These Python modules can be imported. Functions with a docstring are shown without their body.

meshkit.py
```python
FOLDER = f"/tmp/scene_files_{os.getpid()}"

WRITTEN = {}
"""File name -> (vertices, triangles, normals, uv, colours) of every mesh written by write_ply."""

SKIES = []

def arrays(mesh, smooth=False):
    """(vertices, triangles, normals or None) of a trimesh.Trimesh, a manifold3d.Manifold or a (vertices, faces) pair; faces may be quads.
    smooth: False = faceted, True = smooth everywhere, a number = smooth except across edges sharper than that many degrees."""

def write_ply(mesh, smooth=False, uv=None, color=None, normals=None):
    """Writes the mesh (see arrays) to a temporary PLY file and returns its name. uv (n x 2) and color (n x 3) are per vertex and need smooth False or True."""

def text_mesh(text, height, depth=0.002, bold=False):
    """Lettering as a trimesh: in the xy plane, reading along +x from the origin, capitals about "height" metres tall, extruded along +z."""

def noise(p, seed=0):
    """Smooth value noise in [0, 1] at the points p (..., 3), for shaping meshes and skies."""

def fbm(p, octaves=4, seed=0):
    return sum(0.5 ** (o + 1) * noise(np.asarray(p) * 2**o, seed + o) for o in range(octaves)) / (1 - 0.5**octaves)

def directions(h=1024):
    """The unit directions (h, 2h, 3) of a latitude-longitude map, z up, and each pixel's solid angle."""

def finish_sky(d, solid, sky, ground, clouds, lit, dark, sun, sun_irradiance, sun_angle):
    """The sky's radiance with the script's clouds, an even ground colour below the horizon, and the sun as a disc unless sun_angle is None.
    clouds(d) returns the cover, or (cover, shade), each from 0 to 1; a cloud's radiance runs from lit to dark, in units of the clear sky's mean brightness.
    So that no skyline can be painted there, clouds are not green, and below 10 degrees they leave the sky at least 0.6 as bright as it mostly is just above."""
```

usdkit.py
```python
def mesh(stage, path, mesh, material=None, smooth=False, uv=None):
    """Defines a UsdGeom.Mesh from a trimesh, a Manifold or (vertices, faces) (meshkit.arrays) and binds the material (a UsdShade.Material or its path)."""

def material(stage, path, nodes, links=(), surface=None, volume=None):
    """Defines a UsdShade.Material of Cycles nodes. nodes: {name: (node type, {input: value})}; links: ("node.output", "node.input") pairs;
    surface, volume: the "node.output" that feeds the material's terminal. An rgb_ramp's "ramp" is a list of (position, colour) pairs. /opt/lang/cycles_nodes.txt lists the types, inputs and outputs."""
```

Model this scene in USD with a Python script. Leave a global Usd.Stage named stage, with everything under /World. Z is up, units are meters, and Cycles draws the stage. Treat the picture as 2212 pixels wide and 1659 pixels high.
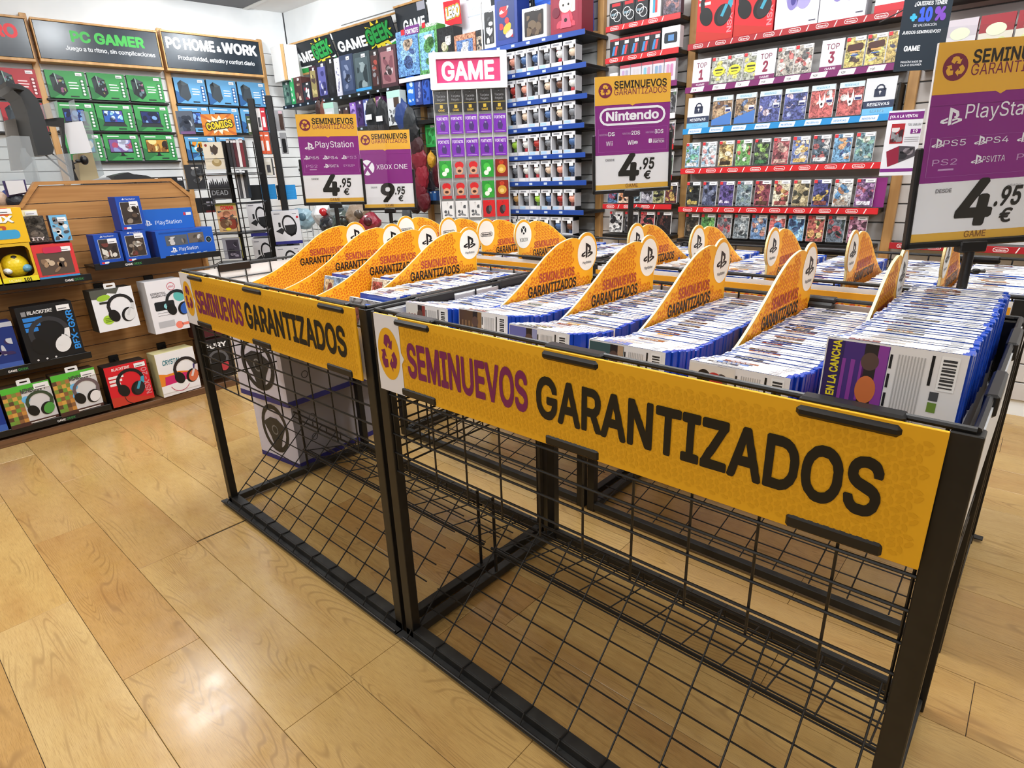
import math, random, re
import numpy as np, trimesh, shapely
from shapely.geometry import Polygon, Point, box as sbox
from shapely import affinity
import manifold3d as m3
import usdkit, meshkit
from pxr import Usd, UsdGeom, UsdLux, UsdShade, Sdf, Gf, Vt
stage = Usd.Stage.CreateInMemory()
UsdGeom.SetStageUpAxis(stage, UsdGeom.Tokens.z); UsdGeom.SetStageMetersPerUnit(stage, 1.0)
W = UsdGeom.Xform.Define(stage, '/World'); stage.SetDefaultPrim(W.GetPrim())
rnd = random.Random(7)
# ---------------------------------------------------------------- camera, light, exposure
CAM = np.array([1.412, -0.945, 1.5]); FPX = 1279.07
CR = np.array([0.7421499, 0.6694704, -0.0319823]); CU = np.array([-0.2007327, 0.2675459, 0.9424042]); CF = np.array([-0.6394684, 0.6929853, -0.3329438])
cam = UsdGeom.Camera.Define(stage, '/World/camera')
cam.AddTransformOp().Set(Gf.Matrix4d(*CR, 0, *CU, 0, *(-CF), 0, *CAM, 1))
cam.CreateHorizontalApertureAttr(36.0); cam.CreateVerticalApertureAttr(27.0); cam.CreateFocalLengthAttr(36 * FPX / 2212)
cam.CreateClippingRangeAttr(Gf.Vec2f(0.05, 60)); cam.CreateExposureAttr(0.75)
ZC = 3.4
dome = UsdLux.DomeLight.Define(stage, '/World/room_ambience'); dome.CreateIntensityAttr(0.02); dome.CreateColorAttr(Gf.Vec3f(.9, .95, 1))
LN = [0]
def panel_light(x, y, w, d, watt, col=(.97, .985, 1.)):
    LN[0] += 1
    l = UsdLux.RectLight.Define(stage, '/World/ceiling_light_panel' + (f'_{LN[0]-1:03d}' if LN[0] > 1 else ''))
    l.CreateWidthAttr(w); l.CreateHeightAttr(d); l.CreateIntensityAttr(watt / (w * d)); l.CreateColorAttr(Gf.Vec3f(*col)); l.AddTranslateOp().Set(Gf.Vec3d(x, y, ZC - .012))
LAMPS = [(-4.0, .3, .5, 5), (-5.35, 1.95, .4, 3), (-2.6, 2.1, .6, 5), (-.9, 1.0, .7, 8), (.6, 1.0, .7, 8), (1.9, 2.2, .6, 5), (3.7, 1.0, .6, 5), (-2.4, -.3, .6, 6), (.0, -.2, .5, 3.5), (2.5, -.4, .6, 4), (-4.1, -1.9, .6, 3), (-.8, -2.2, .6, 2.5)]
for x, y, s_, w_ in LAMPS: panel_light(x, y, s_, s_, w_)
def wall_spot(x, y, z, tx, ty, tz, watt):
    "track spotlight panel near the ceiling, turned to the wall displays"
    LN[0] += 1; l = UsdLux.RectLight.Define(stage, f'/World/ceiling_light_panel_{LN[0]-1:03d}'); l.CreateWidthAttr(.35); l.CreateHeightAttr(.2); l.CreateIntensityAttr(watt / .07); l.CreateColorAttr(Gf.Vec3f(.93, .97, 1.))
    d = np.array([tx - x, ty - y, tz - z]); d /= np.linalg.norm(d); r = np.cross(d, (0, 0, 1.)); r /= np.linalg.norm(r); u = np.cross(r, d)
    l.AddTransformOp().Set(Gf.Matrix4d(*r, 0, *u, 0, *(-d), 0, x, y, z, 1))
for a_ in ((-4.3, .9, 3.25, -6.2, 1.2, 2.7, 2.6), (-4.5, 2.3, 3.25, -5.9, 2.9, 2.8, 2.2), (-3.2, 2.0, 3.25, -3.8, 3.4, 2.4, 2.4), (-1.4, 2.0, 3.25, -1.4, 3.4, 2.1, 2.2), (.6, 2.0, 3.25, .4, 3.5, 1.9, 2.2), (3.4, -2.6, 2.9, .6, .3, 1.1, 3.2), (.6, -3.3, 2.9, -.6, .2, 1.1, 3.2), (-1.6, -2.6, 2.9, -3.4, .3, .8, 2.5)): wall_spot(*a_)
# ---------------------------------------------------------------- picture geometry: a pixel of the photograph to a point on a plane of the room
def ray(x, y): return (x - 1106) / FPX * CR - (y - 829.5) / FPX * CU + CF
def on(x, y, ax, v):
    d = ray(x, y); return CAM + d * (v - CAM[ax]) / d[ax]
class Frame:
    "a wall or rack: u to the viewer's right, w into the wall, v up"
    def __init__(s, x, y, deg, z=0): s.o = np.array([x, y]); s.deg = deg; a = math.radians(deg); s.u = np.array([math.cos(a), math.sin(a)]); s.n = np.array([-s.u[1], s.u[0]]); s.z = z
    def at(s, px, py, w=0):
        d = ray(px, py); n3 = np.array([*s.n, 0]); o3 = np.array([*(s.o + s.n * w), 0]); P = CAM + d * ((o3 - CAM) @ n3) / (d @ n3)
        return (P[:2] - s.o) @ s.u, P[2]
    def p(s, u, w, v): q = s.o + s.u * u + s.n * w; return (q[0], q[1], v)
NW = Frame(-5.991, 3.279, 2.55); LW = Frame(-5.991, 3.279, 83.0); BIN = Frame(0, 0, 0)
# ---------------------------------------------------------------- prims
used = {}
def numbered(path):
    k = used.get(path, 0); used[path] = k + 1
    return path if k == 0 else f'{path}_{k:03d}'
def tag(prim, label=None, cat=None, group=None, kind=None):
    for k, v in (('label', label), ('category', cat), ('group', group), ('kind', kind)):
        if v: prim.SetCustomDataByKey(k, v)
    return prim
def xf(prim_or_x, loc, rz=0, rx=0, ry_=0):
    x = UsdGeom.Xformable(prim_or_x); x.ClearXformOpOrder()
    x.AddTranslateOp().Set(Gf.Vec3d(*[float(a) for a in loc]))
    if rz: x.AddRotateZOp().Set(float(rz))
    if ry_: x.AddRotateYOp().Set(float(ry_))
    if rx: x.AddRotateXOp().Set(float(rx))
def thing(name, label, cat, loc=(0, 0, 0), rz=0, group=None, rx=0, ry_=0, kind=None):
    x = UsdGeom.Xform.Define(stage, numbered('/World/' + name)); xf(x, loc, rz, rx, ry_); return tag(x.GetPrim(), label, cat, group, kind)
def pth(parent): return str(parent.GetPath()) if parent is not None else '/World'
def part(name, mb, mat, parent, smooth=False, label=None, kind=None):
    "one Mesh prim under parent"
    path = numbered(pth(parent) + '/' + name)
    if isinstance(mb, MB): v, f, c = mb.arrays()
    else: v, f, _ = meshkit.arrays(mb); c = None
    if smooth is not False:
        m = usdkit.mesh(stage, path, (v, f), MAT[mat], smooth=smooth)
    else:
        m = usdkit.mesh(stage, path, (v, f), MAT[mat])
        if c is not None: UsdGeom.PrimvarsAPI(m).CreatePrimvar('Cd', Sdf.ValueTypeNames.Color3fArray, 'vertex').Set(Vt.Vec3fArray.FromNumpy(np.asarray(c, np.float32)))
    return tag(m.GetPrim(), label, None, None, kind)
def lone(name, mb, mat, label, cat, loc=(0, 0, 0), rz=0, group=None, smooth=False, kind=None, rx=0):
    p = part(name, mb, mat, None, smooth); xf(p, loc, rz, rx); return tag(p, label, cat, group, kind)
def dup(src, loc, rz=0, label=None, group=None, rx=0, ry_=0, name=None):
    was = src.GetCustomData(); base = name or re.sub(r'_\d{3}$', '', src.GetName())
    x = UsdGeom.Xform.Define(stage, numbered('/World/' + base)); p = x.GetPrim()
    p.GetReferences().AddInternalReference(src.GetPath()); p.SetInstanceable(True); xf(x, loc, rz, rx, ry_)
    return tag(p, label or was['label'], was['category'], group or was.get('group'))
# ---------------------------------------------------------------- colours and meshes
def lin(h):
    "#rrggbb as linear rgb"
    if not isinstance(h, str): return tuple(h)
    h = h.lstrip('#'); h = h if len(h) == 6 else ''.join(q * 2 for q in h); v = [int(h[i:i + 2], 16) / 255 for i in (0, 2, 4)]
    return tuple(a / 12.92 if a <= .04045 else ((a + .055) / 1.055) ** 2.4 for a in v)
FACES = np.array([[0, 3, 2, 1], [4, 5, 6, 7], [0, 1, 5, 4], [1, 2, 6, 5], [2, 3, 7, 6], [3, 0, 4, 7]])
class MB:
    "collects shapes (with colours) for one mesh"
    def __init__(s): s.v = []; s.f = []; s.c = []; s.n = 0
    def add(s, v, f, col=(1, 1, 1)):
        v = np.asarray(v, float); f = np.asarray(f, int)
        if len(f) == 0: return s
        if f.shape[1] == 4: f = np.vstack([f[:, [0, 1, 2]], f[:, [0, 2, 3]]])
        s.v.append(v); s.f.append(f + s.n); s.c.append(np.tile(lin(col), (len(v), 1))); s.n += len(v); return s
    def mesh(s, m, col=(1, 1, 1)): return s.add(m.vertices, m.faces, col)
    def box(s, a, b, col=(1, 1, 1)):
        x0, y0, z0 = a; x1, y1, z1 = b
        return s.add([(x0, y0, z0), (x1, y0, z0), (x1, y1, z0), (x0, y1, z0), (x0, y0, z1), (x1, y0, z1), (x1, y1, z1), (x0, y1, z1)], FACES, col)
    def cbox(s, a, b, ch=.002, col=(1, 1, 1)):
        "box with chamfered edges"
        a = np.array(a, float); b = np.array(b, float); ch = min(ch, .45 * float((b - a).min())); pts = []
        for i in range(3):
            lo, hi = a + ch, b - ch; lo[i], hi[i] = a[i], b[i]
            pts += [(x, y, z) for x in (lo[0], hi[0]) for y in (lo[1], hi[1]) for z in (lo[2], hi[2])]
        m = m3.Manifold.hull_points(np.array(pts)).to_mesh(); return s.add(m.vert_properties[:, :3], m.tri_verts, col)
    def rod(s, p, q, r=.003, n=6, col=(1, 1, 1)):
        p, q = np.array(p, float), np.array(q, float); t = q - p; t /= np.linalg.norm(t); a = np.cross(t, (0, 0, 1.) if abs(t[2]) < .9 else (1., 0, 0)); a /= np.linalg.norm(a); b = np.cross(t, a)
        ang = np.arange(n) * 2 * np.pi / n; ring = r * (np.cos(ang)[:, None] * a + np.sin(ang)[:, None] * b); v = np.vstack([p + ring, q + ring]); i = np.arange(n); j = (i + 1) % n
        s.add(v, np.stack([i, j, j + n, i + n], 1), col); s.add(np.vstack([p + ring, q + ring]), np.vstack([[[0, k + 1, k] for k in range(1, n - 1)], [[n, n + k, n + k + 1] for k in range(1, n - 1)]]), col); return s
    def path(s, pts, r=.003, n=6, col=(1, 1, 1)):
        for p, q in zip(pts[:-1], pts[1:]): s.rod(p, q, r, n, col)
        return s
    def lathe(s, prof, n=20, c=(0, 0, 0), col=(1, 1, 1)):
        v = [(c[0] + r * math.cos(k * 2 * math.pi / n), c[1] + r * math.sin(k * 2 * math.pi / n), c[2] + z) for r, z in prof for k in range(n)]
        f = [[i * n + k, i * n + (k + 1) % n, (i + 1) * n + (k + 1) % n, (i + 1) * n + k] for i in range(len(prof) - 1) for k in range(n)]
        return s.add(v, f, col)
    def prism(s, poly, y0, y1, col=(1, 1, 1)):
        "an outline in x,z given thickness from y0 to y1"
        m = extr(poly, y1 - y0); v = m.vertices; return s.add(np.stack([v[:, 0], y1 - v[:, 2], v[:, 1]], 1), m.faces, col)
    def blob(s, c, r, col=(1, 1, 1), k=1):
        m = ICO[k]; return s.add(m.vertices * np.array(r) + np.array(c), m.faces, col)
    def arrays(s): return np.vstack(s.v), np.vstack(s.f), np.vstack(s.c)
ICO = {k: trimesh.creation.icosphere(k, 1.0) for k in (0, 1, 2)}
def extr(poly, h):
    ps = [g for g in getattr(poly, 'geoms', [poly]) if g.geom_type == 'Polygon' and g.area > 1e-9]
    return trimesh.util.concatenate([trimesh.creation.extrude_polygon(g, h, engine='earcut') for g in ps])
def tris(poly):
    V, F, n = [], [], 0
    for g in getattr(poly, 'geoms', [poly]):
        if g.geom_type != 'Polygon' or g.area < 1e-10: continue
        v, f = trimesh.creation.triangulate_polygon(g, engine='earcut'); V.append(v); F.append(np.asarray(f) + n); n += len(v)
    return (np.vstack(V), np.vstack(F)) if V else (np.zeros((0, 2)), np.zeros((0, 3), int))
TXT = {}
def glyphs(text, bold=0.0):
    "lettering as a 2-D outline, capitals 1 high, x from 0"
    key = (text, bold)
    if key not in TXT:
        m = meshkit.text_mesh(text, 1.0, .05, bold=bold > 0); top = m.triangles[(m.face_normals[:, 2] > .5)]
        g = shapely.union_all([Polygon(t[:, :2]) for t in top])
        if bold > 1: g = g.buffer((bold - 1) * .1, quad_segs=3)
        g = g.simplify(.012); b = g.bounds; TXT[key] = affinity.translate(g, -b[0], 0)
    return TXT[key]
def letters(text, x, y, w=None, h=None, bold=1, skew=0, align='l'):
    g = glyphs(text, bold); b = g.bounds; sy = h; sx = (w / b[2]) if w else h
    if h is None: sy = sx
    g = affinity.affine_transform(g, [sx, sy * math.tan(math.radians(skew)), 0, sy, 0, 0])
    if align == 'c': x = x - (g.bounds[2] + g.bounds[0]) / 2
    if align == 'r': x = x - g.bounds[2]
    return affinity.translate(g, x, y)
def ell(cx, cy, rx, ry=None, q=6): return affinity.scale(Point(cx, cy).buffer(1, quad_segs=q), rx, ry or rx, origin=(cx, cy))
def arc(cx, cy, r0, r1, a0, a1, n=6):
    a = np.radians(np.linspace(a0, a1, n)); return Polygon([(cx + r1 * math.cos(t), cy + r1 * math.sin(t)) for t in a] + [(cx + r0 * math.cos(t), cy + r0 * math.sin(t)) for t in a[::-1]])
def rrect(x0, y0, x1, y1, r): return sbox(x0 + r, y0 + r, x1 - r, y1 - r).buffer(r, quad_segs=3)
class Art:
    "flat print of coloured shapes on the face y=y0 (seen from -y), x right, z up"
    def __init__(s, y0=0., eps=.0005): s.L = []; s.y0 = y0; s.eps = eps
    def put(s, poly, col, layer=None):
        s.L.append((poly, col, len(s.L) if layer is None else layer)); return s
    def rect(s, x0, y0, x1, y1, col, layer=None): return s.put(sbox(min(x0, x1), min(y0, y1), max(x0, x1), max(y0, y1)), col, layer)
    def text(s, t, x, y, col, w=None, h=None, bold=1, skew=0, align='l', layer=None): return s.put(letters(t, x, y, w, h, bold, skew, align), col, layer)
    def into(s, mb, dx=0, dz=0):
        for poly, col, k in s.L:
            if poly.is_empty: continue
            v, f = tris(poly)
            if len(f): mb.add(np.stack([v[:, 0] + dx, np.full(len(v), s.y0 - s.eps * (k + 1)), v[:, 1] + dz], 1), f[:, ::-1] if False else f, col)
        return mb
    def mb(s): return s.into(MB())
# ---------------------------------------------------------------- materials
MAT = {}
def mat(name, nodes, links=(), surface='p.BSDF'): MAT[name] = usdkit.material(stage, '/World/Looks/' + name, nodes, links, surface=surface)
def plain(name, col, rough=.5, metal=0., spec=.5, coat=0.): mat(name, {'p': ('principled_bsdf', {'base_color': lin(col), 'roughness': rough, 'metallic': metal, 'specular_ior_level': spec, 'coat_weight': coat})})
for nm, ro, sp, co in (('print', .45, .4, 0.), ('gloss_print', .22, .5, .3), ('plastic', .3, .5, 0.)):
    mat(nm, {'a': ('attribute', {'attribute': 'Cd'}), 'p': ('principled_bsdf', {'roughness': ro, 'specular_ior_level': sp, 'coat_weight': co})}, [('a.color', 'p.base_color')])
# printed artwork: painted blotches of several hues around the print's own colour
mat('art_print', {'a': ('attribute', {'attribute': 'Cd'}), 'g': ('geometry', {}), 'n': ('noise_texture', {'scale': 55., 'detail': 4., 'roughness': .62, 'distortion': 1.}),
    'r': ('rgb_ramp', {'ramp': [(.0, (.08, .08, .09)), (.40, (.3, .29, .3)), (.48, (.8, .79, .78)), (.56, (1.1, 1.08, 1.06)), (.64, (1.5, 1.48, 1.46)), (1., (1.8, 1.78, 1.75))]}),
    'm': ('mix', {'mix_type': 'multiply', 'fac': 1.}), 'h': ('hsv', {'saturation': .82, 'value': .95}), 'p': ('principled_bsdf', {'roughness': .3, 'specular_ior_level': .5})},
    [('g.position', 'n.vector'), ('n.fac', 'r.fac'), ('a.color', 'm.color1'), ('r.color', 'm.color2'), ('m.color', 'h.color'), ('h.color', 'p.base_color')])
def two_tone(name, c1, c2, scale, rough, bump=0., vec=(1, 1, 1), lo=.35, hi=.65, detail=3., metal=0.):
    n = {'g': ('geometry', {}), 'mp': ('mapping', {'scale': vec}), 'n': ('noise_texture', {'scale': scale, 'detail': detail}), 'r': ('rgb_ramp', {'ramp': [(lo, lin(c1)), (hi, lin(c2))]}), 'p': ('principled_bsdf', {'roughness': rough, 'metallic': metal})}
    l = [('g.position', 'mp.vector'), ('mp.vector', 'n.vector'), ('n.fac', 'r.fac'), ('r.color', 'p.base_color')]
    if bump: n['b'] = ('bump', {'strength': bump, 'distance': .002}); l += [('n.fac', 'b.height'), ('b.normal', 'p.normal')]
    mat(name, n, l)
two_tone('white_wall', '#e8ecee', '#f1f4f5', 3., .6)
two_tone('side_wall', '#8b8884', '#96938f', 3., .7)
two_tone('ceiling_paint', '#eceded', '#f3f4f4', 2., .8)
two_tone('slat_white', '#e4e6e6', '#eceeee', 6., .4)
two_tone('slat_grey', '#c9c4c1', '#d2cecb', 6., .45)
two_tone('black_metal', '#121110', '#1c1a18', 30., .42, .15)
two_tone('black_steel_bar', '#171615', '#2b2b29', 18., .5, .2, lo=.3, hi=.75)
plain('black_plastic', '#111112', .38)
plain('dark_plastic', '#232628', .45)
plain('white_plastic', '#e6e7e6', .35)
plain('grey_metal', '#8d9092', .35, .8)
plain('blue_strip', '#1f3f86', .35)
plain('white_card', '#e9eaea', .55)
plain('groove_dark', '#6f7070', .7)
plain('case_blue', '#1c49b4', .25)
plain('shadow_black', '#0c0c0d', .6)
two_tone('oak_trim', '#b98a52', '#cfa268', 9., .45, .1, (2, 2, .25))
two_tone('counter_wood', '#a87642', '#bd8b53', 14., .4, .1, (1, .12, 3.))
two_tone('counter_wood_dark', '#5d4029', '#7a563a', 14., .45, .1, (1, .12, 3.))
two_tone('navy_header', '#1a2530', '#22303c', 4., .25)
mat('acrylic', {'t': ('transparent_bsdf', {'color': (.97, .98, .985)}), 'g': ('glossy_bsdf', {'roughness': .04, 'color': (1, 1, 1)}), 'm': ('mix_closure', {'fac': .035})}, [('t.BSDF', 'm.closure1'), ('g.BSDF', 'm.closure2')], 'm.closure')
mat('cloudy_acrylic', {'t': ('transparent_bsdf', {'color': (.86, .89, .9)}), 'g': ('principled_bsdf', {'roughness': .2, 'base_color': (.5, .53, .55)}), 'm': ('mix_closure', {'fac': .3})}, [('t.BSDF', 'm.closure1'), ('g.BSDF', 'm.closure2')], 'm.closure')
mat('lamp', {'e': ('emission', {'color': (1, .98, .95), 'strength': 6.})}, [], 'e.emission')
# laminate floor: warm oak, fine straight grain with patches of cathedral rings, tone per plank
def wood_floor(name, base, dark, seed):
    mat(name, {'g': ('geometry', {}), 'mp': ('mapping', {'scale': (.5, 4.2, 1.), 'location': (seed * 3.7, seed * 1.3, 0)}), 'mf': ('mapping', {'scale': (3.4, 120., 1.), 'location': (seed * 2.1, 0, 0)}), 'mb': ('mapping', {'scale': (1.1, 4., 1.), 'location': (seed * 5.1, seed, 0)}),
        'n0': ('noise_texture', {'scale': 1.5, 'detail': 1.6, 'roughness': .4, 'distortion': .35}), 'ms': ('math', {'math_type': 'multiply', 'value2': 210.}), 'sn': ('math', {'math_type': 'sine'}), 'rg': ('map_range', {'from_min': .35, 'from_max': 1., 'to_min': 0., 'to_max': .42, 'clamp': True}),
        'nm': ('noise_texture', {'scale': 2.2, 'detail': 2.}), 'mk': ('map_range', {'from_min': .47, 'from_max': .60, 'to_min': .08, 'to_max': 1., 'clamp': True}), 'mu': ('math', {'math_type': 'multiply'}),
        'nf': ('noise_texture', {'scale': 5., 'detail': 4., 'roughness': .7}), 'fr': ('map_range', {'from_min': .47, 'from_max': .74, 'to_min': 0., 'to_max': .6, 'clamp': True}), 'mx': ('math', {'math_type': 'maximum'}),
        'vk': ('voronoi_texture', {'scale': 2.6}), 'kn': ('map_range', {'from_min': .0, 'from_max': .055, 'to_min': .9, 'to_max': 0., 'clamp': True}), 'mk2': ('math', {'math_type': 'maximum'}),
        'nb': ('noise_texture', {'scale': 1.5, 'detail': 5., 'roughness': .6}), 'cb': ('rgb_ramp', {'ramp': [(.3, lin(base)), (.55, tuple(a * b for a, b in zip(lin(base), (.92, .88, .83)))), (.72, tuple(a * b for a, b in zip(lin(base), (.80, .70, .62))))]}), 'm': ('mix', {'color2': lin(dark)}),
        'p': ('principled_bsdf', {'specular_ior_level': .5}), 'nr': ('noise_texture', {'scale': 9., 'detail': 3.}), 'rr': ('map_range', {'from_min': .3, 'from_max': .7, 'to_min': .15, 'to_max': .27})},
        [('g.position', 'mp.vector'), ('g.position', 'mf.vector'), ('g.position', 'mb.vector'), ('mp.vector', 'n0.vector'), ('n0.fac', 'ms.value1'), ('ms.value', 'sn.value1'), ('sn.value', 'rg.value'), ('mb.vector', 'nm.vector'), ('nm.fac', 'mk.value'), ('rg.result', 'mu.value1'), ('mk.result', 'mu.value2'),
         ('mf.vector', 'nf.vector'), ('nf.fac', 'fr.value'), ('mu.value', 'mx.value1'), ('fr.result', 'mx.value2'), ('mb.vector', 'vk.vector'), ('vk.distance', 'kn.value'), ('mx.value', 'mk2.value1'), ('kn.result', 'mk2.value2'), ('mb.vector', 'nb.vector'), ('nb.fac', 'cb.fac'), ('cb.color', 'm.color1'), ('mk2.value', 'm.fac'), ('m.color', 'p.base_color'), ('g.position', 'nr.vector'), ('nr.fac', 'rr.value'), ('rr.result', 'p.roughness')])
for k, (b, d) in enumerate((('#cba96b', '#7c5a34'), ('#c39f63', '#735030'), ('#cfb077', '#826039'), ('#bf975b', '#6c4a2b'))): wood_floor(f'oak_plank_{"abcd"[k]}', b, d, k + 1)
# ================================================================ THE ROOM
def setting(name, mb=None, m=None, label=None):
    if mb is None: p = UsdGeom.Xform.Define(stage, numbered('/World/' + name)).GetPrim()
    else: p = part(name, mb, m, None)
    return tag(p, label, None, None, 'structure')
fl = setting('floor', label='oak laminate plank floor of the shop')
part('underlay', MB().box((-7.6, -4.2, -.03), (5.2, 4.2, -.0045)), 'shadow_black', fl)
a8 = math.radians(.8); ca, sa = math.cos(a8), math.sin(a8); PW, PL = .2425, 1.19
ends = {-1: .02, -2: -.56, -3: .03, 0: .0}
for row in range(-16, 17):
    y0 = -.225 + PW * row + .0007; y1 = y0 + PW - .0014
    ph = ends.get(row, rnd.random() * PL)
    if row == 0: xs = [-7.14, -5.95, -4.76, -3.57, -2.38, -1.19, -.0, .595, 1.785, 2.975, 4.165, 5.3]
    else: xs = [ph + PL * i for i in range(-7, 6)]
    for i, (xa, xb) in enumerate(zip(xs[:-1], xs[1:])):
        xa, xb = max(xa, -7.55), min(xb, 5.15)
        if xb - xa < .05 or (xb < -5.5 and y1 < -1): continue
        g0 = .011 if (row == 0 and abs(xa + 1.19) < .01) else .0008
        zt = rnd.uniform(-.0006, 0)
        pts = [(xa + g0, y0), (xb - .0008, y0), (xb - .0008, y1), (xa + g0, y1)]; b = .0012
        top = [(xa + g0 + b, y0 + b), (xb - .0008 - b, y0 + b), (xb - .0008 - b, y1 - b), (xa + g0 + b, y1 - b)]
        R = lambda q, z: (q[0] * ca - (q[1] + .225) * sa, q[0] * sa + (q[1] + .225) * ca - .225, z)
        v = [R(q, -.0045) for q in pts] + [R(q, zt - .0009) for q in pts] + [R(q, zt) for q in top]
        f = [[4, 5, 9, 8], [5, 6, 10, 9], [6, 7, 11, 10], [7, 4, 8, 11], [8, 9, 10, 11], [0, 1, 5, 4], [1, 2, 6, 5], [2, 3, 7, 6], [3, 0, 4, 7]]
        part('plank', MB().add(v, f), 'oak_plank_' + rnd.choice('aabbbcd' if row != 0 else 'aac'), fl)
ce = setting('ceiling', MB().box((-7.6, -4.2, ZC), (5.2, 4.2, ZC + .05)), 'ceiling_paint', 'plain white ceiling above the shop')
P0 = on(545, 2, 2, ZC)
g = thing('ceiling_grille', 'dark recessed panel in a white frame on the ceiling near the corner', 'ceiling panel', (P0[0] - .23, P0[1] - .37, ZC))
part('frame', MB().box((-.45, -.45, -.02), (.45, -.40, .0)).box((-.45, .40, -.02), (.45, .45, 0)).box((-.45, -.4, -.02), (-.4, .4, 0)).box((.4, -.4, -.02), (.45, .4, 0)), 'white_plastic', g)
part('dark_panel', MB().box((-.4, -.4, -.012), (.4, .4, -.004), '#4b4a50'), 'print', g)
def wall(name, fr, u0, u1, label, slats=None, mt='white_wall', slat_mat='slat_white'):
    w = UsdGeom.Xform.Define(stage, '/World/' + name); xf(w, (fr.o[0], fr.o[1], 0), fr.deg); p = tag(w.GetPrim(), label, None, None, 'structure')
    part('plaster', MB().box((u0, .012, 0), (u1, .14, ZC)), mt, p)
    for (a, b, z0, z1, m) in (slats or []):
        part('slat_backing', MB().box((a, .006, z0), (b, .0119, z1)), 'groove_dark', p)
        z = z0
        while z < z1 - .01:
            part('slat', MB().cbox((a, -.006, z + .004), (b, .0061, min(z + .111, z1)), .002), m, p); z += .115
    return p
wl = wall('wall_left', LW, -7.4, .0, 'white left wall with slatwall boards behind the computer boxes', [(-3.7, -.01, .3, 2.95, 'slat_white')])
wb = wall('wall_back', NW, .0, 11.2, 'back wall clad in slatwall boards behind the shelves', [(.02, 1.1, .1, 3.0, 'slat_white'), (1.1, 4.43, .1, 3.1, 'slat_white'), (4.43, 6.55, .1, 3.1, 'slat_grey'), (6.6, 8.0, .1, 3.1, 'slat_grey')])
RWf = Frame(5.1, 3.9, -90); wall('wall_right', RWf, -.4, 8.1, 'grey side wall on the right, out of view', mt='side_wall')
FWf = Frame(5.2, -4.1, 180); wall('wall_front', FWf, -.2, 13, 'grey wall behind the viewer, out of view', mt='side_wall')
# oak uprights between the bays
for k, (fr, u, z1) in enumerate(((NW, 2.35, 3.3), (NW, 3.27, 3.35), (NW, 4.432, 3.35), (NW, 5.19, 3.35), (NW, 6.575, 3.35), (LW, -2.535, 3.08), (LW, -1.388, 3.08), (LW, -.345, 3.08), (LW, -3.6, 3.08))):
    t = part('trim', MB().cbox((-.028, -.055, .0), (.028, -.0065, z1), .004), 'oak_trim', None); xf(t, fr.p(u, 0, 0), fr.deg); tag(t, ['oak upright post between wall bays'][0], None, None, 'structure')
# white corner box high between the two walls
P = NW.p(.40, -.22, 2.60)
c = thing('corner_casing', 'white five-sided casing with a wood edge strip high in the corner', 'casing', P, 38)
O_ = [(-.24, .06), (-.23, .0), (-.02, -.17), (.115, -.09), (.10, .06)]
part('shell', MB().add([(x, y, z) for z in (0, .36) for x, y in O_], [[0, 1, 6, 5], [1, 2, 7, 6], [2, 3, 8, 7], [3, 4, 9, 8]]).add([(x, y, 0) for x, y in O_], [[0, 1, 2], [0, 2, 3], [0, 3, 4]]).add([(x, y, .36) for x, y in O_], [[0, 1, 2], [0, 2, 3], [0, 3, 4]]), 'white_plastic', c)
part('wood_strip', MB().box((-.037, -.176, 0), (-.003, -.160, .36)), 'oak_trim', c)
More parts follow.
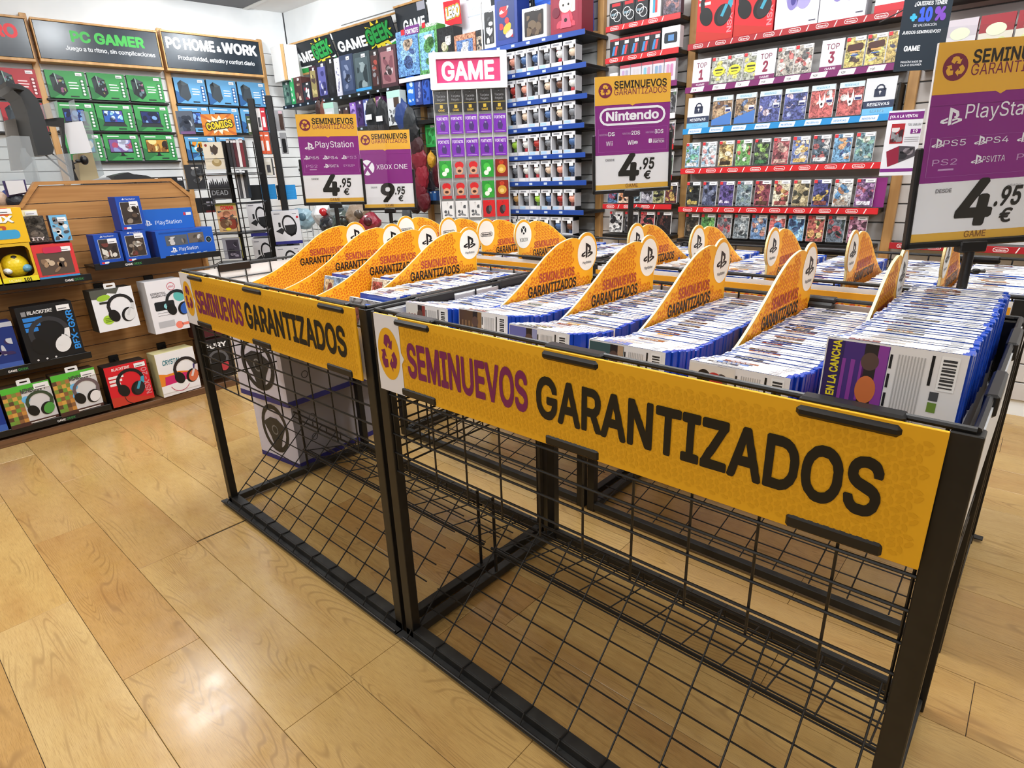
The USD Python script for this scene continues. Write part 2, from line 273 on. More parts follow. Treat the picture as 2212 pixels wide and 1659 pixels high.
# ================================================================ THE FOUR DISPLAY BINS
BW, BD, BH = 1.385, .81, 1.155
YEL, YEL_D, PUR, PUR2, INK = '#ecb020', '#d99a10', '#7a2257', '#8a2a80', '#17150f'
def mesh_panel(xs, zs, y, r=.0028, lo=None, hi=None):
    m = MB()
    for x in xs: m.rod((x, y, lo if lo is not None else zs[0]), (x, y, hi if hi is not None else zs[-1]), r)
    for z in zs: m.rod((xs[0] - .02, y - .004, z), (xs[-1] + .02, y - .004, z), r * 1.15)
    return m
def make_bin(label, loc, rz, group):
    t = thing('display_bin', label, 'display bin', loc, rz, group)
    for x in (0, BW - .038):
        for y in (0, BD - .034):
            part('post', MB().cbox((x, y, 0), (x + .038, y + .034, BH - .004), .002), 'black_metal', t)
            part('foot', MB().lathe([(0, 0), (.012, 0), (.012, .012), (.0, .012)], 10, (x + .019, y + .017, -.003)), 'black_plastic', t)
    fz = (.012, .045)
    part('floor_rail', MB().cbox((-.03, -.028, .012), (BW, .004, .018), .001).cbox((0, -.0, .012), (BW, .006, .045), .001).cbox((.0, .006, .039), (BW, .04, .045), .001), 'black_steel_bar', t)
    part('floor_rail', MB().cbox((.038, BD - .03, .012), (BW - .038, BD, .045), .002), 'black_steel_bar', t)
    for x in (.003, BW - .041): part('floor_rail', MB().cbox((x, .034, .012), (x + .034, BD - .034, .045), .002), 'black_steel_bar', t)
    xs = [.038 + .055 + .127 * k for k in range(10)]
    zs = [.655 + .0628 * k for k in range(9)]
    part('front_grid', mesh_panel([.042] + xs[:-0 or None] + [BW - .042], zs[:-1] + [BH], .012), 'black_metal', t)
    part('rear_grid', mesh_panel([.042] + xs + [BW - .042], zs[:-1] + [BH], BD - .012), 'black_metal', t)
    for x in (.012, BW - .012):
        m = MB(); ys = [.04 + .122 * k for k in range(7)]
        for y in ys: m.rod((x, y, zs[0]), (x, y, BH), .0028)
        for z in zs[:-1]: m.rod((x, .03, z), (x, BD - .03, z), .0032)
        part('side_grid', m, 'black_metal', t)
    part('top_rail', MB().path([(.01, .01, BH), (BW - .01, .01, BH), (BW - .01, BD - .01, BH), (.01, BD - .01, BH), (.01, .01, BH)], .0055, 8), 'black_metal', t)
    # sloping wire shelf below: hooks over the floor rail, rises to the back
    m = MB(); sx = [.03 + .1275 * k for k in range(11)]; y0, z0, y1, z1 = .036, .047, .40, .365
    for x in sx: m.path([(x, -.024, .022), (x, .0, .05), (x, y0, z0), (x, y1, z1), (x, y1 + .02, z1 - .015), (x, y1 + .02, z1 - .05)], .0026)
    for k in range(7):
        a = (k + 1) / 7.3; m.rod((.02, y0 + (y1 - y0) * a, z0 + (z1 - z0) * a - .004), (BW - .02, y0 + (y1 - y0) * a, z0 + (z1 - z0) * a - .004), .0026)
    m.rod((.01, y1, z1), (BW - .01, y1, z1), .0048, 8).rod((.01, y1 + .02, z1 - .05), (BW - .01, y1 + .02, z1 - .05), .0045, 8).rod((.01, -.024, .022), (BW - .01, -.024, .022), .004, 8)
    part('sloping_shelf', m, 'black_metal', t)
    m = MB()
    for x in sx: m.rod((x, .42, .14), (x, BD - .02, .055), .0026)
    for k in range(5): m.rod((.02, .44 + .08 * k, .135 - .02 * k), (BW - .02, .44 + .08 * k, .135 - .02 * k), .0026)
    m.rod((.01, .42, .315), (BW - .01, .42, .315), .0045, 8).rod((.01, .42, .14), (BW - .01, .42, .14), .006, 8)
    for x in (.03, BW - .03): m.rod((x, .42, .02), (x, .42, .37), .006, 8)
    part('lower_shelf', m, 'black_metal', t)
    # card tray that carries the cases
    part('tray_floor', MB().box((.02, .02, .996), (BW - .02, BD - .02, 1.0)), 'white_card', t)
    part('tray_liner', MB().box((.003, .034, .93), (.007, BD - .034, BH - .012)).box((BW - .007, .034, .93), (BW - .003, BD - .034, BH - .012)).box((.038, BD - .006, .93), (BW - .038, BD - .003, BH - .012)).box((.038, .0035, .93), (BW - .038, .0065, 1.09)), 'white_card', t)
    for side, spots in ((0, (.128, .638, 1.152)), (1, (.2, .85))):
        for x in spots:
            y = -.006 if side == 0 else BD - .02
            part('clip', MB().cbox((x, y - .015, BH - .025), (x + .143, y + .002, BH - .006), .006).cbox((x, y - .004, BH - .01), (x + .143, y + .026, BH + .006), .004), 'black_plastic', t)
            if side == 0: part('clip', MB().cbox((x + .006, -.019, .932), (x + .149, -.001, .957), .005), 'black_plastic', t)
    for x in (-.002, BW - .018):
        for y in (.16, .52): part('clip', MB().cbox((x, y, BH - .03), (x + .02, y + .15, BH + .007), .004), 'black_plastic', t)
    return t
XL, XR = -1.402, .005
bR = make_bin('black wire display bin nearest the camera on the right, under the large near yellow banner', (XR, 0, 0), 0, None)
bL = dup(bR, (XL, 0, 0), 0, 'black wire display bin front left, beside the headset counter, under the smaller far yellow banner')
Y2 = 1.07
b3 = dup(bR, (XR + BW, Y2 + BD, 0), 180, 'black wire display bin behind the near right bin, facing the shelves of the back wall')
b4 = dup(bR, (XL + BW, Y2 + BD, 0), 180, 'black wire display bin in the second row behind the front left bin')
# ---- yellow banners
def motif(cx, cy, r, rot=0): return [arc(cx, cy, r * .42, r, rot + a, rot + a + 88, 4) for a in (0, 120, 240)]
def recycle(cx, cy, r):
    out = []
    for a in (90, 210, 330):
        g = Polygon([(-.30, .98), (.20, .98), (.36, .72), (.55, .84), (.50, .30), (.0, .45), (.19, .58), (.03, .70), (-.02, .62), (-.28, .62)])
        g = Polygon([(-.36, .92), (-.12, 1.0), (.22, .95), (.40, .66), (.58, .76), (.42, .26), (-.02, .36), (.16, .48), (.02, .60), (-.16, .30), (-.52, .50)])
        out.append(affinity.translate(affinity.scale(affinity.rotate(g, a - 90, origin=(0, 0)), r, r, origin=(0, 0)), cx, cy))
    return shapely.union_all(out)
def pattern(art, region, col, pitch, r, layer):
    x0, y0, x1, y1 = region.bounds; inner = shapely.prepared.prep(region.buffer(-r * 1.05)); ms = []; k = 0; y = y0
    while y < y1:
        x = x0 + (pitch / 2 if k % 2 else 0)
        while x < x1:
            if inner.contains(Point(x, y)): ms += motif(x, y, r, 90 if k % 2 else 30)
            x += pitch
        y += pitch * .8; k += 1
    if ms: art.put(shapely.MultiPolygon(ms), col, layer)
def make_banner(label, loc, cols):
    t = thing('bin_banner', label, 'banner', loc, 0)
    L, Hh = 1.312, .222
    part('board', MB().cbox((0, -.003, 0), (L, .003, Hh), .001, YEL), 'print', t)
    a = Art(-.003); pattern(a, sbox(.115, .004, L - .004, Hh - .004), cols, .0235, .0105, 0); part('pattern', a.mb(), 'print', t)
    a = Art(-.003); a.put(Polygon([(.0, 0), (.11, 0), (.11, .092), (.121, .108), (.11, .124), (.11, Hh), (0, Hh)]), '#e9e7ea', 1); part('white_end', a.mb(), 'print', t)
    a = Art(-.003); a.put(ell(.055, .112, .048, .075, 10), YEL, 2); a.put(affinity.scale(recycle(.055, .112, .05), .72, 1.12, origin=(.055, .112)), PUR, 3); part('recycling_emblem', a.mb(), 'print', t)
    a = Art(-.003); a.text('SEMINUEVOS', .135, .066, PUR, .425, .088, 1.22, layer=2); part('lettering', a.mb(), 'print', t, label='purple word SEMINUEVOS')
    a = Art(-.003); a.text('GARANTIZADOS', .585, .066, INK, .665, .088, 1.22, layer=2); part('lettering', a.mb(), 'print', t, label='black word GARANTIZADOS')
    return t
make_banner('large yellow SEMINUEVOS GARANTIZADOS banner on the near right bin', (XR + .036, -.012, .932), '#dfa318')
make_banner('yellow SEMINUEVOS GARANTIZADOS banner on the front left bin, beside the counter', (XL + .036, -.012, .932), '#dfa318')
for (xa, xb, lab) in ((XR + .04, XR + BW - .04, 'orange patterned card strip along the back row bin, behind the near right bin'), (XL + .04, XL + BW - .04, 'orange patterned card strip along the back row bin, behind the front left bin')):
    t = thing('pattern_strip', lab, 'card strip', (xa, Y2 - .012, 1.045))
    part('board', MB().box((0, -.002, 0), (xb - xa, .002, .085), '#e8a020'), 'print', t); a = Art(-.002); pattern(a, sbox(0, .0, xb - xa, .085), '#c8501c', .046, .02, 0); part('pattern', a.mb(), 'print', t)
# ---- yellow divider cards (outline in depth and height, from the photographed side view)
from scipy.interpolate import PchipInterpolator
prof = PchipInterpolator([.0, .03, .1, .2, .30, .38, .46, .54, .61, .67, .72, .78], [1.075, 1.073, 1.080, 1.098, 1.128, 1.166, 1.213, 1.262, 1.290, 1.298, 1.284, 1.25])
yy = np.linspace(.02, .742, 40)
OUT = Polygon([(.03, 1.026), (.785, 1.026), (.785, 1.2), (.742, float(prof(.742)))] + [(float(y), float(prof(y))) for y in yy[::-1]]).union(ell(.748, 1.243, .062, .066, 10)).buffer(0)
def ps_logo(cx, cy, h):
    P = shapely.union_all([Polygon([(-.16, -.5), (.03, -.42), (.03, .48), (-.16, .55)]), Polygon([(.03, .48), (.40, .30), (.46, .05), (.32, -.10), (.16, -.06), (.16, .02), (.25, .04), (.24, .18), (.03, .28)])])
    S1 = Polygon([(-.2, -.02), (-.62, -.16), (-.66, -.30), (-.45, -.38), (-.2, -.33), (-.2, -.24), (-.42, -.27), (-.44, -.22), (-.2, -.13)])
    S2 = Polygon([(.07, -.12), (.38, -.08), (.66, -.14), (.66, -.26), (.07, -.46), (.07, -.36), (.42, -.22), (.40, -.17), (.07, -.24)])
    return affinity.translate(affinity.scale(shapely.union_all([P, S1, S2]), h, h, origin=(0, 0)), cx, cy)
def xbox_logo(cx, cy, r):
    c = ell(0, 0, 1, 1, 10); cut = shapely.union_all([Polygon([(-1, .95), (-.62, .72), (0, .12), (.62, .72), (1, .95), (.55, .60), (.12, .0), (.75, -.9), (.55, -1.0), (0, -.22), (-.55, -1.0), (-.75, -.9), (-.12, .0), (-.55, .6)]).buffer(.07)])
    return affinity.translate(affinity.scale(c.difference(cut), r, r, origin=(0, 0)), cx, cy)
def nintendo(art, cx, cy, w, col, layer, ring=True):
    h = w * .25
    if ring: art.put(rrect(cx - w / 2, cy - h / 2, cx + w / 2, cy + h / 2, h * .49).difference(rrect(cx - w / 2 + h * .13, cy - h * .37, cx + w / 2 - h * .13, cy + h * .37, h * .36)), col, layer)
    art.text('Nintendo', cx, cy - h * .21, col, w * .80, h * .46, 1.3, align='c', layer=layer)
def make_divider(label, brand, group):
    t = thing('divider_card', label, 'divider card', (0, 0, 0), 0, group)
    # drawn facing -y (x = depth), then the parts stand in the y,z plane
    part('board', MB().prism(OUT, -.003, .003, '#f6e3a8'), 'print', t)
    for sgn in (1, -1):
        a = Art(.0); face = OUT.buffer(-.0015); a.put(face, '#f0aa1e', 0); pattern(a, face.difference(ell(.748, 1.243, .075)), '#d4720f', .0225, .0102, 1)
        a.put(ell(.748, 1.24, .054, .058, 10), '#f1efe8', 1)
        if brand == 'p': a.put(ps_logo(.748, 1.248, .05), '#15151a', 2); a.text('PlayStation', .748, 1.205, '#6a6a70', .05, .008, 1, align='c', layer=2)
        elif brand == 'x': a.put(xbox_logo(.748, 1.262, .018), '#15151a', 2); a.text('XBOX', .748, 1.212, '#222', .058, .016, 0, align='c', layer=2)
        else: nintendo(a, .748, 1.235, .08, '#333338', 2)
        a.text('SEMINUEVOS', .49, 1.176, '#a53a32', .185, .027, 1, 3, layer=2); a.text('GARANTIZADOS', .435, 1.138, INK, .25, .03, 1.1, 3, layer=2)
        if sgn < 0: a.L = [(affinity.scale(g_, -1, 1, origin='center') if k_ == 2 else g_, c_, k_) for g_, c_, k_ in a.L]
        v, f, c = a.mb().arrays()
        if sgn < 0: v[:, 1] = -v[:, 1]
        v[:, 1] -= .003 * sgn; q = MB(); q.v, q.f, q.c = [v], [f], [c]; part('printed_face', q, 'print', t)
    return t
ORD = ['first', 'second', 'third', 'fourth', 'fifth', 'sixth', 'seventh', 'eighth', 'ninth', 'tenth', 'eleventh', 'twelfth', 'thirteenth', 'fourteenth']
def nth(n):
    if n <= 14: return ORD[n - 1]
    if n < 20: return ['fifteenth', 'sixteenth', 'seventeenth', 'eighteenth', 'nineteenth'][n - 15]
    t_, o_ = divmod(n, 10); return ['twent', 'thirt', 'fort', 'fift', 'sixt', 'sevent'][t_ - 2] + ('ieth' if o_ == 0 else 'y-' + ORD[o_ - 1])
DIVX = [.215, .452, .69, .93, 1.16]; COLX = [.03] + [x_ + .009 for x_ in DIVX]
div = {}
def put_div(k_, x, y, rz, lab):
    if k_ not in div: div[k_] = make_divider(lab, k_, 'divider cards in the bins'); xf(UsdGeom.Xformable(div[k_]), (x, y, 0), rz)
    else: dup(div[k_], (x, y, 0), rz, lab)
for k, x in enumerate(DIVX): put_div('p', x, 0, 90 + (k == 4) * 1.5, f'yellow divider card with round badge, {ORD[k]} from left in the near right bin')
for k, x in enumerate((-1.16, -.867, -.619, -.362)): put_div('p', x, 0, 90, f'yellow divider card with round badge, {ORD[k]} from left in the front left bin')
for k, x in enumerate((-1.25, -.908, -.64)): put_div('n', x, Y2 + BD, -90, f'yellow divider card with oval logo badge, {ORD[k]} from left in the back left bin')
put_div('x', -.405, Y2 + BD, -90, 'yellow divider card with the XBOX badge, rightmost in the back left bin')
for k, x in enumerate((.18, .433, .70, .94, 1.18)): put_div('p', x, Y2 + BD, -90, f'yellow divider card with round badge, {ORD[k]} from left in the back right bin')
# ---- used game cases
CW, CH, CT = .182, .135, .0145
BANDS = [('#ffffff', '#3a3a44'), ('#ffffff', '#8b4a2a'), ('#f8f8fa', '#2b2d36'), ('#ffffff', '#5c7fc4'), ('#ffffff', '#b7b4b0'), ('#fdfdfd', '#7c2e2a'), ('#ffffff', '#1c1c20'), ('#fafafa', '#c98d3c'), ('#ffffff', '#56506e'), ('#f4f6fa', '#2f54a8'), ('#ffffff', '#c8c8d0'), ('#ffffff', '#4b6a58')]
NAMES = ['charcoal', 'brown', 'black', 'light blue', 'pale grey', 'dark red', 'jet black', 'orange', 'dusky violet', 'royal blue', 'silver grey', 'dull green']
def back_cover(a, k):
    "generic rear sleeve: picture panels, text columns, bar code; the case lies on its side so the print runs sideways"
    c = [('#8f98a4', '#c06a4a', '#e0e0e0'), ('#5a4332', '#8a6a48', '#b9b4b0'), ('#6b6fb5', '#9a9ec8', '#dfe3ee'), ('#3f5a5c', '#b79a7c', '#44638f'), ('#e4e0da', '#8d3a34', '#5b6a3e'), ('#4a2f7c', '#8e3f9f', '#d2743f')][k % 6]
    a.rect(0, 0, CW, CH, '#eceaea', 0); a.rect(.002, .002, CW * .48, CH - .003, c[0], 1)
    for i in range(4): a.rect(.012 + .013 * i, .012 + .01 * i, .018 + .013 * i, CH - .03, c[1], 2)
    a.rect(CW * .30, .004, CW * .40, CH * .98, '#2e2627', 2); a.put(ell(CW * .35, CH * .45, .014, .022), c[2], 3); a.put(ell(CW * .35, CH * .78, .012, .014), '#5d4740', 3); a.rect(CW * .40, .002, CW * .475, CH - .003, c[1], 2)
    for i in range(3): a.rect(CW * .488, CH * (.3 + .22 * i), CW * .506, CH * (.46 + .22 * i), '#1d1d20', 2)
    a.rect(CW * .488, .004, CW * .506, CH * .26, '#d8973c', 2)
    for i in range(9): a.rect(CW * (.545 + .022 * i), .012, CW * (.555 + .022 * i), CH - .012, '#b9b7b7', 2)
    a.rect(CW * .77, CH * .62, CW * .79, CH * .95, '#141416', 2); a.rect(CW * .83, CH * .58, CW * .95, CH * .96, '#f6f6f6', 2)
    for i in range(9): a.rect(CW * .845, CH * (.61 + .036 * i), CW * .935, CH * (.625 + .036 * i + .006 * (i % 3)), '#3a3a3c', 3)
    a.rect(CW * .80, CH * .33, CW * .86, CH * .44, '#6f8f3a', 2); a.rect(CW * .80, CH * .46, CW * .86, CH * .56, '#4a4c50', 2)
def make_case(label, k, cover, group, shell='case_blue', name='game_case'):
    t = thing(name, label, 'game case', (0, 0, 0), 0, group); b = .0016
    part('shell', MB().cbox((0, 0, 0), (CW, CT, CH), .0014), shell, t)
    w, c = BANDS[k % 12]; q = MB(); x0, x1 = .001, CW - .009; r = random.Random(k * 31 + 5); f0 = .14 + .16 * r.random(); f1 = f0 + .18 + .2 * r.random()
    q.add([(x0, .0, CH + .0006), (x1, .0, CH + .0006), (x1, CT, CH + .0006), (x0, CT, CH + .0006)], [[0, 1, 2, 3]], w)
    def band(a, b_, col, z=.0010, y0=.001, y1=CT - .001): q.add([(a, y0, CH + z), (b_, y0, CH + z), (b_, y1, CH + z), (a, y1, CH + z)], [[0, 1, 2, 3]], col)
    band(x0 + (x1 - x0) * f0, x0 + (x1 - x0) * f1, c)
    for i in range(4): band(x0 + (x1 - x0) * (f0 + (f1 - f0) * (.2 + .15 * i)), x0 + (x1 - x0) * (f0 + (f1 - f0) * (.31 + .15 * i)), '#d8d6d2' if k % 3 else '#c9b9a0', .0013, .005, .0095)
    band(x1 - .03, x1 - .012, '#b4b6bc', .0010, .005, .0095); band(x0 + .004, x0 + .014, '#6f7076' if k % 2 else '#3d62b5', .0010, .004, .0105)
    part('spine_label', q, 'gloss_print', t)
    a = Art(-.0002, .0002)
    if cover:
        back_cover(a, k)
        if k == 5: p_ = affinity.rotate(letters('EMOS EN LA CANCHA', 0, 0, CH * .95, .011, 1.3), 90, origin=(0, 0)); b_ = p_.bounds; a.rect(.002, .002, .026, CH - .003, '#33245c', 3); a.put(affinity.translate(p_, .022 - b_[2], .004 - b_[1]), '#ecd92e', 4)
        if k == 4: a.rect(.002, .002, CW * .48, CH - .003, '#e6e0d8', 3); a.put(ell(.05, .1, .017, .02), '#c03a38', 4); a.put(ell(.03, .108, .013, .015), '#2a2422', 5); a.put(ell(.022, .075, .02, .016), '#ece6e0', 5); a.put(ell(.047, .078, .014, .006), '#e0b896', 5); a.put(rrect(.06, .03, .088, .09, .004), '#8a8f52', 4)
    else: a.rect(.001, .002, x1, CH - .001, '#ecebea'); a.rect(.004, .01, CW * .45, CH - .006, c)
    q = a.mb(); q.box((.001, CT + .0002, .002), (x1, CT + .0004, CH - .001), c); part('sleeve', q, 'print', t)
    return t
protos = {}
def case_at(key, loc, rx, label, group, cover=False, shell='case_blue', nm='game_case', rz=0, src=None):
    kk = (key, cover, shell, nm)
    if kk not in protos: protos[kk] = make_case(label, key, cover, group, shell, nm); xf(UsdGeom.Xformable(protos[kk]), loc, rz, rx)
    else: dup(protos[kk], loc, rz, label, group, rx)
ZT = 1.0006
fronts = {0: (.10, 'with a grey and orange rear sleeve'), 1: (.13, 'with a brown picture on its rear sleeve'), 2: (.075, 'with a violet rear sleeve'), 3: (.07, 'with a dark green rear picture'), 4: (.055, 'with pale rear sleeve and red spot'), 5: (.05, 'with purple rear sleeve and green rating square')}
fk = [0, 1, 2, 3, 4, 5]
ncase = 0
for col in range(6):
    x0 = COLX[col]; y = fronts[col][0]; lift = .082 if col == 5 else .0; i = 0; tilt = 3.5
    while y < BD - .045 and ncase < 300:
        k = rnd.choice([0, 1, 2, 3, 4, 4, 4, 4, 5, 6, 8, 10, 10, 10, 10, 10, 7, 11]) if i else fk[col]
        if col == 0 and rnd.random() < .5: k = rnd.choice([3, 9, 10])
        g = f'used game cases of the {ORD[col]} column, near right bin' # a {NAMES[k]} title band in the {ORD[col]} column of the near right bin'
        if i == 0: case_at(k, (x0, y, ZT + lift + .026), -tilt, f'front game case {fronts[col][1]}, {ORD[col]} column, near right bin', None, True)
        else: case_at(k, (x0 + rnd.uniform(-.004, .004), y, ZT + lift + .026 * max(0, 1 - i / 9) + rnd.uniform(-.0012, .0016)), -tilt + rnd.uniform(-1, 1), f'white-spined used game case, {NAMES[k]} band, {nth(i + 1)} from front, {ORD[col]} column of near right bin', g, rz=rnd.uniform(-.5, .5))
        y += CT * 1.008 / math.cos(math.radians(tilt)); i += 1; ncase += 1
        if col == 2 and i in (12,): y += .02
    if lift > .02:
        part_ = lone('case_stack', MB().box((x0, fronts[col][0], ZT), (x0 + CW, BD - .05, ZT + lift - .003), '#e6e4e4'), 'print', 'white card riser under the cases of the sixth column of the near right bin', 'card riser')
# everything further back: joined stuff, real cases each with shell and spine
def case_stuff(name, label, cols):
    q = MB(); r = random.Random(11)
    for (x0, x1, ya, yb, z) in cols:
        y = ya
        while y < yb:
            w, c = BANDS[r.choice([0, 1, 3, 4, 4, 4, 5, 7, 8, 9, 10, 10, 10, 10])]; xs = x0 + (x1 - x0 - CW) * .5 + r.uniform(-.004, .004); z0 = z + r.uniform(-.002, .003); lean = .02
            def P(x, yy_, zz): return (x, yy_ + lean * (zz - z0) / CH, zz)
            v = [P(xs, y, z0), P(xs + CW, y, z0), P(xs + CW, y + CT, z0), P(xs, y + CT, z0), P(xs, y, z0 + CH - .002), P(xs + CW, y, z0 + CH - .002), P(xs + CW, y + CT, z0 + CH - .002), P(xs, y + CT, z0 + CH - .002)]
            q.add(v, FACES, '#1f49ac' if r.random() < .75 else '#e9e9ea')
            f0 = .2 + .2 * r.random(); f1 = f0 + .15 + .25 * r.random()
            for a, b, cc, dz in ((.0, .95, w, 0), (f0, f1, c, .0007), (f0 + .05, f1 - .1, '#cfcac2', .0011)):
                ya_, yb_ = (y, y + CT - .0005) if dz < .001 else (y + .005, y + .009)
                q.add([P(xs + CW * a, ya_, z0 + CH - .0012 + dz), P(xs + CW * b, ya_, z0 + CH - .0012 + dz), P(xs + CW * b, yb_, z0 + CH - .0012 + dz), P(xs + CW * a, yb_, z0 + CH - .0012 + dz)], [[0, 1, 2, 3]], cc)
            y += CT * 1.04
    lone(name, q, 'gloss_print', label, 'game cases', kind='stuff')
case_stuff('packed_game_cases', 'rows of used game cases filling the front left bin behind its front cases', [(-1.14, -.88, .56, .74, ZT - .01), (-.855, -.63, .38, .76, ZT), (-.607, -.372, .44, .76, ZT), (-.35, -.15, .18, .76, ZT), (-.155, -.02, .3, .76, ZT)])
case_stuff('packed_game_cases', 'rows of white-topped game cases filling the back left bin', [(a, b, Y2 + .05, Y2 + BD - .06, ZT) for a, b in ((-1.23, -.92), (-1.09, -.9), (-.89, -.65), (-.62, -.42), (-.39, -.2), (-.2, -.03))])
case_stuff('packed_game_cases', 'rows of white-topped game cases filling the back right bin', [(a, b, Y2 + .05, Y2 + BD - .06, ZT) for a, b in ((.0, .18), (.19, .43), (.44, .63), (.5, .69), (.71, .93), (.95, 1.17), (1.19, 1.38))])
# a few cases shown front-on in the front left bin
def front_case(x, y, label, cols, rx=-14, rz=0):
    t = thing('game_case', label, 'game case', (x, y, ZT), rz, None, rx); part('shell', MB().cbox((0, 0, 0), (CW, CT, CH), .0025), 'case_blue' if cols[3] else 'white_plastic', t)
    a = Art(-.0003, .0003); a.rect(.002, .002, CW - .003, CH - .002, cols[0]); a.rect(.01, .01, CW * .4, CH * .9, cols[1]); a.put(ell(CW * .68, CH * .5, .03, .04), cols[2]); a.rect(CW * .45, CH * .1, CW * .93, CH * .2, '#e9e6df'); a.put(ell(CW * .28, CH * .55, .02, .035), '#7a2f2a'); part('cover', a.mb(), 'art_print', t)
front_case(-.835, .33, 'game case with a pale blue and cream cover, second column of the front left bin', ('#7fa3c8', '#cdb98c', '#46628f', 0))
front_case(-.60, .40, 'game case with a cream cover and red corner, third column of the front left bin', ('#d9cfb8', '#b3433f', '#a89a78', 0))
front_case(-.34, .12, 'game case with a grey striped cover, fourth column, front left bin', ('#8e8f93', '#55585e', '#b5aeb0', 0), -16)
front_case(-.20, .075, 'game case with a bright blue cover, front right corner of the front left bin', ('#2a6fd0', '#3556b4', '#c06a3a', 1), -20)
front_case(-1.11, .42, 'game case with a pale turquoise cover leaning, first column, front left bin', ('#bfe0e6', '#8fbccb', '#c07a5a', 0), -35, 4)
for i in range(5): front_case(-1.10 + .012 * i, .1 + .045 * i, f'white game case lying nearly flat, first column of front left bin, {ORD[i]} from front', ('#e6e4e2', ['#d88a4a', '#c8ccd4', '#e0a060', '#b8c4d4', '#d8d0c8'][i], '#eceaea', 0), -72, 2)
# ================================================================ PRICE SIGNS ON POLES
def poster(kind, w=.297, h=.42):
    "A3 price poster, x from -w/2, z from 0"
    a = Art(-.0035, .0003); x0, x1 = -w / 2, w / 2; yb = h * .70
    a.rect(x0, 0, x1, h, '#ece9ea', 0); a.rect(x0, 0, x1, h * .045, '#e0ac3e', 1); a.text('GAME', 0, h * .012, '#8a5a20', .05, .014, 1, align='c', layer=2)
    a.rect(x0, h * .316, x1, yb + .001, '#8a2480', 1)
    a.put(shapely.union_all([sbox(x0, h * .756, x1, h), Polygon([(-.012, h * .757), (.012, h * .757), (0, h * .741)])]), '#edb13a', 2); a.rect(x0, yb, x1, h * .757, '#8a2480', 1)
    a.put(ell(-.107, h * .882, .027), '#7c2240', 3); a.put(recycle(-.107, h * .882, .021), '#edb13a', 4)
    a.text('SEMINUEVOS', -.072, h * .895, '#241a10', .205, .025, 1.1, layer=3); a.text('GARANTIZADOS', -.072, h * .838, '#7c2240', .205, .022, 0, layer=3)
    if kind in ('ps', 'psr'):
        a.put(ps_logo(-.098, h * .645, .036), '#f2eef2', 3); a.text('PlayStation', -.068, h * .632, '#f2eef2', .19, .029, 0, layer=3)
        a.put(sbox(x0 + .012, h * .345, x1 - .008, h * .545).difference(sbox(x0 + .0135, h * .3465, x1 - .0095, h * .5435)), '#a865a4', 3)
        for i, t in enumerate(('PS5', 'PS4', 'PS3', 'PS2', 'PSVITA', 'PSP')):
            cx = -.095 + .094 * (i % 3); cz = h * (.50 if i < 3 else .405)
            if i in (0, 1, 2, 4): a.put(ps_logo(cx - .024, cz + .007, .02), '#f2eef2', 3)
            a.text(t, cx - .012 if i in (0, 1, 2, 4) else cx - .03, cz, '#e9e2ea' if i in (0, 1, 4) else '#c79ac6', .05 if i < 3 or i == 4 else .055, .013, 0, layer=3)
            if i == 3: a.rect(cx - .015, cz - .012, cx + .02, cz - .008, '#c79ac6', 3)
    elif kind == 'nin':
        nintendo(a, .0, h * .655, .262, '#f4f1f4', 3); a.put(sbox(x0 + .012, h * .345, x1 - .008, h * .55).difference(sbox(x0 + .0135, h * .3465, x1 - .0095, h * .5485)), '#a865a4', 3)
        for i, t in enumerate(('DS', '2DS', '3DS')): a.text('NINTENDO', -.132 + .093 * i, h * .492, '#c9a3c8', .038, .007, 0, layer=3); a.text(t, -.096 + .093 * i, h * .487, '#f2eef2', .026 + .008 * (i > 0), .014, 1, layer=3)
        a.text('Wii', -.105, h * .40, '#f2eef2', .026, .017, 0, layer=3); a.text('Wii', -.018, h * .40, '#f2eef2', .024, .016, 1, layer=3); a.put(rrect(.008, h * .405, .022, h * .43, .003), '#f2eef2', 3); a.text('U', .015, h * .408, '#8a2480', .006, .008, 1, align='c', layer=4)
        a.put(rrect(.066, h * .405, .079, h * .445, .004).difference(sbox(.072, h * .4, .0732, h * .45)), '#f2eef2', 3); a.text('NINTENDO', .083, h * .43, '#dcc6db', .045, .005, 0, layer=3); a.text('SWITCH', .083, h * .404, '#f2eef2', .045, .009, 1, layer=3)
    else:
        a.put(xbox_logo(-.112, h * .53, .042), '#f4f1f4', 3); a.text('XBOX', -.058, h * .505, '#f4f1f4', .092, .026, 0, layer=3); a.text('ONE', .045, h * .505, '#f4f1f4', .078, .026, 0, layer=3)
    big = '9' if kind == 'xb' else '4'; dx = -.052 if kind != 'xb' else -.045
    a.text('DESDE', dx - .055, h * .262, '#6e6a6e', .036, .008, 1, layer=3); a.text('USADO', .055, h * .27, '#a09c9e', .03, .005, 0, layer=3)
    a.text(big, dx - .005, h * .085, INK, .085, .095, 1.35, 4, layer=3); a.text('.95', dx + .083, h * .175, INK, .058, .04, 1.2, 6, layer=3); a.text('€', dx + .10, h * .083, INK, .028, .03, 1.1, 4, layer=3)
    return a
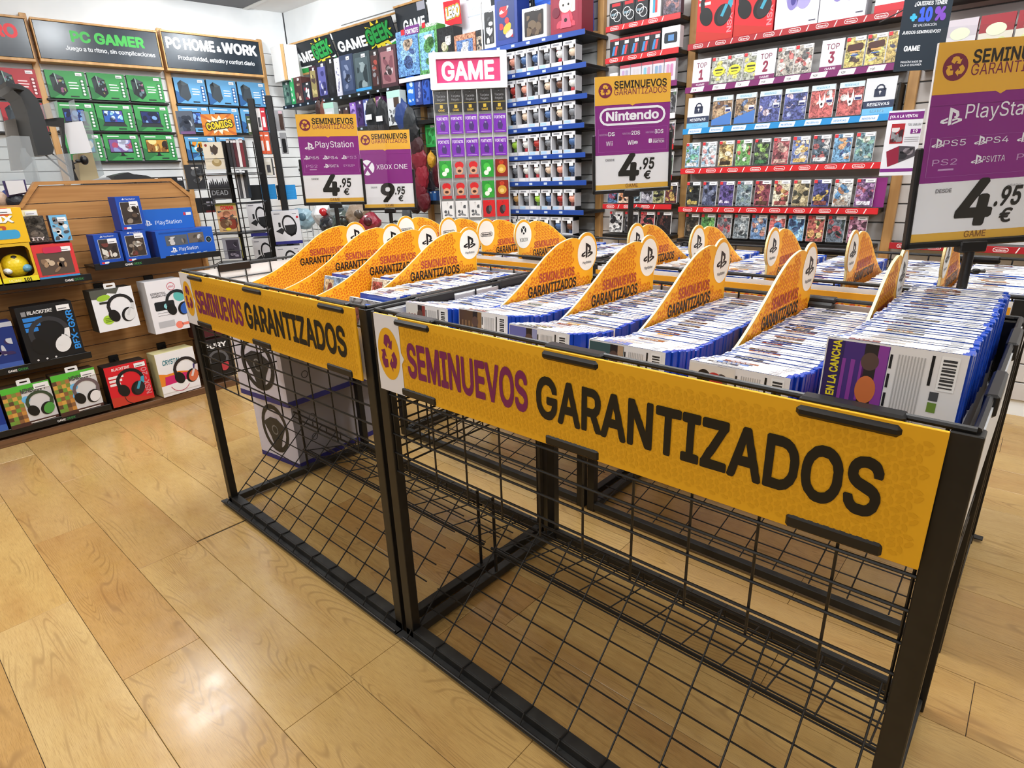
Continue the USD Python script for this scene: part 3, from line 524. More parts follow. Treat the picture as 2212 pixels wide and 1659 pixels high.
def make_sign(label, kind, base, zsign, deg, roll, sc=1.):
    t = thing('price_sign', label, 'price sign', base, deg); zs = zsign - base[2]; w, h = .297, .42
    q = MB(); q.lathe([(0, 0), (.045, 0), (.045, .006), (.011, .012), (.0105, zs - .02)], 14).cbox((-.03, -.012, zs - .03), (.03, .012, zs - .004), .003).rod((.0, 0, zs - .075), (.045, 0, zs - .075), .004).blob((.024, 0, zs - .075), (.012, .006, .007))
    part('pole', q, 'black_plastic', t, 40)
    R = trimesh.transformations.rotation_matrix(math.radians(roll), (0, 1, 0)); R[:3, :3] *= sc; R[:3, 3] = (0, 0, zs)
    def rot(mb):
        v, f, c = mb.arrays(); o = MB(); o.v, o.f, o.c = [trimesh.transform_points(v, R)], [f], [c]; return o
    q = MB().cbox((-w / 2 - .012, -.009, -.016), (w / 2 + .012, .009, 0), .003).cbox((-w / 2 - .012, -.009, -.016), (-w / 2, .009, h * .5), .003).cbox((w / 2, -.009, -.016), (w / 2 + .012, .009, h * .5), .003)
    part('frame', rot(q), 'black_plastic', t)
    part('card', rot(MB().box((-w / 2, -.003, 0), (w / 2, .003, h), '#dedcdc')), 'print', t)
    a = poster(kind); pr = part('poster', rot(a.mb()), 'print', t)
    part('clear_sleeve', rot(MB().box((-w / 2 - .002, -.0075, .0), (w / 2 + .002, -.007, h + .028))), 'acrylic', t)
    return t
for lab_, kd_, x_, y_, z_, yw_, ro_, sc_ in (('tall price sign 4.95 with PlayStation heading, cut by the right edge of the photo', 'psr', 1.262, .77, 1.331, 41.6, -2.2, .954), ('price sign 4.95 with white Nintendo oval on purple, in the middle of the bins', 'nin', .159, 1.12, 1.437, 42, -1.4, .92),
        ('price sign 4.95 with PlayStation heading, left of the XBOX ONE sign', 'ps', -1.32, .76, 1.401, 48, .8, .953), ('price sign 9.95 with XBOX ONE heading on purple', 'xb', -1.36, 1.12, 1.353, 40, .5, .929)):
    make_sign(lab_, kd_, (x_, y_, ZT), z_, yw_, ro_, sc_)
# ================================================================ PRODUCT BOXES: helpers
def product(name, label, cat, fr, u0, u1, v0, v1, wf, depth, side, art, group=None, rz=0, rx=0, parts=None, pm='print', am=None, sticker=None, tab=False, proto=False):
    "a carton with printed front: origin at the base centre of the front"
    w, h = abs(u1 - u0), abs(v1 - v0); t = thing(name, label, cat, fr.p((u0 + u1) / 2, wf, v0), fr.deg + rz, group, rx)
    part('carton', MB().cbox((-w / 2, 0, 0), (w / 2, depth, h), .002, side), pm, t)
    a = Art(0., .0006); art(a, w, h)
    if a.L: part('front_print', a.mb(), am or 'print', t)
    if sticker: a = Art(-.003, .0004); x, z, sw, sh = sticker; a.rect(x, z, x + sw, z + sh, '#f0f0f2'); a.rect(x + .1 * sw, z + .25 * sh, x + .75 * sw, z + .42 * sh, '#77777c'); part('price_sticker', a.mb(), 'print', t)
    if tab: part('hang_tab', MB().prism(rrect(-.035, h - .002, .035, h + .035, .006).difference(rrect(-.02, h + .012, .02, h + .022, .004)), .004, .006, '#e8e9ea'), 'print', t)
    for nm, mb, m in (parts(w, h) if parts else []): part(nm, mb, m, t)
    return t
def headphone(a, cx, cz, s, band='#1b1b1d', cup='#1b1b1d', accent=None, k=3):
    a.put(arc(cx, cz + .1 * s, s * .38, s * .5, 10, 170, 10), band, k); a.put(Polygon([(cx - s * .5, cz + .18 * s), (cx - s * .38, cz + .18 * s), (cx - s * .34, cz - .1 * s), (cx - s * .48, cz - .05 * s)]), band, k); a.put(Polygon([(cx + s * .5, cz + .18 * s), (cx + s * .38, cz + .18 * s), (cx + s * .30, cz - .1 * s), (cx + s * .46, cz - .1 * s)]), accent or band, k)
    a.put(affinity.rotate(ell(cx - s * .3, cz - .22 * s, s * .19, s * .25), 20), '#161617', k + 1); a.put(affinity.rotate(ell(cx + s * .2, cz - .25 * s, s * .24, s * .29), -25), '#161617', k + 1); a.put(affinity.rotate(ell(cx + s * .25, cz - .26 * s, s * .19, s * .25), -25), cup, k + 2)
    if accent: a.put(affinity.rotate(sbox(cx + s * .2, cz - .3 * s, cx + s * .29, cz + .02 * s), -25), accent, k + 3)
def blots(a, x0, z0, x1, z1, cols, n, seed, k=2, r=.03):
    "loose painted shapes standing for artwork"
    if not cols: return
    q = random.Random(seed); clip = sbox(x0, z0, x1, z1)
    for i in range(n): a.put(affinity.rotate(ell(q.uniform(x0, x1), q.uniform(z0, z1), r * q.uniform(.4, 1.2), r * q.uniform(.3, 1.)), q.uniform(0, 180)).intersection(clip), q.choice(cols), k + i % 3)
CT_ = Frame(-3.2, 0, 90)
# ================================================================ THE COUNTER WITH SLATTED FRONT
c = thing('sales_counter', 'wooden sales counter with slatted front and clipped upper corners, on the left', 'counter', (-3.2, 0, 0), 90)
zz = [.055 + .1055 * k for k in range(15)]
for k, z in enumerate(zz):
    z1 = min(z + .1005, 1.535); zl = max(z, 1.43)
    def xe(zq): return .88 - max(0, zq - 1.425) * 1.0
    def xs_(zq): return (-1.35 if zq < 1.39 else -.135 + (zq - 1.40) * .9)
    if z1 - z < .01: continue
    if z < 1.38: P_ = Polygon([(-1.35, z), (.87, z), (.87, z1), (-1.35, z1)])
    else: P_ = Polygon([(xs_(z), z), (xe(z), z), (xe(z1), z1), (xs_(z1), z1)])
    part('slat', MB().prism(P_, .25, .268), 'counter_wood', c)
part('slat_backing', MB().prism(Polygon([(-1.35, .05), (.86, .05), (.86, 1.42), (.75, 1.53), (-.03, 1.53), (-.14, 1.40), (-1.35, 1.40)]), .266, .29, '#d9d9d8'), 'print', c)
part('edge_trim', MB().prism(Polygon([(.865, .05), (.89, .05), (.89, 1.43), (.765, 1.555), (-.035, 1.555), (-.16, 1.40), (-.135, 1.40), (-.02, 1.535), (.755, 1.535), (.865, 1.42)]), .24, .31), 'counter_wood', c)
part('plinth', MB().cbox((-1.4, .005, 0), (.87, .60, .05), .003), 'counter_wood_dark', c)
part('side_panel', MB().cbox((.862, .29, .05), (.885, .62, 1.0), .003), 'counter_wood_dark', c)
part('counter_top', MB().cbox((-1.4, .29, 1.0), (.88, .85, 1.04), .004), 'counter_wood', c)
for (u0, u1, v) in ((-.9, .075, .975), (.105, .91, 1.03), (-.9, -.04, .478), (-.9, -.01, .098)):
    s_ = lone('display_shelf', MB().cbox((u0, .0, v - .022), (u1, .245, v - .006), .003).cbox((u0, -.004, v - .03), (u1, .0005, v + .012), .002), 'black_plastic', {.975: 'black counter shelf under the yellow ball box', 1.03: 'black counter shelf under the blue figure boxes', .478: 'black counter shelf under the black boxed headset', .098: 'black counter shelf nearest the floor, under the grass-green headset boxes'}[v], 'shelf', (-3.2, 0, 0), 90)
    t = thing('shelf_label', {.975: 'small white and green shelf label under the red window box', 1.03: 'small white and green shelf label under the blue figure boxes', .478: 'small white and green shelf label under the black headset box', .098: 'small white and green shelf label under the grass-green headset boxes'}[v], 'label', CT_.p({.975: -.02, 1.03: .33, .478: -.43, .098: -.27}[v], -.0045, v - .028), 90)
    a = Art(-.0005); a.rect(-.06, 0, .06, .03, '#15171a'); a.text('GAME', -.05, .008, '#f0f0f0', .045, .013, 1); a.text('GEEK', .0, .008, '#3f8a4a', .05, .014, 1); part('print', a.mb(), 'print', t)
hk = MB()
for (u, v) in ((.155, .86), (.47, .87), (.13, .35), (.45, .37), (.74, .6), (.74, .25)): hk.rod((u, .0, v), (u, .25, v), .004).cbox((u - .03, .235, v - .02), (u + .03, .25, v + .03), .003)
part('peg_hook', hk, 'black_metal', c)
# ---- on the counter shelves
def A_yellow(a, w, h):
    a.rect(-w / 2, 0, w / 2, h, '#eab91f'); a.rect(-w * .5, h * .78, w * .3, h, '#d9542a', 1); a.text('NX', w * .02, h * .6, '#f4f4f4', w * .32, h * .17, 1.5, layer=3); a.text('NX', w * .015, h * .585, '#3a3a3a', w * .33, h * .18, 1.5, layer=2); a.put(rrect(-w * .3, h * .12, w * .38, h * .38, .02), '#3f9fd2', 2); a.put(ell(w * .0, h * .2, .016), '#274a66', 3); a.put(ell(w * .0, h * .2, .009), '#9ac0d8', 4); a.put(rrect(-w * .2, h * .38, w * .2, h * .5, .01).difference(sbox(-w * .14, h * .36, w * .14, h * .45)), '#b5542e', 2)
product('toy_box', 'yellow toy carton with a blue case picture, standing on the yellow ball box', 'toy box', CT_, -.50, -.185, 1.213, 1.412, .0, .14, '#e2ac1a', A_yellow, sticker=(.03, .165, .08, .03))
def ball(w, h): return [('ball', MB().blob((.0, .07, h * .43), (w * .40, w * .34, h * .30), '#e8cc22', 2), 'plastic'), ('ball_marks', MB().blob((.045, .036, h * .36), (.03, .03, .025), '#5f9fc0', 1).blob((-.045, .04, h * .32), (.025, .03, .02), '#dfe6ea', 1).blob((.0, .055, h * .62), (.03, .03, .02), '#2a2a2a', 1), 'plastic'), ('front_lip', MB().box((-w / 2, -.004, 0), (w / 2, .0, h * .17), '#e9dc2c'), 'print'), ('lettering', (lambda a: (a.text('HOME', -.06, h * .05, '#f5ee9a', .06, .016, 1), a.text('101', .012, h * .05, '#26261a', .04, .018, 1.3), a)[-1])(Art(-.0045)).mb(), 'print'), ('window_frame', MB().prism(sbox(-w / 2, h * .17, w / 2, h).difference(rrect(-w * .43, h * .17, w * .43, h * .93, .03)), -.004, .0, '#d8b02a'), 'print')]
def open_box(name, label, u0, u1, v0, v1):
    w, h = u1 - u0, v1 - v0; t = thing(name, label, 'toy box', CT_.p((u0 + u1) / 2, .0, v0), 90)
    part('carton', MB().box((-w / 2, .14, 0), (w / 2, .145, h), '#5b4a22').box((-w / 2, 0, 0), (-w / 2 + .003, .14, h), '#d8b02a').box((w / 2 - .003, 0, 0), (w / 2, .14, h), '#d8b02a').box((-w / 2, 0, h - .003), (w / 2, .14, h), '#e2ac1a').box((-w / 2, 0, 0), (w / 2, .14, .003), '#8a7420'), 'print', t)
    for nm, mb, m in ball(w, h): part(nm, mb, m, t)
open_box('ball_box', 'open yellow box holding a yellow ball with 101 on it', -.368, -.194, .976, 1.21)
open_box('ball_box', 'yellow ball box cut off by the left edge of the photo', -.555, -.376, .976, 1.21)
def art_of(bg, cols, n=10, seed=1, r=.03, text=None, tcol='#eee', frame=None):
    def f(a, w, h):
        a.rect(-w / 2, 0, w / 2, h, bg); blots(a, -w * .46, h * .05, w * .46, h * .92, cols, n, seed, 1, r)
        if text: a.text(text, 0, h * .08, tcol, w * .6, h * .12, 1.3, align='c', layer=5)
    return f
product('book_box', 'dark grey boxed item lettered ITY beside the yellow carton', 'box', CT_, -.186, -.078, 1.20, 1.356, .06, .05, '#2b2f3e', art_of('#54514c', ['#3d3b38', '#6a655c', '#48453f'], 8, 3, .035, 'ITY'), am='art_print', rz=-6)
product('yellow_card', 'pale yellow card with price sticker standing behind the dark grey box', 'card', CT_, -.175, -.09, 1.20, 1.392, .12, .01, '#efe7b0', lambda a, w, h: a.rect(-w / 2, 0, w / 2, h, '#f0e9bb'), sticker=(-.02, .16, .06, .025))
product('puzzle_box', 'blue boxed item with a crowd of pale painted shapes, above the red window box', 'box', CT_, -.06, .032, 1.20, 1.356, .02, .06, '#1f2746', art_of('#6fb2dc', ['#b7c2cc', '#4b5058', '#e3e6e8', '#8a8f96', '#6f6258'], 22, 5, .016), sticker=(-.005, .118, .045, .025))
product('plinth_box', 'dark box lying behind the red window box on the left counter shelf', 'box', CT_, -.19, .03, .975, 1.199, .09, .1, '#23262d', lambda a, w, h: None)
def win(bg, win_c, cols, seed, top=.22):
    def f(a, w, h): a.rect(-w / 2, 0, w / 2, h, bg); a.rect(-w * .42, h * .14, w * .40, h * (1 - top), win_c, 1); blots(a, -w * .36, h * .2, w * .34, h * .6, cols, 9, seed, 2, .022)
    return f
def A_red(a, w, h): win('#d63a3c', '#5a4a40', ['#8a6f58', '#c9b49a', '#3a302c', '#a88a6c'], 8)(a, w, h); a.put(rrect(-w * .25, h * .76, w * .2, h * .93, .01), '#c72f52', 5); a.text('RACER', 0, h * .8, '#f0c8cc', w * .3, h * .08, 1, align='c', layer=6) if False else None; a.rect(-w / 2, 0, w / 2, h * .10, '#3c8fca', 5)
product('toy_box', 'red and blue window box with a brown toy inside, at the shelf end', 'toy box', CT_, -.192, .018, .976, 1.187, .0, .085, '#c93338', A_red, sticker=(.03, .165, .06, .028))
def A_ps(seed):
    def f(a, w, h):
        a.rect(-w / 2, 0, w / 2, h, '#1c4cb0'); a.put(ps_logo(-w * .2, h * .925, .012), '#e8ecf4', 1); a.text('PlayStation', -w * .12, h * .9, '#e8ecf4', w * .42, .009, 0, layer=1)
        a.put(rrect(-w * .38, h * .16, w * .38, h * .84, .006), '#c9cfdc', 1); a.put(rrect(-w * .36, h * .17, w * .36, h * .83, .005), '#3b332f', 2); blots(a, -w * .3, h * .2, w * .3, h * .7, ['#6f3a34', '#8f8478', '#d8d4cc', '#2a2422', '#5a4a3e'], 12, seed, 3, .02); a.rect(-w * .42, h * .03, -w * .3, h * .09, '#d43a4a', 1); a.rect(-w * .3, h * .03, -w * .12, h * .09, '#e6e6ea', 1)
    return f
G_ps = None
product('figure_box', 'blue figure window box stacked on top of the two others', 'figure box', CT_, .31, .462, 1.235, 1.447, .0, .1, '#173c8f', A_ps(2), G_ps, 8, sticker=(-.0, .15, .055, .03))
product('figure_box', 'blue figure window box at the lower left of the stack of three', 'figure box', CT_, .137, .285, 1.031, 1.222, .0, .1, '#173c8f', A_ps(4), G_ps, 8, sticker=(-.0, .13, .055, .03))
product('figure_box', 'blue figure window box at the lower right of the stack of three', 'figure box', CT_, .295, .447, 1.031, 1.233, .0, .1, '#173c8f', A_ps(6), G_ps, 5, sticker=(-.0, .15, .055, .03))
def A_psback(a, w, h):
    a.rect(-w / 2, 0, w / 2, h, '#1f66c4'); a.put(ps_logo(-w * .38, h * .72, .04), '#f0f4fa', 1); a.text('PlayStation', -w * .24, h * .68, '#f0f4fa', w * .5, .026, 0, layer=1); a.rect(w * .32, h * .84, w * .36, h * .9, '#d43a4a', 1); a.rect(w * .37, h * .84, w * .47, h * .9, '#e6e6ea', 1)
    for i in range(5): a.put(ell(-w * .3 + w * .17 * i, h * .36, .015, .022), ['#b5543a', '#2f3a4a', '#c08a4a', '#d8dce2', '#232a38'][i], 1); a.put(ell(-w * .3 + w * .17 * i, h * .36, .008, .011), ['#e8c8a0', '#6f7f94', '#6a3f24', '#8f98a8', '#596275'][i], 2)
product('display_header', 'blue PlayStation display header card with five small figure heads behind the long box', 'display card', CT_, .47, .82, 1.031, 1.353, .13, .02, '#1b50a8', A_psback)
def A_pslong(a, w, h):
    a.rect(-w / 2, 0, w / 2, h, '#1d5cc2'); a.rect(-w * .36, h * .42, w * .02, h * .8, '#59606a', 1); a.rect(w * .04, h * .45, w * .32, h * .83, '#6a625c', 1); blots(a, -w * .34, h * .45, w * .3, h * .75, ['#c9c9cb', '#8a8580', '#e4e4e6', '#4a4642'], 12, 9, 2, .018); a.put(ps_logo(-w * .25, h * .25, .036), '#f0f4fa', 1); a.text('PlayStation', -w * .16, h * .2, '#f0f4fa', w * .34, .024, 0, layer=1)
    a.put(ell(w * .40, h * .52, .022), '#b9c4d2', 1); a.put(ell(w * .40, h * .52, .019), '#15191c', 2); a.put(ell(w * .40, h * .52, .010), '#2b5560', 3); a.rect(-w * .45, h * .88, w * .3, h * .93, '#174a9e', 1)
    for i in range(6): a.rect(-w * .34 + i * w * .12, h * .05, -w * .27 + i * w * .12, h * .08, '#b9cbe6', 1)
product('figure_box', 'long low blue PlayStation window box at the right end of the counter shelf', 'figure box', CT_, .50, .905, 1.031, 1.213, .02, .13, '#173c8f', A_pslong, None, 8)
def A_bfx(a, w, h):
    a.rect(-w / 2, 0, w / 2, h, '#17181b'); a.text('BLACKFIRE', -w * .32, h * .86, '#d8d8da', w * .44, .02, 1.2, 8); a.rect(-w * .42, h * .84, -w * .34, h * .92, '#8a8a8e', 1)
    for i in range(3): a.rect(-w * .42, h * (.74 - .09 * i), -w * (.08 + .06 * i), h * (.81 - .09 * i), '#2f7fd2', 1)
    headphone(a, -w * .03, h * .42, h * .62, '#34353a', '#e3e4e6', '#e3e4e6', 2); a.put(affinity.rotate(letters('BFX-GXR', 0, 0, h * .72, .032, 1.2), 90, origin=(0, 0)).buffer(0), '#2f8fe6', 1); p_, c_, k_ = a.L[-1]; b = p_.bounds; a.L[-1] = (affinity.translate(p_, w * .46 - b[2], h * .12 - b[1]), c_, k_)
    for i in range(3): a.put(ell(-w * .36 + i * w * .16, h * .05, .006), '#d0d0d4', 1)
product('headset_box', 'black headset carton with blue BFX-GXR lettering on the middle counter shelf', 'headset box', CT_, -.362, -.068, .482, .834, .0, .12, '#121316', A_bfx, None, 4, sticker=(.06, .30, .07, .035))
product('headset_box', 'dark blue carton cut by the left edge on the middle counter shelf', 'headset box', CT_, -.62, -.392, .482, .764, .0, .12, '#1b2e6a', lambda a, w, h: (a.rect(-w / 2, 0, w / 2, h, '#1d3278'), a.rect(w * .1, h * .9, w * .5, h, '#b9bcc6', 1), a.rect(-w / 2, h * .03, w / 2, h * .13, '#3d5aa8', 1), blots(a, -w * .1, h * .3, w * .4, h * .65, ['#8a3a3a', '#c0c4d0', '#3a2c5a'], 7, 4, 2, .03)))
def A_white(a, w, h):
    a.rect(-w / 2, 0, w / 2, h, '#e9ebf0'); a.put(Polygon([(-w / 2, h), (w * .2, h), (w * .1, h * .86), (-w * .1, h * .9), (-w * .25, h * .78), (-w / 2, h * .8)]), '#55574f', 1); a.put(affinity.rotate(ell(-w * .22, h * .8, w * .16, h * .07), 8), '#9cc63a', 2); a.text('KPRO', -w * .34, h * .66, '#2d302c', w * .2, .02, 1.2, layer=2) if False else a.rect(-w * .34, h * .66, -w * .12, h * .71, '#2d302c', 2)
    headphone(a, w * .14, h * .48, h * .62, '#232325', '#dfe1e4', '#cfd1d4', 2); a.put(ell(-w * .22, h * .27, w * .13, h * .11), '#a6cf3c', 2)
    for i in range(3): a.rect(-w * .30, h * (.22 + .04 * i), -w * .14, h * (.235 + .04 * i), '#5a7a1c', 3)
product('headset_box', 'white headset carton with lime green splashes hanging on the counter', 'headset box', CT_, .035, .287, .60, .875, .0, .11, '#2f302c', A_white, None, 6, tab=True)
def A_pack(a, w, h):
    a.rect(-w / 2, 0, w / 2, h, '#e7e6ec'); a.text('ESSENTIAL', -w * .4, h * .74, '#3c3c42', w * .42, .014, 1); a.text('GAMING PACK', -w * .4, h * .69, '#3c3c42', w * .5, .014, 1, layer=1); a.put(ell(w * .2, h * .86, .028).difference(ell(w * .2, h * .86, .024)), '#c85468', 1); a.text('6in1', w * .2, h * .84, '#c85468', .036, .014, 1, align='c', layer=1)
    a.put(ell(w * .38, h * .66, .04), '#5fb8b4', 1); a.put(rrect(-w * .36, h * .43, w * .2, h * .6, .01), '#1b1f24', 1); a.put(ell(-w * .02, h * .5, .022, .02), '#8ed0d8', 2); headphone(a, w * .3, h * .52, h * .45, '#1f2428', '#2f5fb8', None, 3); a.rect(-w * .32, h * .38, w * .1, h * .385, '#222', 1); a.rect(-w * .32, h * .33, w * .05, h * .335, '#222', 1); a.rect(-w * .36, h * .1, w * .1, h * .22, '#b9bac0', 1); a.put(ell(w * .22, h * .1, .026), '#f0836f', 1); a.rect(w * .3, h * .08, w * .5, h * .13, '#f0836f', 1)
product('accessory_box', 'white accessory pack carton with controller and headset, next to the front left bin', 'accessory box', CT_, .36, .60, .518, .885, .0, .12, '#d3d2d6', A_pack, None, 6)
def A_mine(hc):
    def f(a, w, h):
        a.rect(-w / 2, 0, w / 2, h, '#d4d3d6'); a.rect(-w / 2, h * .84, w / 2, h, '#54b83a', 1); q = random.Random(5)
        for i in range(9):
            for j in range(4):
                if j < 4 - i * .08: x = -w / 2 + j * w * .095; z = h * (.76 - .095 * i); a.rect(x, z, x + w * .095, z + h * .095, q.choice(['#6f9a3c', '#8a5f3c', '#a87444', '#c48a42', '#5f4430', '#7a8f3c', '#d2a04c']), 2)
        a.rect(-w / 2, 0, w / 2, h * .10, '#4a2f2a', 3); a.text('MINECRAFT', -w * .12, h * .80, '#4a4a48', w * .52, .026, 1.3, layer=4); a.put(ell(-w * .06, h * .64, .022), '#6cb6e6', 3); headphone(a, w * .2, h * .46, h * .56, '#3a4a34' if hc == '#4f9a44' else '#6a5a5e', hc, None, 4); a.rect(-w * .1, h * .04, w * .42, h * .065, '#dcdad8', 4)
        if hc != '#4f9a44': a.put(ell(-w * .05, h * .42, .022), '#6cb6e6', 3)
    return f
product('headset_box', 'grass-green and brown blocky headset carton with green headphones, lowest shelf', 'headset box', CT_, -.55, -.30, .102, .365, .0, .09, '#4a3a2a', A_mine('#4f9a44'), None, 4, tab=True, sticker=(.04, .22, .08, .035))
product('headset_box', 'grass-green and brown blocky headset carton with white headphones, lowest shelf', 'headset box', CT_, -.292, -.046, .102, .382, .0, .09, '#4a3a2a', A_mine('#e6e4e6'), None, 4, tab=True, sticker=(.04, .23, .08, .035))
product('headset_box', 'deep blue carton at the left edge of the lowest counter shelf', 'headset box', CT_, -.80, -.565, .102, .34, .0, .09, '#15307a', lambda a, w, h: (a.rect(-w / 2, 0, w / 2, h, '#16358c'), a.rect(-w / 2, h * .02, w / 2, h * .2, '#3c62b8', 1)))
def A_nsx(a, w, h):
    a.rect(-w / 2, 0, w / 2, h, '#d41f2c'); a.text('BLACKFIRE', -w * .34, h * .88, '#f0d8d8', w * .42, .018, 1.2, 6); a.put(Polygon([(-w / 2, h * .25), (-w * .1, h * .2), (w * .5, h * .05), (w * .5, 0), (-w / 2, 0)]), '#c23a2a', 1)
    for i in range(3): a.put(rrect(-w * .45, h * (.70 - .09 * i), -w * (.10 + .05 * i), h * (.76 - .09 * i), .004), '#f0e4e4', 2)
    headphone(a, w * .03, h * .5, h * .62, '#1b1b1e', '#26262a', '#3fa0bc', 3); p_ = affinity.rotate(letters('NSX-20', 0, 0, h * .68, .034, 1.1), 90, origin=(0, 0)); b = p_.bounds; a.put(affinity.translate(p_, w * .47 - b[2], h * .14 - b[1]), '#d98a92', 2); a.put(arc(w * .05, h * .2, .06, .064, 180, 260), '#222', 3)
product('headset_box', 'red headset carton lettered NSX-20 low on the counter', 'headset box', CT_, .0, .263, .073, .36, .0, .12, '#1a1a1c', A_nsx, None, 3, sticker=(.05, .245, .07, .03))
def A_cry(a, w, h):
    a.rect(-w / 2, 0, w / 2, h, '#eeedf0'); a.text('CRYSTAL', -w * .36, h * .72, '#3f7f8c', w * .46, .034, 1.2, 8)
    a.put(Polygon([(-w * .5, h * .55), (-w * .3, h * .5), (w * .0, h * .52), (w * .5, h * .42), (w * .5, h * .2), (-w * .5, h * .22)]), '#e88a2c', 1); a.put(Polygon([(-w * .36, h * .45), (w * .1, h * .46), (w * .5, h * .40), (w * .5, h * .2), (-w * .4, h * .22)]), '#d2266c', 2); a.put(Polygon([(-w * .5, h * .25), (w * .5, h * .3), (w * .5, h * .06), (-w * .5, h * .08)]), '#f4f3f5', 3); a.put(Polygon([(w * .4, h * .6), (w * .5, h * .62), (w * .5, h * .3), (w * .38, h * .3)]), '#3a2c6a', 3); headphone(a, w * .2, h * .48, h * .56, '#2a2426', '#d8704a', '#e0d4d4', 4); a.put(arc(-w * .02, h * .28, .07, .074, 200, 330), '#c02a5a', 5)
product('headset_box', 'white headset carton lettered CRYSTAL low on the counter', 'headset box', CT_, .315, .588, .056, .378, .0, .12, '#d8cf9a', A_cry, None, 6)
product('headset_box', 'black headset carton with red headphones, seen through the bin wires', 'headset box', CT_, .63, .86, .09, .40, .0, .12, '#2a0f14', lambda a, w, h: (a.rect(-w / 2, 0, w / 2, h, '#18181a'), a.text('QUANTUM', 0, h * .78, '#e8e8ea', w * .8, .035, 1.3, align='c') if False else a.text('FURY', 0, h * .78, '#e8e8ea', w * .7, .035, 1.3, align='c'), headphone(a, 0, h * .42, h * .5, '#5a5a5e', '#b83a44', None, 3)))
product('headset_box', 'dark red carton above the black one behind the left bin, at the counter end', 'headset box', CT_, .62, .86, .42, .68, .02, .12, '#3a1218', lambda a, w, h: (a.rect(-w / 2, 0, w / 2, h, '#4a1820'), a.rect(-w * .4, h * .2, w * .4, h * .5, '#2a1014', 1)))
# ================================================================ LEFT WALL: HEADERS AND COMPUTER BOXES
def header(label, u0, u1, v0, v1, texts, wf=-.16):
    w, h = u1 - u0, v1 - v0; t = thing('header_sign', label, 'sign', LW.p((u0 + u1) / 2, wf, v0), LW.deg)
    part('panel', MB().cbox((-w / 2, 0, 0), (w / 2, .018, h), .003), 'navy_header', t)
    part('frame', MB().cbox((-w / 2 - .012, -.006, -.028), (w / 2 + .012, .15, -.001), .003).cbox((-w / 2 - .012, -.006, h + .001), (w / 2 + .012, .15, h + .02), .003).cbox((-w / 2 - .012, -.004, 0), (-w / 2 - .001, .15, h), .002).cbox((w / 2 + .001, -.004, 0), (w / 2 + .012, .15, h), .002), 'oak_trim', t)
    for i, (s, x, z, col, tw, th, b) in enumerate(texts):
        a = Art(-.0); a.text(s, x, z, col, tw, th, b); part('lettering', a.mb(), 'print', t)
    return t
header('dark header sign with green PC GAMER lettering', -2.488, -1.455, 2.69, 3.012, [('PC GAMER', -.24, .17, '#3fae4a', .63, .085, 1.5), ('Juego a tu ritmo, sin complicaciones', -.30, .09, '#e6eaee', .77, .036, 1)])
header('dark header sign with white PC HOME & WORK lettering', -1.40, -.40, 2.69, 3.027, [('PC HOME', -.475, .195, '#f4f6f8', .485, .095, 1.5), ('&', .03, .20, '#f4f6f8', .045, .05, 1.5), ('WORK', .085, .195, '#f4f6f8', .38, .095, 1.5), ('Productividad, estudio y confort diario', -.38, .09, '#e6eaee', .80, .038, 1.1)])
header('dark header sign ending in red RO, cut by the left edge of the photo', -3.55, -2.545, 2.68, 3.008, [('PC PRO', -.06, .17, '#e03038', .49, .10, 1.5), ('s.', .20, .075, '#e6eaee', .025, .03, 1)])
GR, BL, RD = ('#3f9a52', '#2c7540', '#e8f0ea'), ('#5f9fce', '#2c5f98', '#e6eef6'), ('#b2343c', '#8a2028', '#f4dcdc')
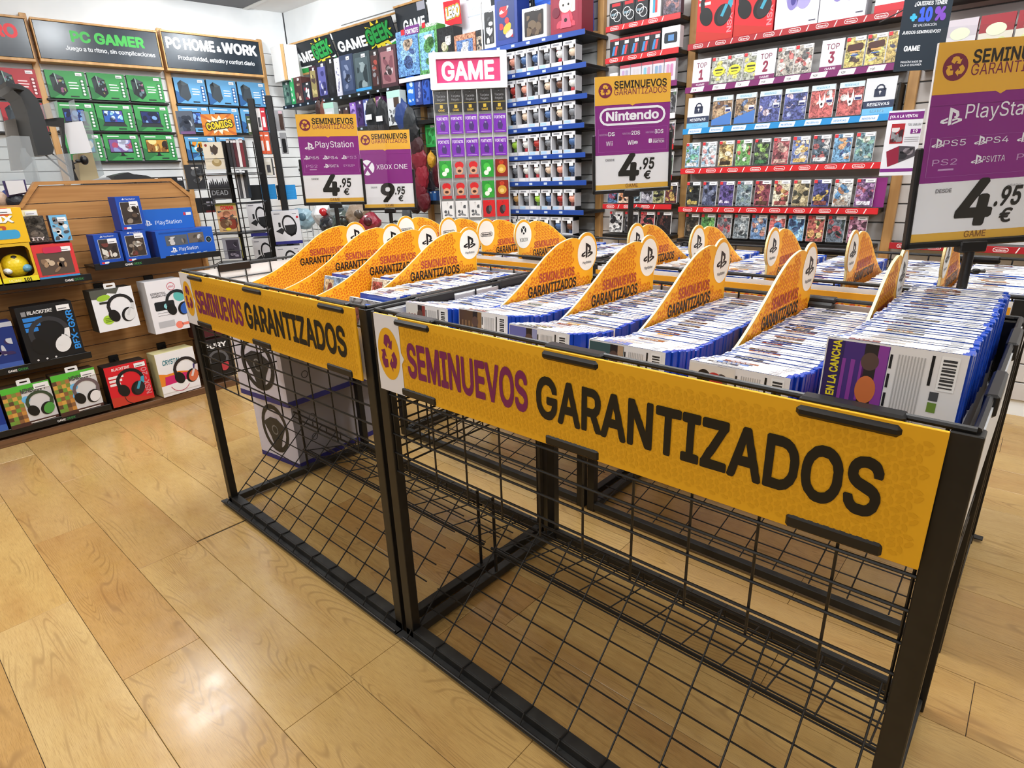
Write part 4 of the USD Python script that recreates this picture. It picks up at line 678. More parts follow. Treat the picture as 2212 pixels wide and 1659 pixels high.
def pc_art(c, kind, seed):
    def f(a, w, h):
        a.rect(-w / 2, 0, w / 2, h, c[0]); a.put(Polygon([(-w / 2, 0), (-w * .42, 0), (-w * .1, h * .25), (-w * .5, h * .5)]), c[1], 1); a.put(rrect(w * .33, h * .1, w * .46, h * .72, .008), c[1], 1)
        for i in range(5): a.put(ell(w * .395, h * (.17 + .12 * i), .011), c[2], 2)
        a.rect(w * .02, h * .05, w * .24, h * .1, '#22362c' if c is GR else '#22303c', 2)
        if kind == 'tower' or kind == 'plain':
            a.put(Polygon([(-w * .4, h * .78), (-w * .28, h * .9), (-w * .06, h * .76), (-w * .02, h * .26), (-w * .16, h * .08), (-w * .38, h * .28)]), '#1c2226' if kind == 'tower' else '#3a434b', 2)
            a.put(Polygon([(-w * .4, h * .78), (-w * .28, h * .9), (-w * .26, h * .7), (-w * .38, h * .28)]), '#2f383d' if kind == 'tower' else '#2c343b', 3); a.put(Polygon([(-w * .4, h * .78), (-w * .28, h * .9), (-w * .06, h * .76), (-w * .2, h * .7)]), '#4a5459', 3)
            if kind == 'tower': blots(a, -w * .24, h * .2, -w * .07, h * .7, ['#9a9a52', '#58707a', '#b8b48a', '#6a8a94', '#8f5a7a'], 9, seed, 4, .016); a.put(Polygon([(-w * .28, h * .9), (-w * .25, h * .88), (-w * .23, h * .5), (-w * .25, h * .48)]), '#9ab8ac', 4)
            for i in range(3): a.rect(w * .04, h * (.56 - .1 * i), w * (.26 + .03 * (i % 2)), h * (.60 - .1 * i), c[2], 2)
        elif kind == 'laptop':
            a.rect(-w * .38, h * .88, w * .12, h * .92, c[2], 2); cols = ['#2d5fb4', '#6a4aa8', '#8fd0ec', '#1c2c5a', '#d0e4f4'] if seed % 2 else ['#1c2a66', '#3a62b8', '#0f1838', '#7aa4d8']
            a.rect(-w * .34, h * .3, w * .22, h * .78, '#16191d', 2); a.rect(-w * .32, h * .33, w * .20, h * .75, cols[0], 3); blots(a, -w * .31, h * .34, w * .19, h * .74, cols[1:], 12, seed, 4, .03); a.put(Polygon([(-w * .34, h * .3), (w * .22, h * .3), (w * .28, h * .17), (-w * .40, h * .17)]), '#2b3036', 3)
        else:
            a.rect(-w * .38, h * .9, -w * .05, h * .94, c[2], 2); cols = {0: ['#7a5a9a', '#b24a6a', '#d0d4ea', '#c83a44', '#8a94c8'], 1: ['#c8923a', '#f0d890', '#3a2a1c', '#8a5a24', '#2a1c14'], 2: ['#4fb0d8', '#f0c038', '#2a2a30', '#f4f0e4', '#e8902c']}[seed]
            a.rect(-w * .38, h * .3, w * .28, h * .82, '#15171a', 2); a.rect(-w * .365, h * .33, w * .265, h * .80, cols[0], 3); blots(a, -w * .36, h * .34, w * .26, h * .79, cols[1:], 11, seed + 3, 4, .04); a.put(Polygon([(-w * .08, h * .3), (-w * .02, h * .3), (w * .02, h * .2), (w * .1, h * .17), (-w * .2, h * .17), (-w * .1, h * .2)]), '#1c1f22', 3)
    return f
def pc(label, c, kind, seed, u0, u1, v0, v1): return product('computer_box', label, 'computer box', LW, u0, u1, v0, v1, -.062, .05, '#1a1d20', pc_art(c, kind, seed), sticker=((u1 - u0) * .26, (v1 - v0) * .84, (u1 - u0) * .17, (v1 - v0) * .11))
O3 = ['left', 'middle', 'right']
for i, u in enumerate((-2.485, -2.14, -1.795)): pc(f'green computer box with an open tower case picture, {O3[i]} one of the top row', GR, 'tower', i, u, u + .325, 2.36, 2.607)
for i, u in enumerate((-2.47, -2.135, -1.79)): pc(f'green computer box with a laptop picture, {O3[i]} one of the second row', GR, 'laptop', i, u, u + .325, 2.068, 2.322)
for i, u in enumerate((-2.47, -2.13, -1.785)): pc(f'green computer box with a monitor picture, {O3[i]} one of the third row', GR, 'monitor', (2, 0, 1)[i], u, u + .32, 1.776, 2.034)
for i, u in enumerate((-1.35, -1.017, -.683)): pc(f'blue computer box with a plain dark tower, {O3[i]} one of the top blue row', BL, 'plain', i, u, u + .315, 2.36, 2.617)
for i, u in enumerate((-1.36, -1.035, -.70)): pc(f'blue computer box with a laptop, {O3[i]} one of the second blue row', BL, 'laptop', i * 2, u, u + .315, 2.07, 2.335)
for i, u in enumerate((-1.355, -1.02)): pc(('pale blue computer box with a toucan-coloured screen, left of the comics rack' if i == 0 else 'dark blue computer box behind the comics rack'), BL, 'monitor', 2 if i == 0 else 0, u, u + .315, 1.772, 2.02)
pc('red computer box with a tower case, under the red header at the left edge', RD, 'tower', 1, -2.89, -2.556, 2.35, 2.60)
pc('red computer box with pale stripes, second row at the left edge', RD, 'plain', 2, -2.90, -2.57, 2.05, 2.305)
pc('red computer box further left, only its right side in the photo', RD, 'tower', 4, -3.25, -2.91, 2.35, 2.60)
for i, (u0, u1, v) in enumerate(((-2.52, -1.44, 2.335), (-2.5, -1.43, 2.045), (-2.5, -1.44, 1.752), (-1.37, -.36, 2.338), (-1.37, -.36, 2.045), (-1.37, -.7, 1.748), (-3.3, -2.56, 2.326), (-3.3, -2.56, 2.026))):
    lone('wall_shelf', MB().cbox((u0, -.075, 0), (u1, -.007, .018), .003), 'black_plastic', f'thin black wall shelf, {("under the top green row", "under the second green row", "under the third green row", "under the top blue row", "under the second blue row", "under the toucan-coloured box", "under the upper red box", "under the lower red box")[i]}', 'shelf', (LW.o[0], LW.o[1], v), LW.deg)
lone('wall_shelf', MB().cbox((-2.5, -.2, 0), (-1.44, -.007, .018), .003), 'black_plastic', 'deep black wall shelf low behind the counter, holding dark cartons', 'shelf', (LW.o[0], LW.o[1], 1.44), LW.deg)
for i in range(4): product('dark_carton', f'low dark carton on the shelf behind the counter, {ORD[i]} from the left', 'box', LW, -2.42 + .24 * i, -2.2 + .24 * i, 1.459, 1.6, -.18, .16, '#1c1c20', lambda a, w, h: a.rect(-w * .4, h * .2, w * .4, h * .3, '#55565c'), sticker=(.05, .1, .05, .03))
# ================================================================ THE CASH DESK
def onX(px, py, X): p = on(px, py, 0, X); return p[1], p[2]
DX = -3.78; DK = Frame(DX, 0, 90)
def dk(px, py, w=0): return DK.at(px, py, w)
m = thing('monitor', 'black computer monitor seen edge-on from behind, on the cash desk', 'monitor', (DX, 0, 0), 90)
pts = [dk(x * .27125, y * .27125) for x, y in ((40, 690), (120, 685), (200, 730), (270, 810), (310, 920), (345, 1040), (395, 1190), (385, 1235), (270, 1245), (245, 1160), (215, 1040), (185, 900), (140, 790), (60, 720))]
part('rear_shell', MB().prism(Polygon(pts).buffer(0), -.12, .26), 'dark_plastic', m)
b = dk(80, 195); part('screen_edge', MB().prism(Polygon([dk(0, 184), dk(35, 196), dk(38, 203), dk(0, 194)]), -.2, .3), 'black_plastic', m)
pole = [dk(x * .27125, y * .27125) for x, y in ((445, 940), (505, 940), (515, 1150), (560, 1300), (632, 1460), (575, 1460), (505, 1180), (480, 1010), (330, 1000), (320, 955))]
part('stand', MB().prism(Polygon(pole).buffer(0), -.02, .03), 'black_plastic', m)
part('cable', MB().path([(*dk(x * .27125, y * .27125)[:1], -.03, dk(x * .27125, y * .27125)[1]) for x, y in ((340, 1225), (430, 1300), (520, 1380), (600, 1450))], .006).path([(*dk(x * .27125, y * .27125)[:1], -.04, dk(x * .27125, y * .27125)[1]) for x, y in ((390, 1215), (470, 1275), (540, 1330))], .005), 'black_plastic', m)
lone('paper_note', MB().prism(Polygon([dk(x * .27125, y * .27125, .031) for x, y in ((500, 982), (655, 963), (735, 1212), (560, 1228))]), .0305, .0325, '#d9dadd'), 'print', 'white paper sheet hanging beside the monitor stand', 'paper', (DX, 0, 0), 90)
lone('card_box', MB().prism(Polygon([dk(x * .27125, y * .27125, .16) for x, y in ((620, 1225), (735, 1215), (790, 1425), (640, 1445))]), .16, .3, '#b3a27c'), 'print', 'tan card box behind the monitor stand', 'box', (DX, 0, 0), 90)
def pane(nm, label, pl, w, mt='cloudy_acrylic'): return lone(nm, MB().prism(Polygon([dk(x * .27125, y * .27125, w) for x, y in pl]), w, w + .004), mt, label, 'acrylic screen', (DX, 0, 0), 90)
pane('acrylic_screen', 'clear acrylic screen standing on the desk left of the monitor', ((0, 1110), (90, 1080), (235, 1085), (330, 1470), (0, 1470)), -.25)
pane('acrylic_screen', 'clear acrylic sheet standing to the right of the monitor stand', ((640, 880), (700, 890), (830, 1390), (780, 1420)), .2)
pane('acrylic_screen', 'small clear acrylic holder on top of the monitor stand', ((310, 840), (455, 800), (470, 935), (330, 950)), -.06)
pane('acrylic_screen', 'clear acrylic strip above the white paper', ((545, 810), (590, 790), (660, 1100), (600, 1100)), .036)
pane('acrylic_screen', 'clear acrylic shield behind the cables under the monitor', ((250, 1250), (560, 1220), (600, 1465), (270, 1470)), -.1)
b0 = dk(232 * .27125, 1450 * .27125); b1 = dk(232 * .27125, 1200 * .27125)
bt = lone('plastic_bottle', MB().lathe([(.0, 0), (.03, 0), (.033, .02), (.033, .15), (.014, .19), (.014, .21), (.0, .21)], 14), 'cloudy_acrylic', 'clear plastic bottle on the desk beside the monitor', 'bottle', DK.p(b0[0], -.1, b1[1] - .2), 90, smooth=40)
p_ = dk(670 * .27125, 1275 * .27125); lone('scanner_head', MB().blob((0, 0, 0), (.025, .03, .032), k=2).blob((-.035, .0, -.006), (.02, .012, .012)).rod((-.04, 0, -.01), (-.09, 0, -.03), .006).box((-.1, -.02, -.06), (-.07, .02, 0.0)), 'black_plastic', 'black scanner head clipped to the monitor stand', 'scanner', DK.p(p_[0], 0, p_[1]), 90)
desk = [(870, 1440), (880, 1400), (985, 1375), (1030, 1390), (1130, 1400), (1200, 1425), (1190, 1440)]
lone('keyboard_case', MB().prism(Polygon([dk(x * .27125, y * .27125, .1) for x, y in desk]).buffer(0), .0, .2), 'dark_plastic', 'black curved device lying on the desk behind the slatted counter', 'device', (DX, 0, 0), 90)
lone('flat_tray', MB().prism(Polygon([dk(x * .27125, y * .27125, 0) for x, y in ((690, 1450), (860, 1410), (900, 1440), (890, 1450))]), .0, .25, '#8f9296'), 'print', 'grey flat tray on the desk edge', 'tray', (DX, 0, 0), 90)
lone('paper_pad', MB().prism(Polygon([dk(x * .27125, y * .27125, -.3) for x, y in ((40, 1440), (185, 1435), (210, 1530), (75, 1555))]), -.3, -.29, '#cfd0d4').prism(Polygon([dk(x * .27125, y * .27125, -.29) for x, y in ((20, 1440), (200, 1430), (225, 1540), (60, 1570))]), -.285, -.27, '#3a2f5e'), 'print', 'white pad on a violet folder at the left of the desk', 'paper', (DX, 0, 0), 90)
lone('cloth_bundle', MB().blob((*dk(150 * .27125, 1590 * .27125, -.3)[:1], -.25, dk(150, 431, -.3)[1] - 0.0), (.06, .06, .05), '#22242c', 2).blob((dk(12, 432, -.3)[0], -.2, dk(12, 432, -.3)[1]), (.05, .05, .05), '#b59a86', 2).blob((dk(25, 420, -.3)[0], -.2, dk(25, 420, -.3)[1]), (.035, .04, .03), '#2c3f8a', 2), 'print', 'bundle of dark, blue and tan soft goods at the left end of the desk', 'bundle', (DX, 0, 0), 90)
lone('grey_stand', MB().prism(Polygon([dk(x * .27125, y * .27125, .3) for x, y in ((40, 960), (165, 935), (190, 1010), (205, 1350), (100, 1360))]).buffer(0), .3, .36, '#8d8984').prism(Polygon([dk(x * .27125, y * .27125, .3) for x, y in ((170, 945), (205, 935), (255, 1290), (205, 1340))]).buffer(0), .295, .34, '#23252b'), 'print', 'grey and black upright stand behind the monitor', 'stand', (DX, 0, 0), 90)
# ================================================================ COMICS RACK, BLACK STAND, WHEEL CARTONS
CK = Frame(-4.15, 1.32, 56)
e2 = lambda x, y: (380 + x * .12658, 220 + y * .12658); e3 = lambda x, y: (380 + x * .14467, 400 + y * .14467)
def ck(p, w=0): return CK.at(*p, w)
def quad(name, label, cat, pl, art, dep=.02, w=0., side='#3a3a3c', fr=CK, rx=0, am='print', **k):
    q = [fr.at(*p, w) for p in pl]; u0 = (q[0][0] + q[3][0]) / 2; u1 = (q[1][0] + q[2][0]) / 2; v1 = (q[0][1] + q[1][1]) / 2; v0 = (q[2][1] + q[3][1]) / 2
    return product(name, label, cat, fr, u0, u1, v0, v1, w, dep, side, art, am=am, rx=rx, **k)
rk = thing('comics_rack', 'black wire comics rack under an orange COMICS sign', 'comics rack', (CK.o[0], CK.o[1], 0), CK.deg)
c0 = ck(e2(660, 900))[0]
q = MB().lathe([(0, 0), (.22, 0), (.22, .02), (.02, .03), (.02, 1.86), (0, 1.86)], 16, (c0 + .05, .22, 0)); part('column', q, 'black_metal', rk)
q = MB()
for v in (.55, .82, 1.09, 1.345, 1.59): q.path([(c0 - .17, -.02, v), (c0 + .14, -.02, v), (c0 + .30, .16, v), (c0 + .3, .4, v)], .004).rod((c0 - .17, -.02, v), (c0 - .17, .3, v), .004).rod((c0 - .1, -.03, v), (c0 - .1, -.03, v + .12), .003).rod((c0 + .08, -.03, v), (c0 + .08, -.03, v + .12), .003).rod((c0 - .1, -.03, v + .12), (c0 + .08, -.03, v + .12), .003).box((c0 - .17, -.01, v - .012), (c0 + .3, .36, v - .008))
for x, y in ((c0 - .17, -.02), (c0 + .14, -.02), (c0 + .30, .16), (c0 - .17, .3)): q.rod((x, y, .4), (x, y, 1.85), .005)
part('wire_pockets', q, 'black_metal', rk)
def A_com(a, w, h):
    a.rect(-w / 2, 0, w / 2, h, '#dd8a34')
    for i in range(10): t = i * 36; a.put(Polygon([(0, h / 2), (w * math.cos(math.radians(t)), h / 2 + w * math.sin(math.radians(t))), (w * math.cos(math.radians(t + 9)), h / 2 + w * math.sin(math.radians(t + 9)))]).intersection(sbox(-w / 2, 0, w / 2, h)), '#c8692c', 1)
    a.put(Polygon([(w * (.42 if i % 2 else .28) * math.cos(i * math.pi / 11) * 1.0, h / 2 + h * (.46 if i % 2 else .26) * math.sin(i * math.pi / 11)) for i in range(22)]), '#f2ead0', 2)
    g = affinity.rotate(letters('COMICS', -w * .38, h * .34, w * .80, h * .30, 1.4), 8, origin=(0, h / 2)); a.put(g.buffer(.007), '#3a2a10', 3); a.put(g, '#f0d030', 4)
quad('comics_sign', 'orange COMICS sign with yellow letters on a white burst', 'sign', (e2(410, 212), e2(985, 208), e2(1040, 590), e2(480, 555)), A_com, .006, .0, '#c87830')
quad('comic_book', 'cream comic book with a dark cat-like mask picture, top pocket of the rack', 'comic book', (e2(440, 690), e2(765, 680), e2(850, 1140), e2(520, 1165)), lambda a, w, h: (a.rect(-w / 2, 0, w / 2, h, '#d9cfba'), a.put(ell(-w * .32, h * .88, w * .07), '#8a2a20', 1), a.put(Polygon([(-w * .12, h * .66), (-w * .1, h * .88), (w * .0, h * .8), (w * .1, h * .92), (w * .3, h * .78), (w * .22, h * .6), (w * .08, h * .52)]), '#43352c', 1), a.put(ell(w * .1, h * .25, w * .25, h * .14), '#a08a5a', 1), a.put(ell(w * .1, h * .33, w * .16, h * .1), '#cbb98e', 2), a.rect(-w * .1, h * .55, w * .0, h * .62, '#8a8a8e', 1)), .03, .0, '#e0d8c8')
quad('comic_book', 'black and white comic book with marching silhouettes lettered DEAD', 'comic book', (e2(520, 1195), e2(870, 1185), e2(930, 1650), e2(600, 1659)), lambda a, w, h: (a.rect(-w / 2, 0, w / 2, h, '#1b1b1e'), a.rect(-w / 2, h * .48, w / 2, h, '#dfe3e8', 1), a.put(shapely.union_all([Polygon([(-w * .5 + w * .1 * i, h * .44), (-w * .46 + w * .1 * i, h * (.62 + .2 * ((i * 7) % 5) / 5)), (-w * .4 + w * .1 * i, h * .6), (-w * .38 + w * .1 * i, h * .44)]) for i in range(10)]), '#24242a', 2), a.text('DEAD', 0, h * .14, '#8a8d92', w * .82, h * .17, 1, align='c', layer=3)), .03, .0)
quad('comic_book', 'colourful comic book with red CONAN lettering, third pocket of the rack', 'comic book', (e3(570, 285), e3(890, 272), e3(960, 690), e3(670, 700)), lambda a, w, h: (a.rect(-w / 2, 0, w / 2, h, '#c8a878'), blots(a, -w * .45, h * .05, w * .45, h * .75, ['#8a3a2a', '#3f4a52', '#d8b890', '#6a4a34', '#2f2a2c', '#c88a6a'], 22, 3, 1, .04), a.rect(-w / 2, h * .93, w / 2, h, '#b8b03a', 4), a.text('CONAN', w * .05, h * .8, '#d02028', w * .62, h * .13, 1.4, align='c', layer=5), a.put(ell(-w * .05, h * .1, w * .14, h * .05), '#e0d030', 5)), .03, .0)
quad('comic_book', 'grey bagged comic book with a dark figure, bottom pocket of the rack', 'comic book', (e3(690, 790), e3(950, 780), e3(1000, 1090), e3(730, 1110)), lambda a, w, h: (a.rect(-w / 2, 0, w / 2, h, '#9a9ca6'), a.rect(-w * .3, 0, w * .4, h * .9, '#3e3a48', 1), blots(a, -w * .2, h * .1, w * .3, h * .8, ['#6a6478', '#2a2832', '#8a8494'], 9, 4, 2, .03)), .03, .0, '#d8d04a')
quad('comic_book', 'dark grey comic book with a small white figure left of the rack', 'comic book', (e2(130, 1080), e2(430, 1065), e2(530, 1480), e2(215, 1500)), lambda a, w, h: (a.rect(-w / 2, 0, w / 2, h, '#2c2e32'), blots(a, -w * .4, h * .2, w * .4, h * .9, ['#55585c', '#c8c4be', '#3a3d42'], 10, 6, 1, .03)), .02, .02)
quad('hanging_card', 'grey see-through blister card with dark accessories, in front of the blue boxes', 'blister card', (e2(10, 150), (e2(270, 160)), e2(340, 540), e2(40, 560)), lambda a, w, h: (a.rect(-w / 2, 0, w / 2, h, '#5a6474'), blots(a, -w * .4, h * .1, w * .4, h * .8, ['#2f3848', '#8a97a8', '#3e4a5e', '#b0bccb'], 14, 7, 1, .03), a.rect(-w * .4, 0, w / 2, h * .12, '#7a5a8a', 5)), .02, .05)
for i in range(5): quad('comic_book', f'dark spine-out comic book in the top side pocket, {ORD[i]} from the left', 'comic book', (e2(855 + 62 * i, 640), e2(915 + 62 * i, 640), e2(965 + 50 * i, 1110), e2(925 + 50 * i, 1115)), lambda a, w, h, i=i: (a.rect(-w / 2, 0, w / 2, h, ['#2a2a2e', '#3a3438', '#5a2a30', '#e0dcdc', '#7a2430'][i]), a.rect(-w / 2, h * .88, w / 2, h * .97, '#e8e8ea', 1)), .16, .06)
for i in range(4): quad('comic_book', f'grey spine-out comic book in the middle side pocket, {ORD[i]} from the left', 'comic book', (e2(985 + 55 * i, 1160), e2(1035 + 55 * i, 1160), e2(1100 + 40 * i, 1640), e2(1066 + 40 * i, 1645)), lambda a, w, h, i=i: (a.rect(-w / 2, 0, w / 2, h, ['#b9b9bd', '#4a4a4e', '#d8d8da', '#3a3a3e'][i]), a.rect(-w / 2, h * .88, w / 2, h * .97, '#f0f0f2', 1)), .16, .06)
quad('carton', 'dark carton with red edge on the wall shelf between counter and comics', 'box', (e3(280, 200), e3(560, 180), e3(570, 400), e3(330, 420)), lambda a, w, h: (a.rect(-w / 2, 0, w / 2, h, '#26282c'), a.rect(0, 0, w / 2, h * .14, '#8a2a30', 1), a.rect(w * .1, h * .45, w * .45, h * .75, '#d8d4e6', 1)), .1, .3)
# black stand with manga spines
SK = Frame(-4.6, 1.75, 56)
for i, (pa, pb) in enumerate((((540, 212), (566, 330)), ((578, 206), (614, 400)))):
    a_, b_ = SK.at(*pa, 0), SK.at(*pb, 0); u = a_[0] + .0
    lone('stand_post', MB().cbox((-.03, 0, 0), (.03, .06, a_[1]), .004), 'black_plastic', ['tall black post left of the red spines behind the comics rack', 'tall black post just right of the red manga spines'][i], 'post', SK.p(u, .0, 0), 56)
sp = [('#e8e4e4', 1360, 110, 1440, 490), ('#c8283a', 1435, 100, 1520, 490), ('#4a5a3a', 1200, 240, 1270, 560), ('#b02a4a', 1270, 240, 1350, 610), ('#e8603a', 1420, 510, 1490, 890), ('#d8603c', 1495, 510, 1590, 890), ('#d8d4c8', 1500, 960, 1620, 1250), ('#8a5a44', 1420, 1070, 1490, 1250)]
SPN = ['grey and white', 'bright red', 'dark green', 'crimson', 'orange-red left', 'orange-red right', 'pale cream', 'brown']
for i, (cx, x0, y0, x1, y1) in enumerate(sp):
    quad('manga_book', f'{SPN[i]} book spine on the black stand beside the tall posts', 'book', (e2(x0, y0), e2(x1, y0), e2(x1 + 40, y1), e2(x0 + 40, y1)), lambda a, w, h, cx=cx: (a.rect(-w / 2, 0, w / 2, h, cx), a.rect(-w * .25, h * .15, w * .25, h * .6, '#f0ecec' if cx not in ('#e8e4e4', '#d8d4c8') else '#4a4a4e', 1), a.rect(-w * .3, h * .8, w * .3, h * .86, '#e8e8e8', 1)), .12, .03, '#2a2a2c', SK)
quad('phone_case', 'grey boxed case with a brown panel hanging on the slatwall near the corner', 'hang pack', (e2(1660, 140), e2(1820, 150), e2(1860, 490), e2(1740, 500)), lambda a, w, h: (a.rect(-w / 2, 0, w / 2, h, '#a8a8ac'), a.rect(-w * .05, h * .05, w * .45, h * .82, '#4a352c', 1), a.rect(-w * .05, h * .84, w * .4, h * .97, '#d8b8c4', 1)), .04, .2, '#8a8a8e', SK)
quad('phone_case', 'grey boxed case with a black panel hanging lower on the slatwall near the corner', 'hang pack', (e2(1780, 520), e2(1880, 530), e2(1910, 880), e2(1800, 900)), lambda a, w, h: (a.rect(-w / 2, 0, w / 2, h, '#aeb0b4'), a.put(rrect(-w * .3, h * .06, w * .35, h * .72, .01), '#15171a', 1)), .04, .2, '#8a8a8e', SK)
# wheel cartons: white with a blue band
def A_wheel(side=1):
    def f(a, w, h):
        a.rect(-w / 2, 0, w / 2, h, '#e9e9ee'); a.rect(-w / 2, 0, w / 2, h * .09, '#31328a', 1); a.put(affinity.rotate(ell(w * .1, h * .56, w * .26, h * .32).difference(ell(w * .1, h * .56, w * .21, h * .26)), 10), '#1c1d20', 2); a.put(affinity.rotate(Polygon([(-w * .1, h * .55), (w * .3, h * .6), (w * .3, h * .3), (w * .12, h * .22), (-w * .05, h * .4)]), -5), '#232529', 2); a.put(Polygon([(-w * .42, h * .4), (-w * .2, h * .5), (-w * .1, h * .42), (-w * .2, h * .3)]), '#2a2c30', 2); a.rect(-w * .3, h * .52, -w * .22, h * .66, '#2a2c30', 2); a.put(ell(w * .42, h * .8, .012), '#c83a44', 2); a.rect(-w * .42, h * .9, -w * .2, h * .93, '#9a9aa4', 1); a.rect(w * .25, h * .9, w * .4, h * .92, '#8a8a94', 1)
    return f
WK = Frame(-4.42, 2.02, 62)
def wheel(label, pl, w=0): 
    t = quad('wheel_carton', label, 'carton', pl, A_wheel(), .34, w, '#dfe1ea', WK)
    return t
wheel('white steering wheel carton with blue band, left one at the top of the stack', (e3(1032, 250), e3(1402, 262), e3(1480, 792), e3(1120, 722)), .02)
wheel('white steering wheel carton with blue band, lower left one of the stack', (e3(1130, 760), e3(1480, 830), e3(1545, 1300), e3(1200, 1260)), .02)
wheel('white steering wheel carton with blue band, right one of the stack', (e3(1405, 370), e3(1850, 395), e3(1880, 890), e3(1500, 862)), -.08)
wheel('white steering wheel carton at the bottom right of the stack, mostly hidden', (e3(1470, 900), e3(1880, 920), e3(1900, 1400), e3(1560, 1380)), -.08)
for i, (x0, x1) in enumerate(((1090, 1490), (1500, 1790))): quad('blue_carton', f'bright blue and black accessory carton on the wheel cartons, {("left", "right")[i]} one', 'carton', (e3(x0, -5 + 8 * i), e3(x1, -10), e3(x1 + 10, 215), e3(x0 + 20, 215)), lambda a, w, h, i=i: (a.rect(-w / 2, 0, w / 2, h, '#1d8fd8'), a.rect(-w / 2, 0, -w * (.05 if i == 0 else .2), h, '#17191c', 1), [a.rect(w * .0, h * (.2 + .08 * j), w * .4, h * (.22 + .08 * j), '#3aa4e6', 1) for j in range(6)]), .2, .05, '#1a86d0', WK)
# steering wheel boxes seen under the front left bin
def A_rim(a, w, h):
    a.rect(-w / 2, 0, w / 2, h, '#dcd9ea'); a.rect(-w / 2, 0, w / 2, h * .07, '#2f2f7e', 1); a.put(ell(0, h * .5, w * .34, h * .36).difference(ell(0, h * .5, w * .27, h * .29)), '#26282c', 2); a.put(Polygon([(-w * .28, h * .56), (-w * .08, h * .66), (w * .08, h * .66), (w * .28, h * .56), (w * .14, h * .36), (w * .08, h * .2), (-w * .08, h * .2), (-w * .14, h * .36)]), '#2e3034', 3); a.put(ell(0, h * .48, w * .08), '#8a8c90', 4); a.put(ell(0, h * .48, w * .06), '#2a2c30', 5); a.text('TRUSTMASTER', 0, h * .9, '#6a6a78', w * .4, .02, 1, align='c', layer=2) if False else a.rect(w * .1, h * .9, w * .42, h * .93, '#5a5a68', 2)
for i, (fr_, w_, z0, z1) in enumerate(((Frame(-1.824, .379, 7), .36, .0, .405), (Frame(-1.79, .313, 6), .44, .409, .82))):
    t = product('wheel_box', ('lilac-white steering wheel box standing on the floor behind the front left bin', 'lilac-white steering wheel box on top of the floor one, behind the bin wires')[i], 'carton', fr_, 0, w_, z0, z1, 0, .62, '#96939b', A_rim)
    a = Art(); a.rect(.0, 0, .6, .03, '#2f2f7e')
    for j in range(2): a.put(ell(.12, .15 + .12 * j, .02).difference(ell(.12, .15 + .12 * j, .016)), '#3a3a40', 1)
    v, f, c_ = a.mb().arrays(); q = MB(); q.v, q.f, q.c = [np.stack([np.full(len(v), w_ / 2 + .0005 - v[:, 1]), v[:, 0], v[:, 2]], 1)], [f], [c_]; part('side_print', q, 'print', t)
# white wire basket with plush bags
PKu = on(632, 470, 1, 2.35)
t = thing('wire_basket', 'white wire basket of bagged soft goods behind the front left bin', 'basket', (PKu[0] - .1, 2.35, 0), 40)
q = MB()
for z in (.75, .9, 1.06): q.path([(0, 0, z), (.5, 0, z), (.5, .35, z), (0, .35, z), (0, 0, z)], .004)
for k in range(9): q.rod((.0625 * k, 0, .75), (.0625 * k, 0, 1.06), .003)
for k in range(6): q.rod((0, .07 * k, .75), (0, .07 * k, 1.06), .003); q.rod((.5, .07 * k, .75), (.5, .07 * k, 1.06), .003); q.rod((0, .07 * k, .75), (.5, .07 * k, .75), .003)
for x, y in ((0, 0), (.5, 0), (.5, .35), (0, .35)): q.rod((x, y, 0), (x, y, .75), .008)
part('wire_basket', q, 'white_plastic', t)
BG = [('white plush bag with a red patch', '#dfe2e4', '#b02028'), ('grey silvery bagged pack', '#8f9698', '#3f4a4e'), ('pale blue bagged pack', '#a8c6d2', '#5a7a88'), ('dark green bagged pack', '#47524c', '#2a302c'), ('brown and grey bagged pack', '#8a7a6a', '#4a4038'), ('crimson bagged pack', '#8a2436', '#4a1420'), ('black bagged pack', '#26282c', '#4a4c52')]
BP = [(700, 470), (735, 465), (655, 480), (745, 490), (775, 475), (795, 490), (720, 495)]
for i, ((lab, c1, c2), (px, py)) in enumerate(zip(BG, BP)):
    P = on(px, py - 8, 1, 2.25 + .05 * (i % 3)); q = MB(); m_ = trimesh.creation.icosphere(2, 1.0); v = m_.vertices * (1 + .35 * (meshkit.noise(m_.vertices * 2.2 + i * 7) - .5)[:, None]) * np.array([.12, .09, .11]); q.add(v, m_.faces, c1); q.blob((.02, -.085, .02), (.04, .02, .04), c2, 2)
    lone('bagged_pack', q, 'gloss_print', lab + ' between the basket and the price signs', 'bagged goods', tuple(P), 42)
lone('goods_table', MB().box((-.35, -.2, .0), (.55, .25, .86)).box((-.38, -.23, .86), (.58, .28, .88)), 'shadow_black', 'dark low display table under the bagged packs', 'table', tuple(np.array(on(745, 500, 1, 2.35)) * [1, 1, 0]), 20)
# ================================================================ BACK WALL
B_ = lambda x, y: (550 + x * .27125, y * .27125); C_ = lambda x, y: (1050 + x * .27125, y * .27125); D_ = lambda x, y: (1612 + x * .27125, y * .27125); G_ = lambda x, y: (1050 + x * .27125, 350 + y * .27125); H_ = lambda x, y: (1612 + x * .27125, 350 + y * .27125)
def board(name, label, cat, u0, u1, v0, v1, w, col, art, rx=0, dep=.02, frame=True, sub='lettering'):
    W_, Hh = u1 - u0, v1 - v0; t = thing(name, label, cat, NW.p((u0 + u1) / 2, w, v0), NW.deg, None, rx)
    part('panel', MB().cbox((-W_ / 2, 0, 0), (W_ / 2, dep, Hh), .003, col), 'print', t)
    if frame: part('frame', MB().cbox((-W_ / 2 - .01, -.01, -.022), (W_ / 2 + .01, .1, -.001), .003).cbox((-W_ / 2 - .01, -.01, Hh + .001), (W_ / 2 + .01, .1, Hh + .018), .003), 'oak_trim', t)
    a = Art(0., .0006); art(a, W_, Hh); part(sub, a.mb(), 'print', t); return t
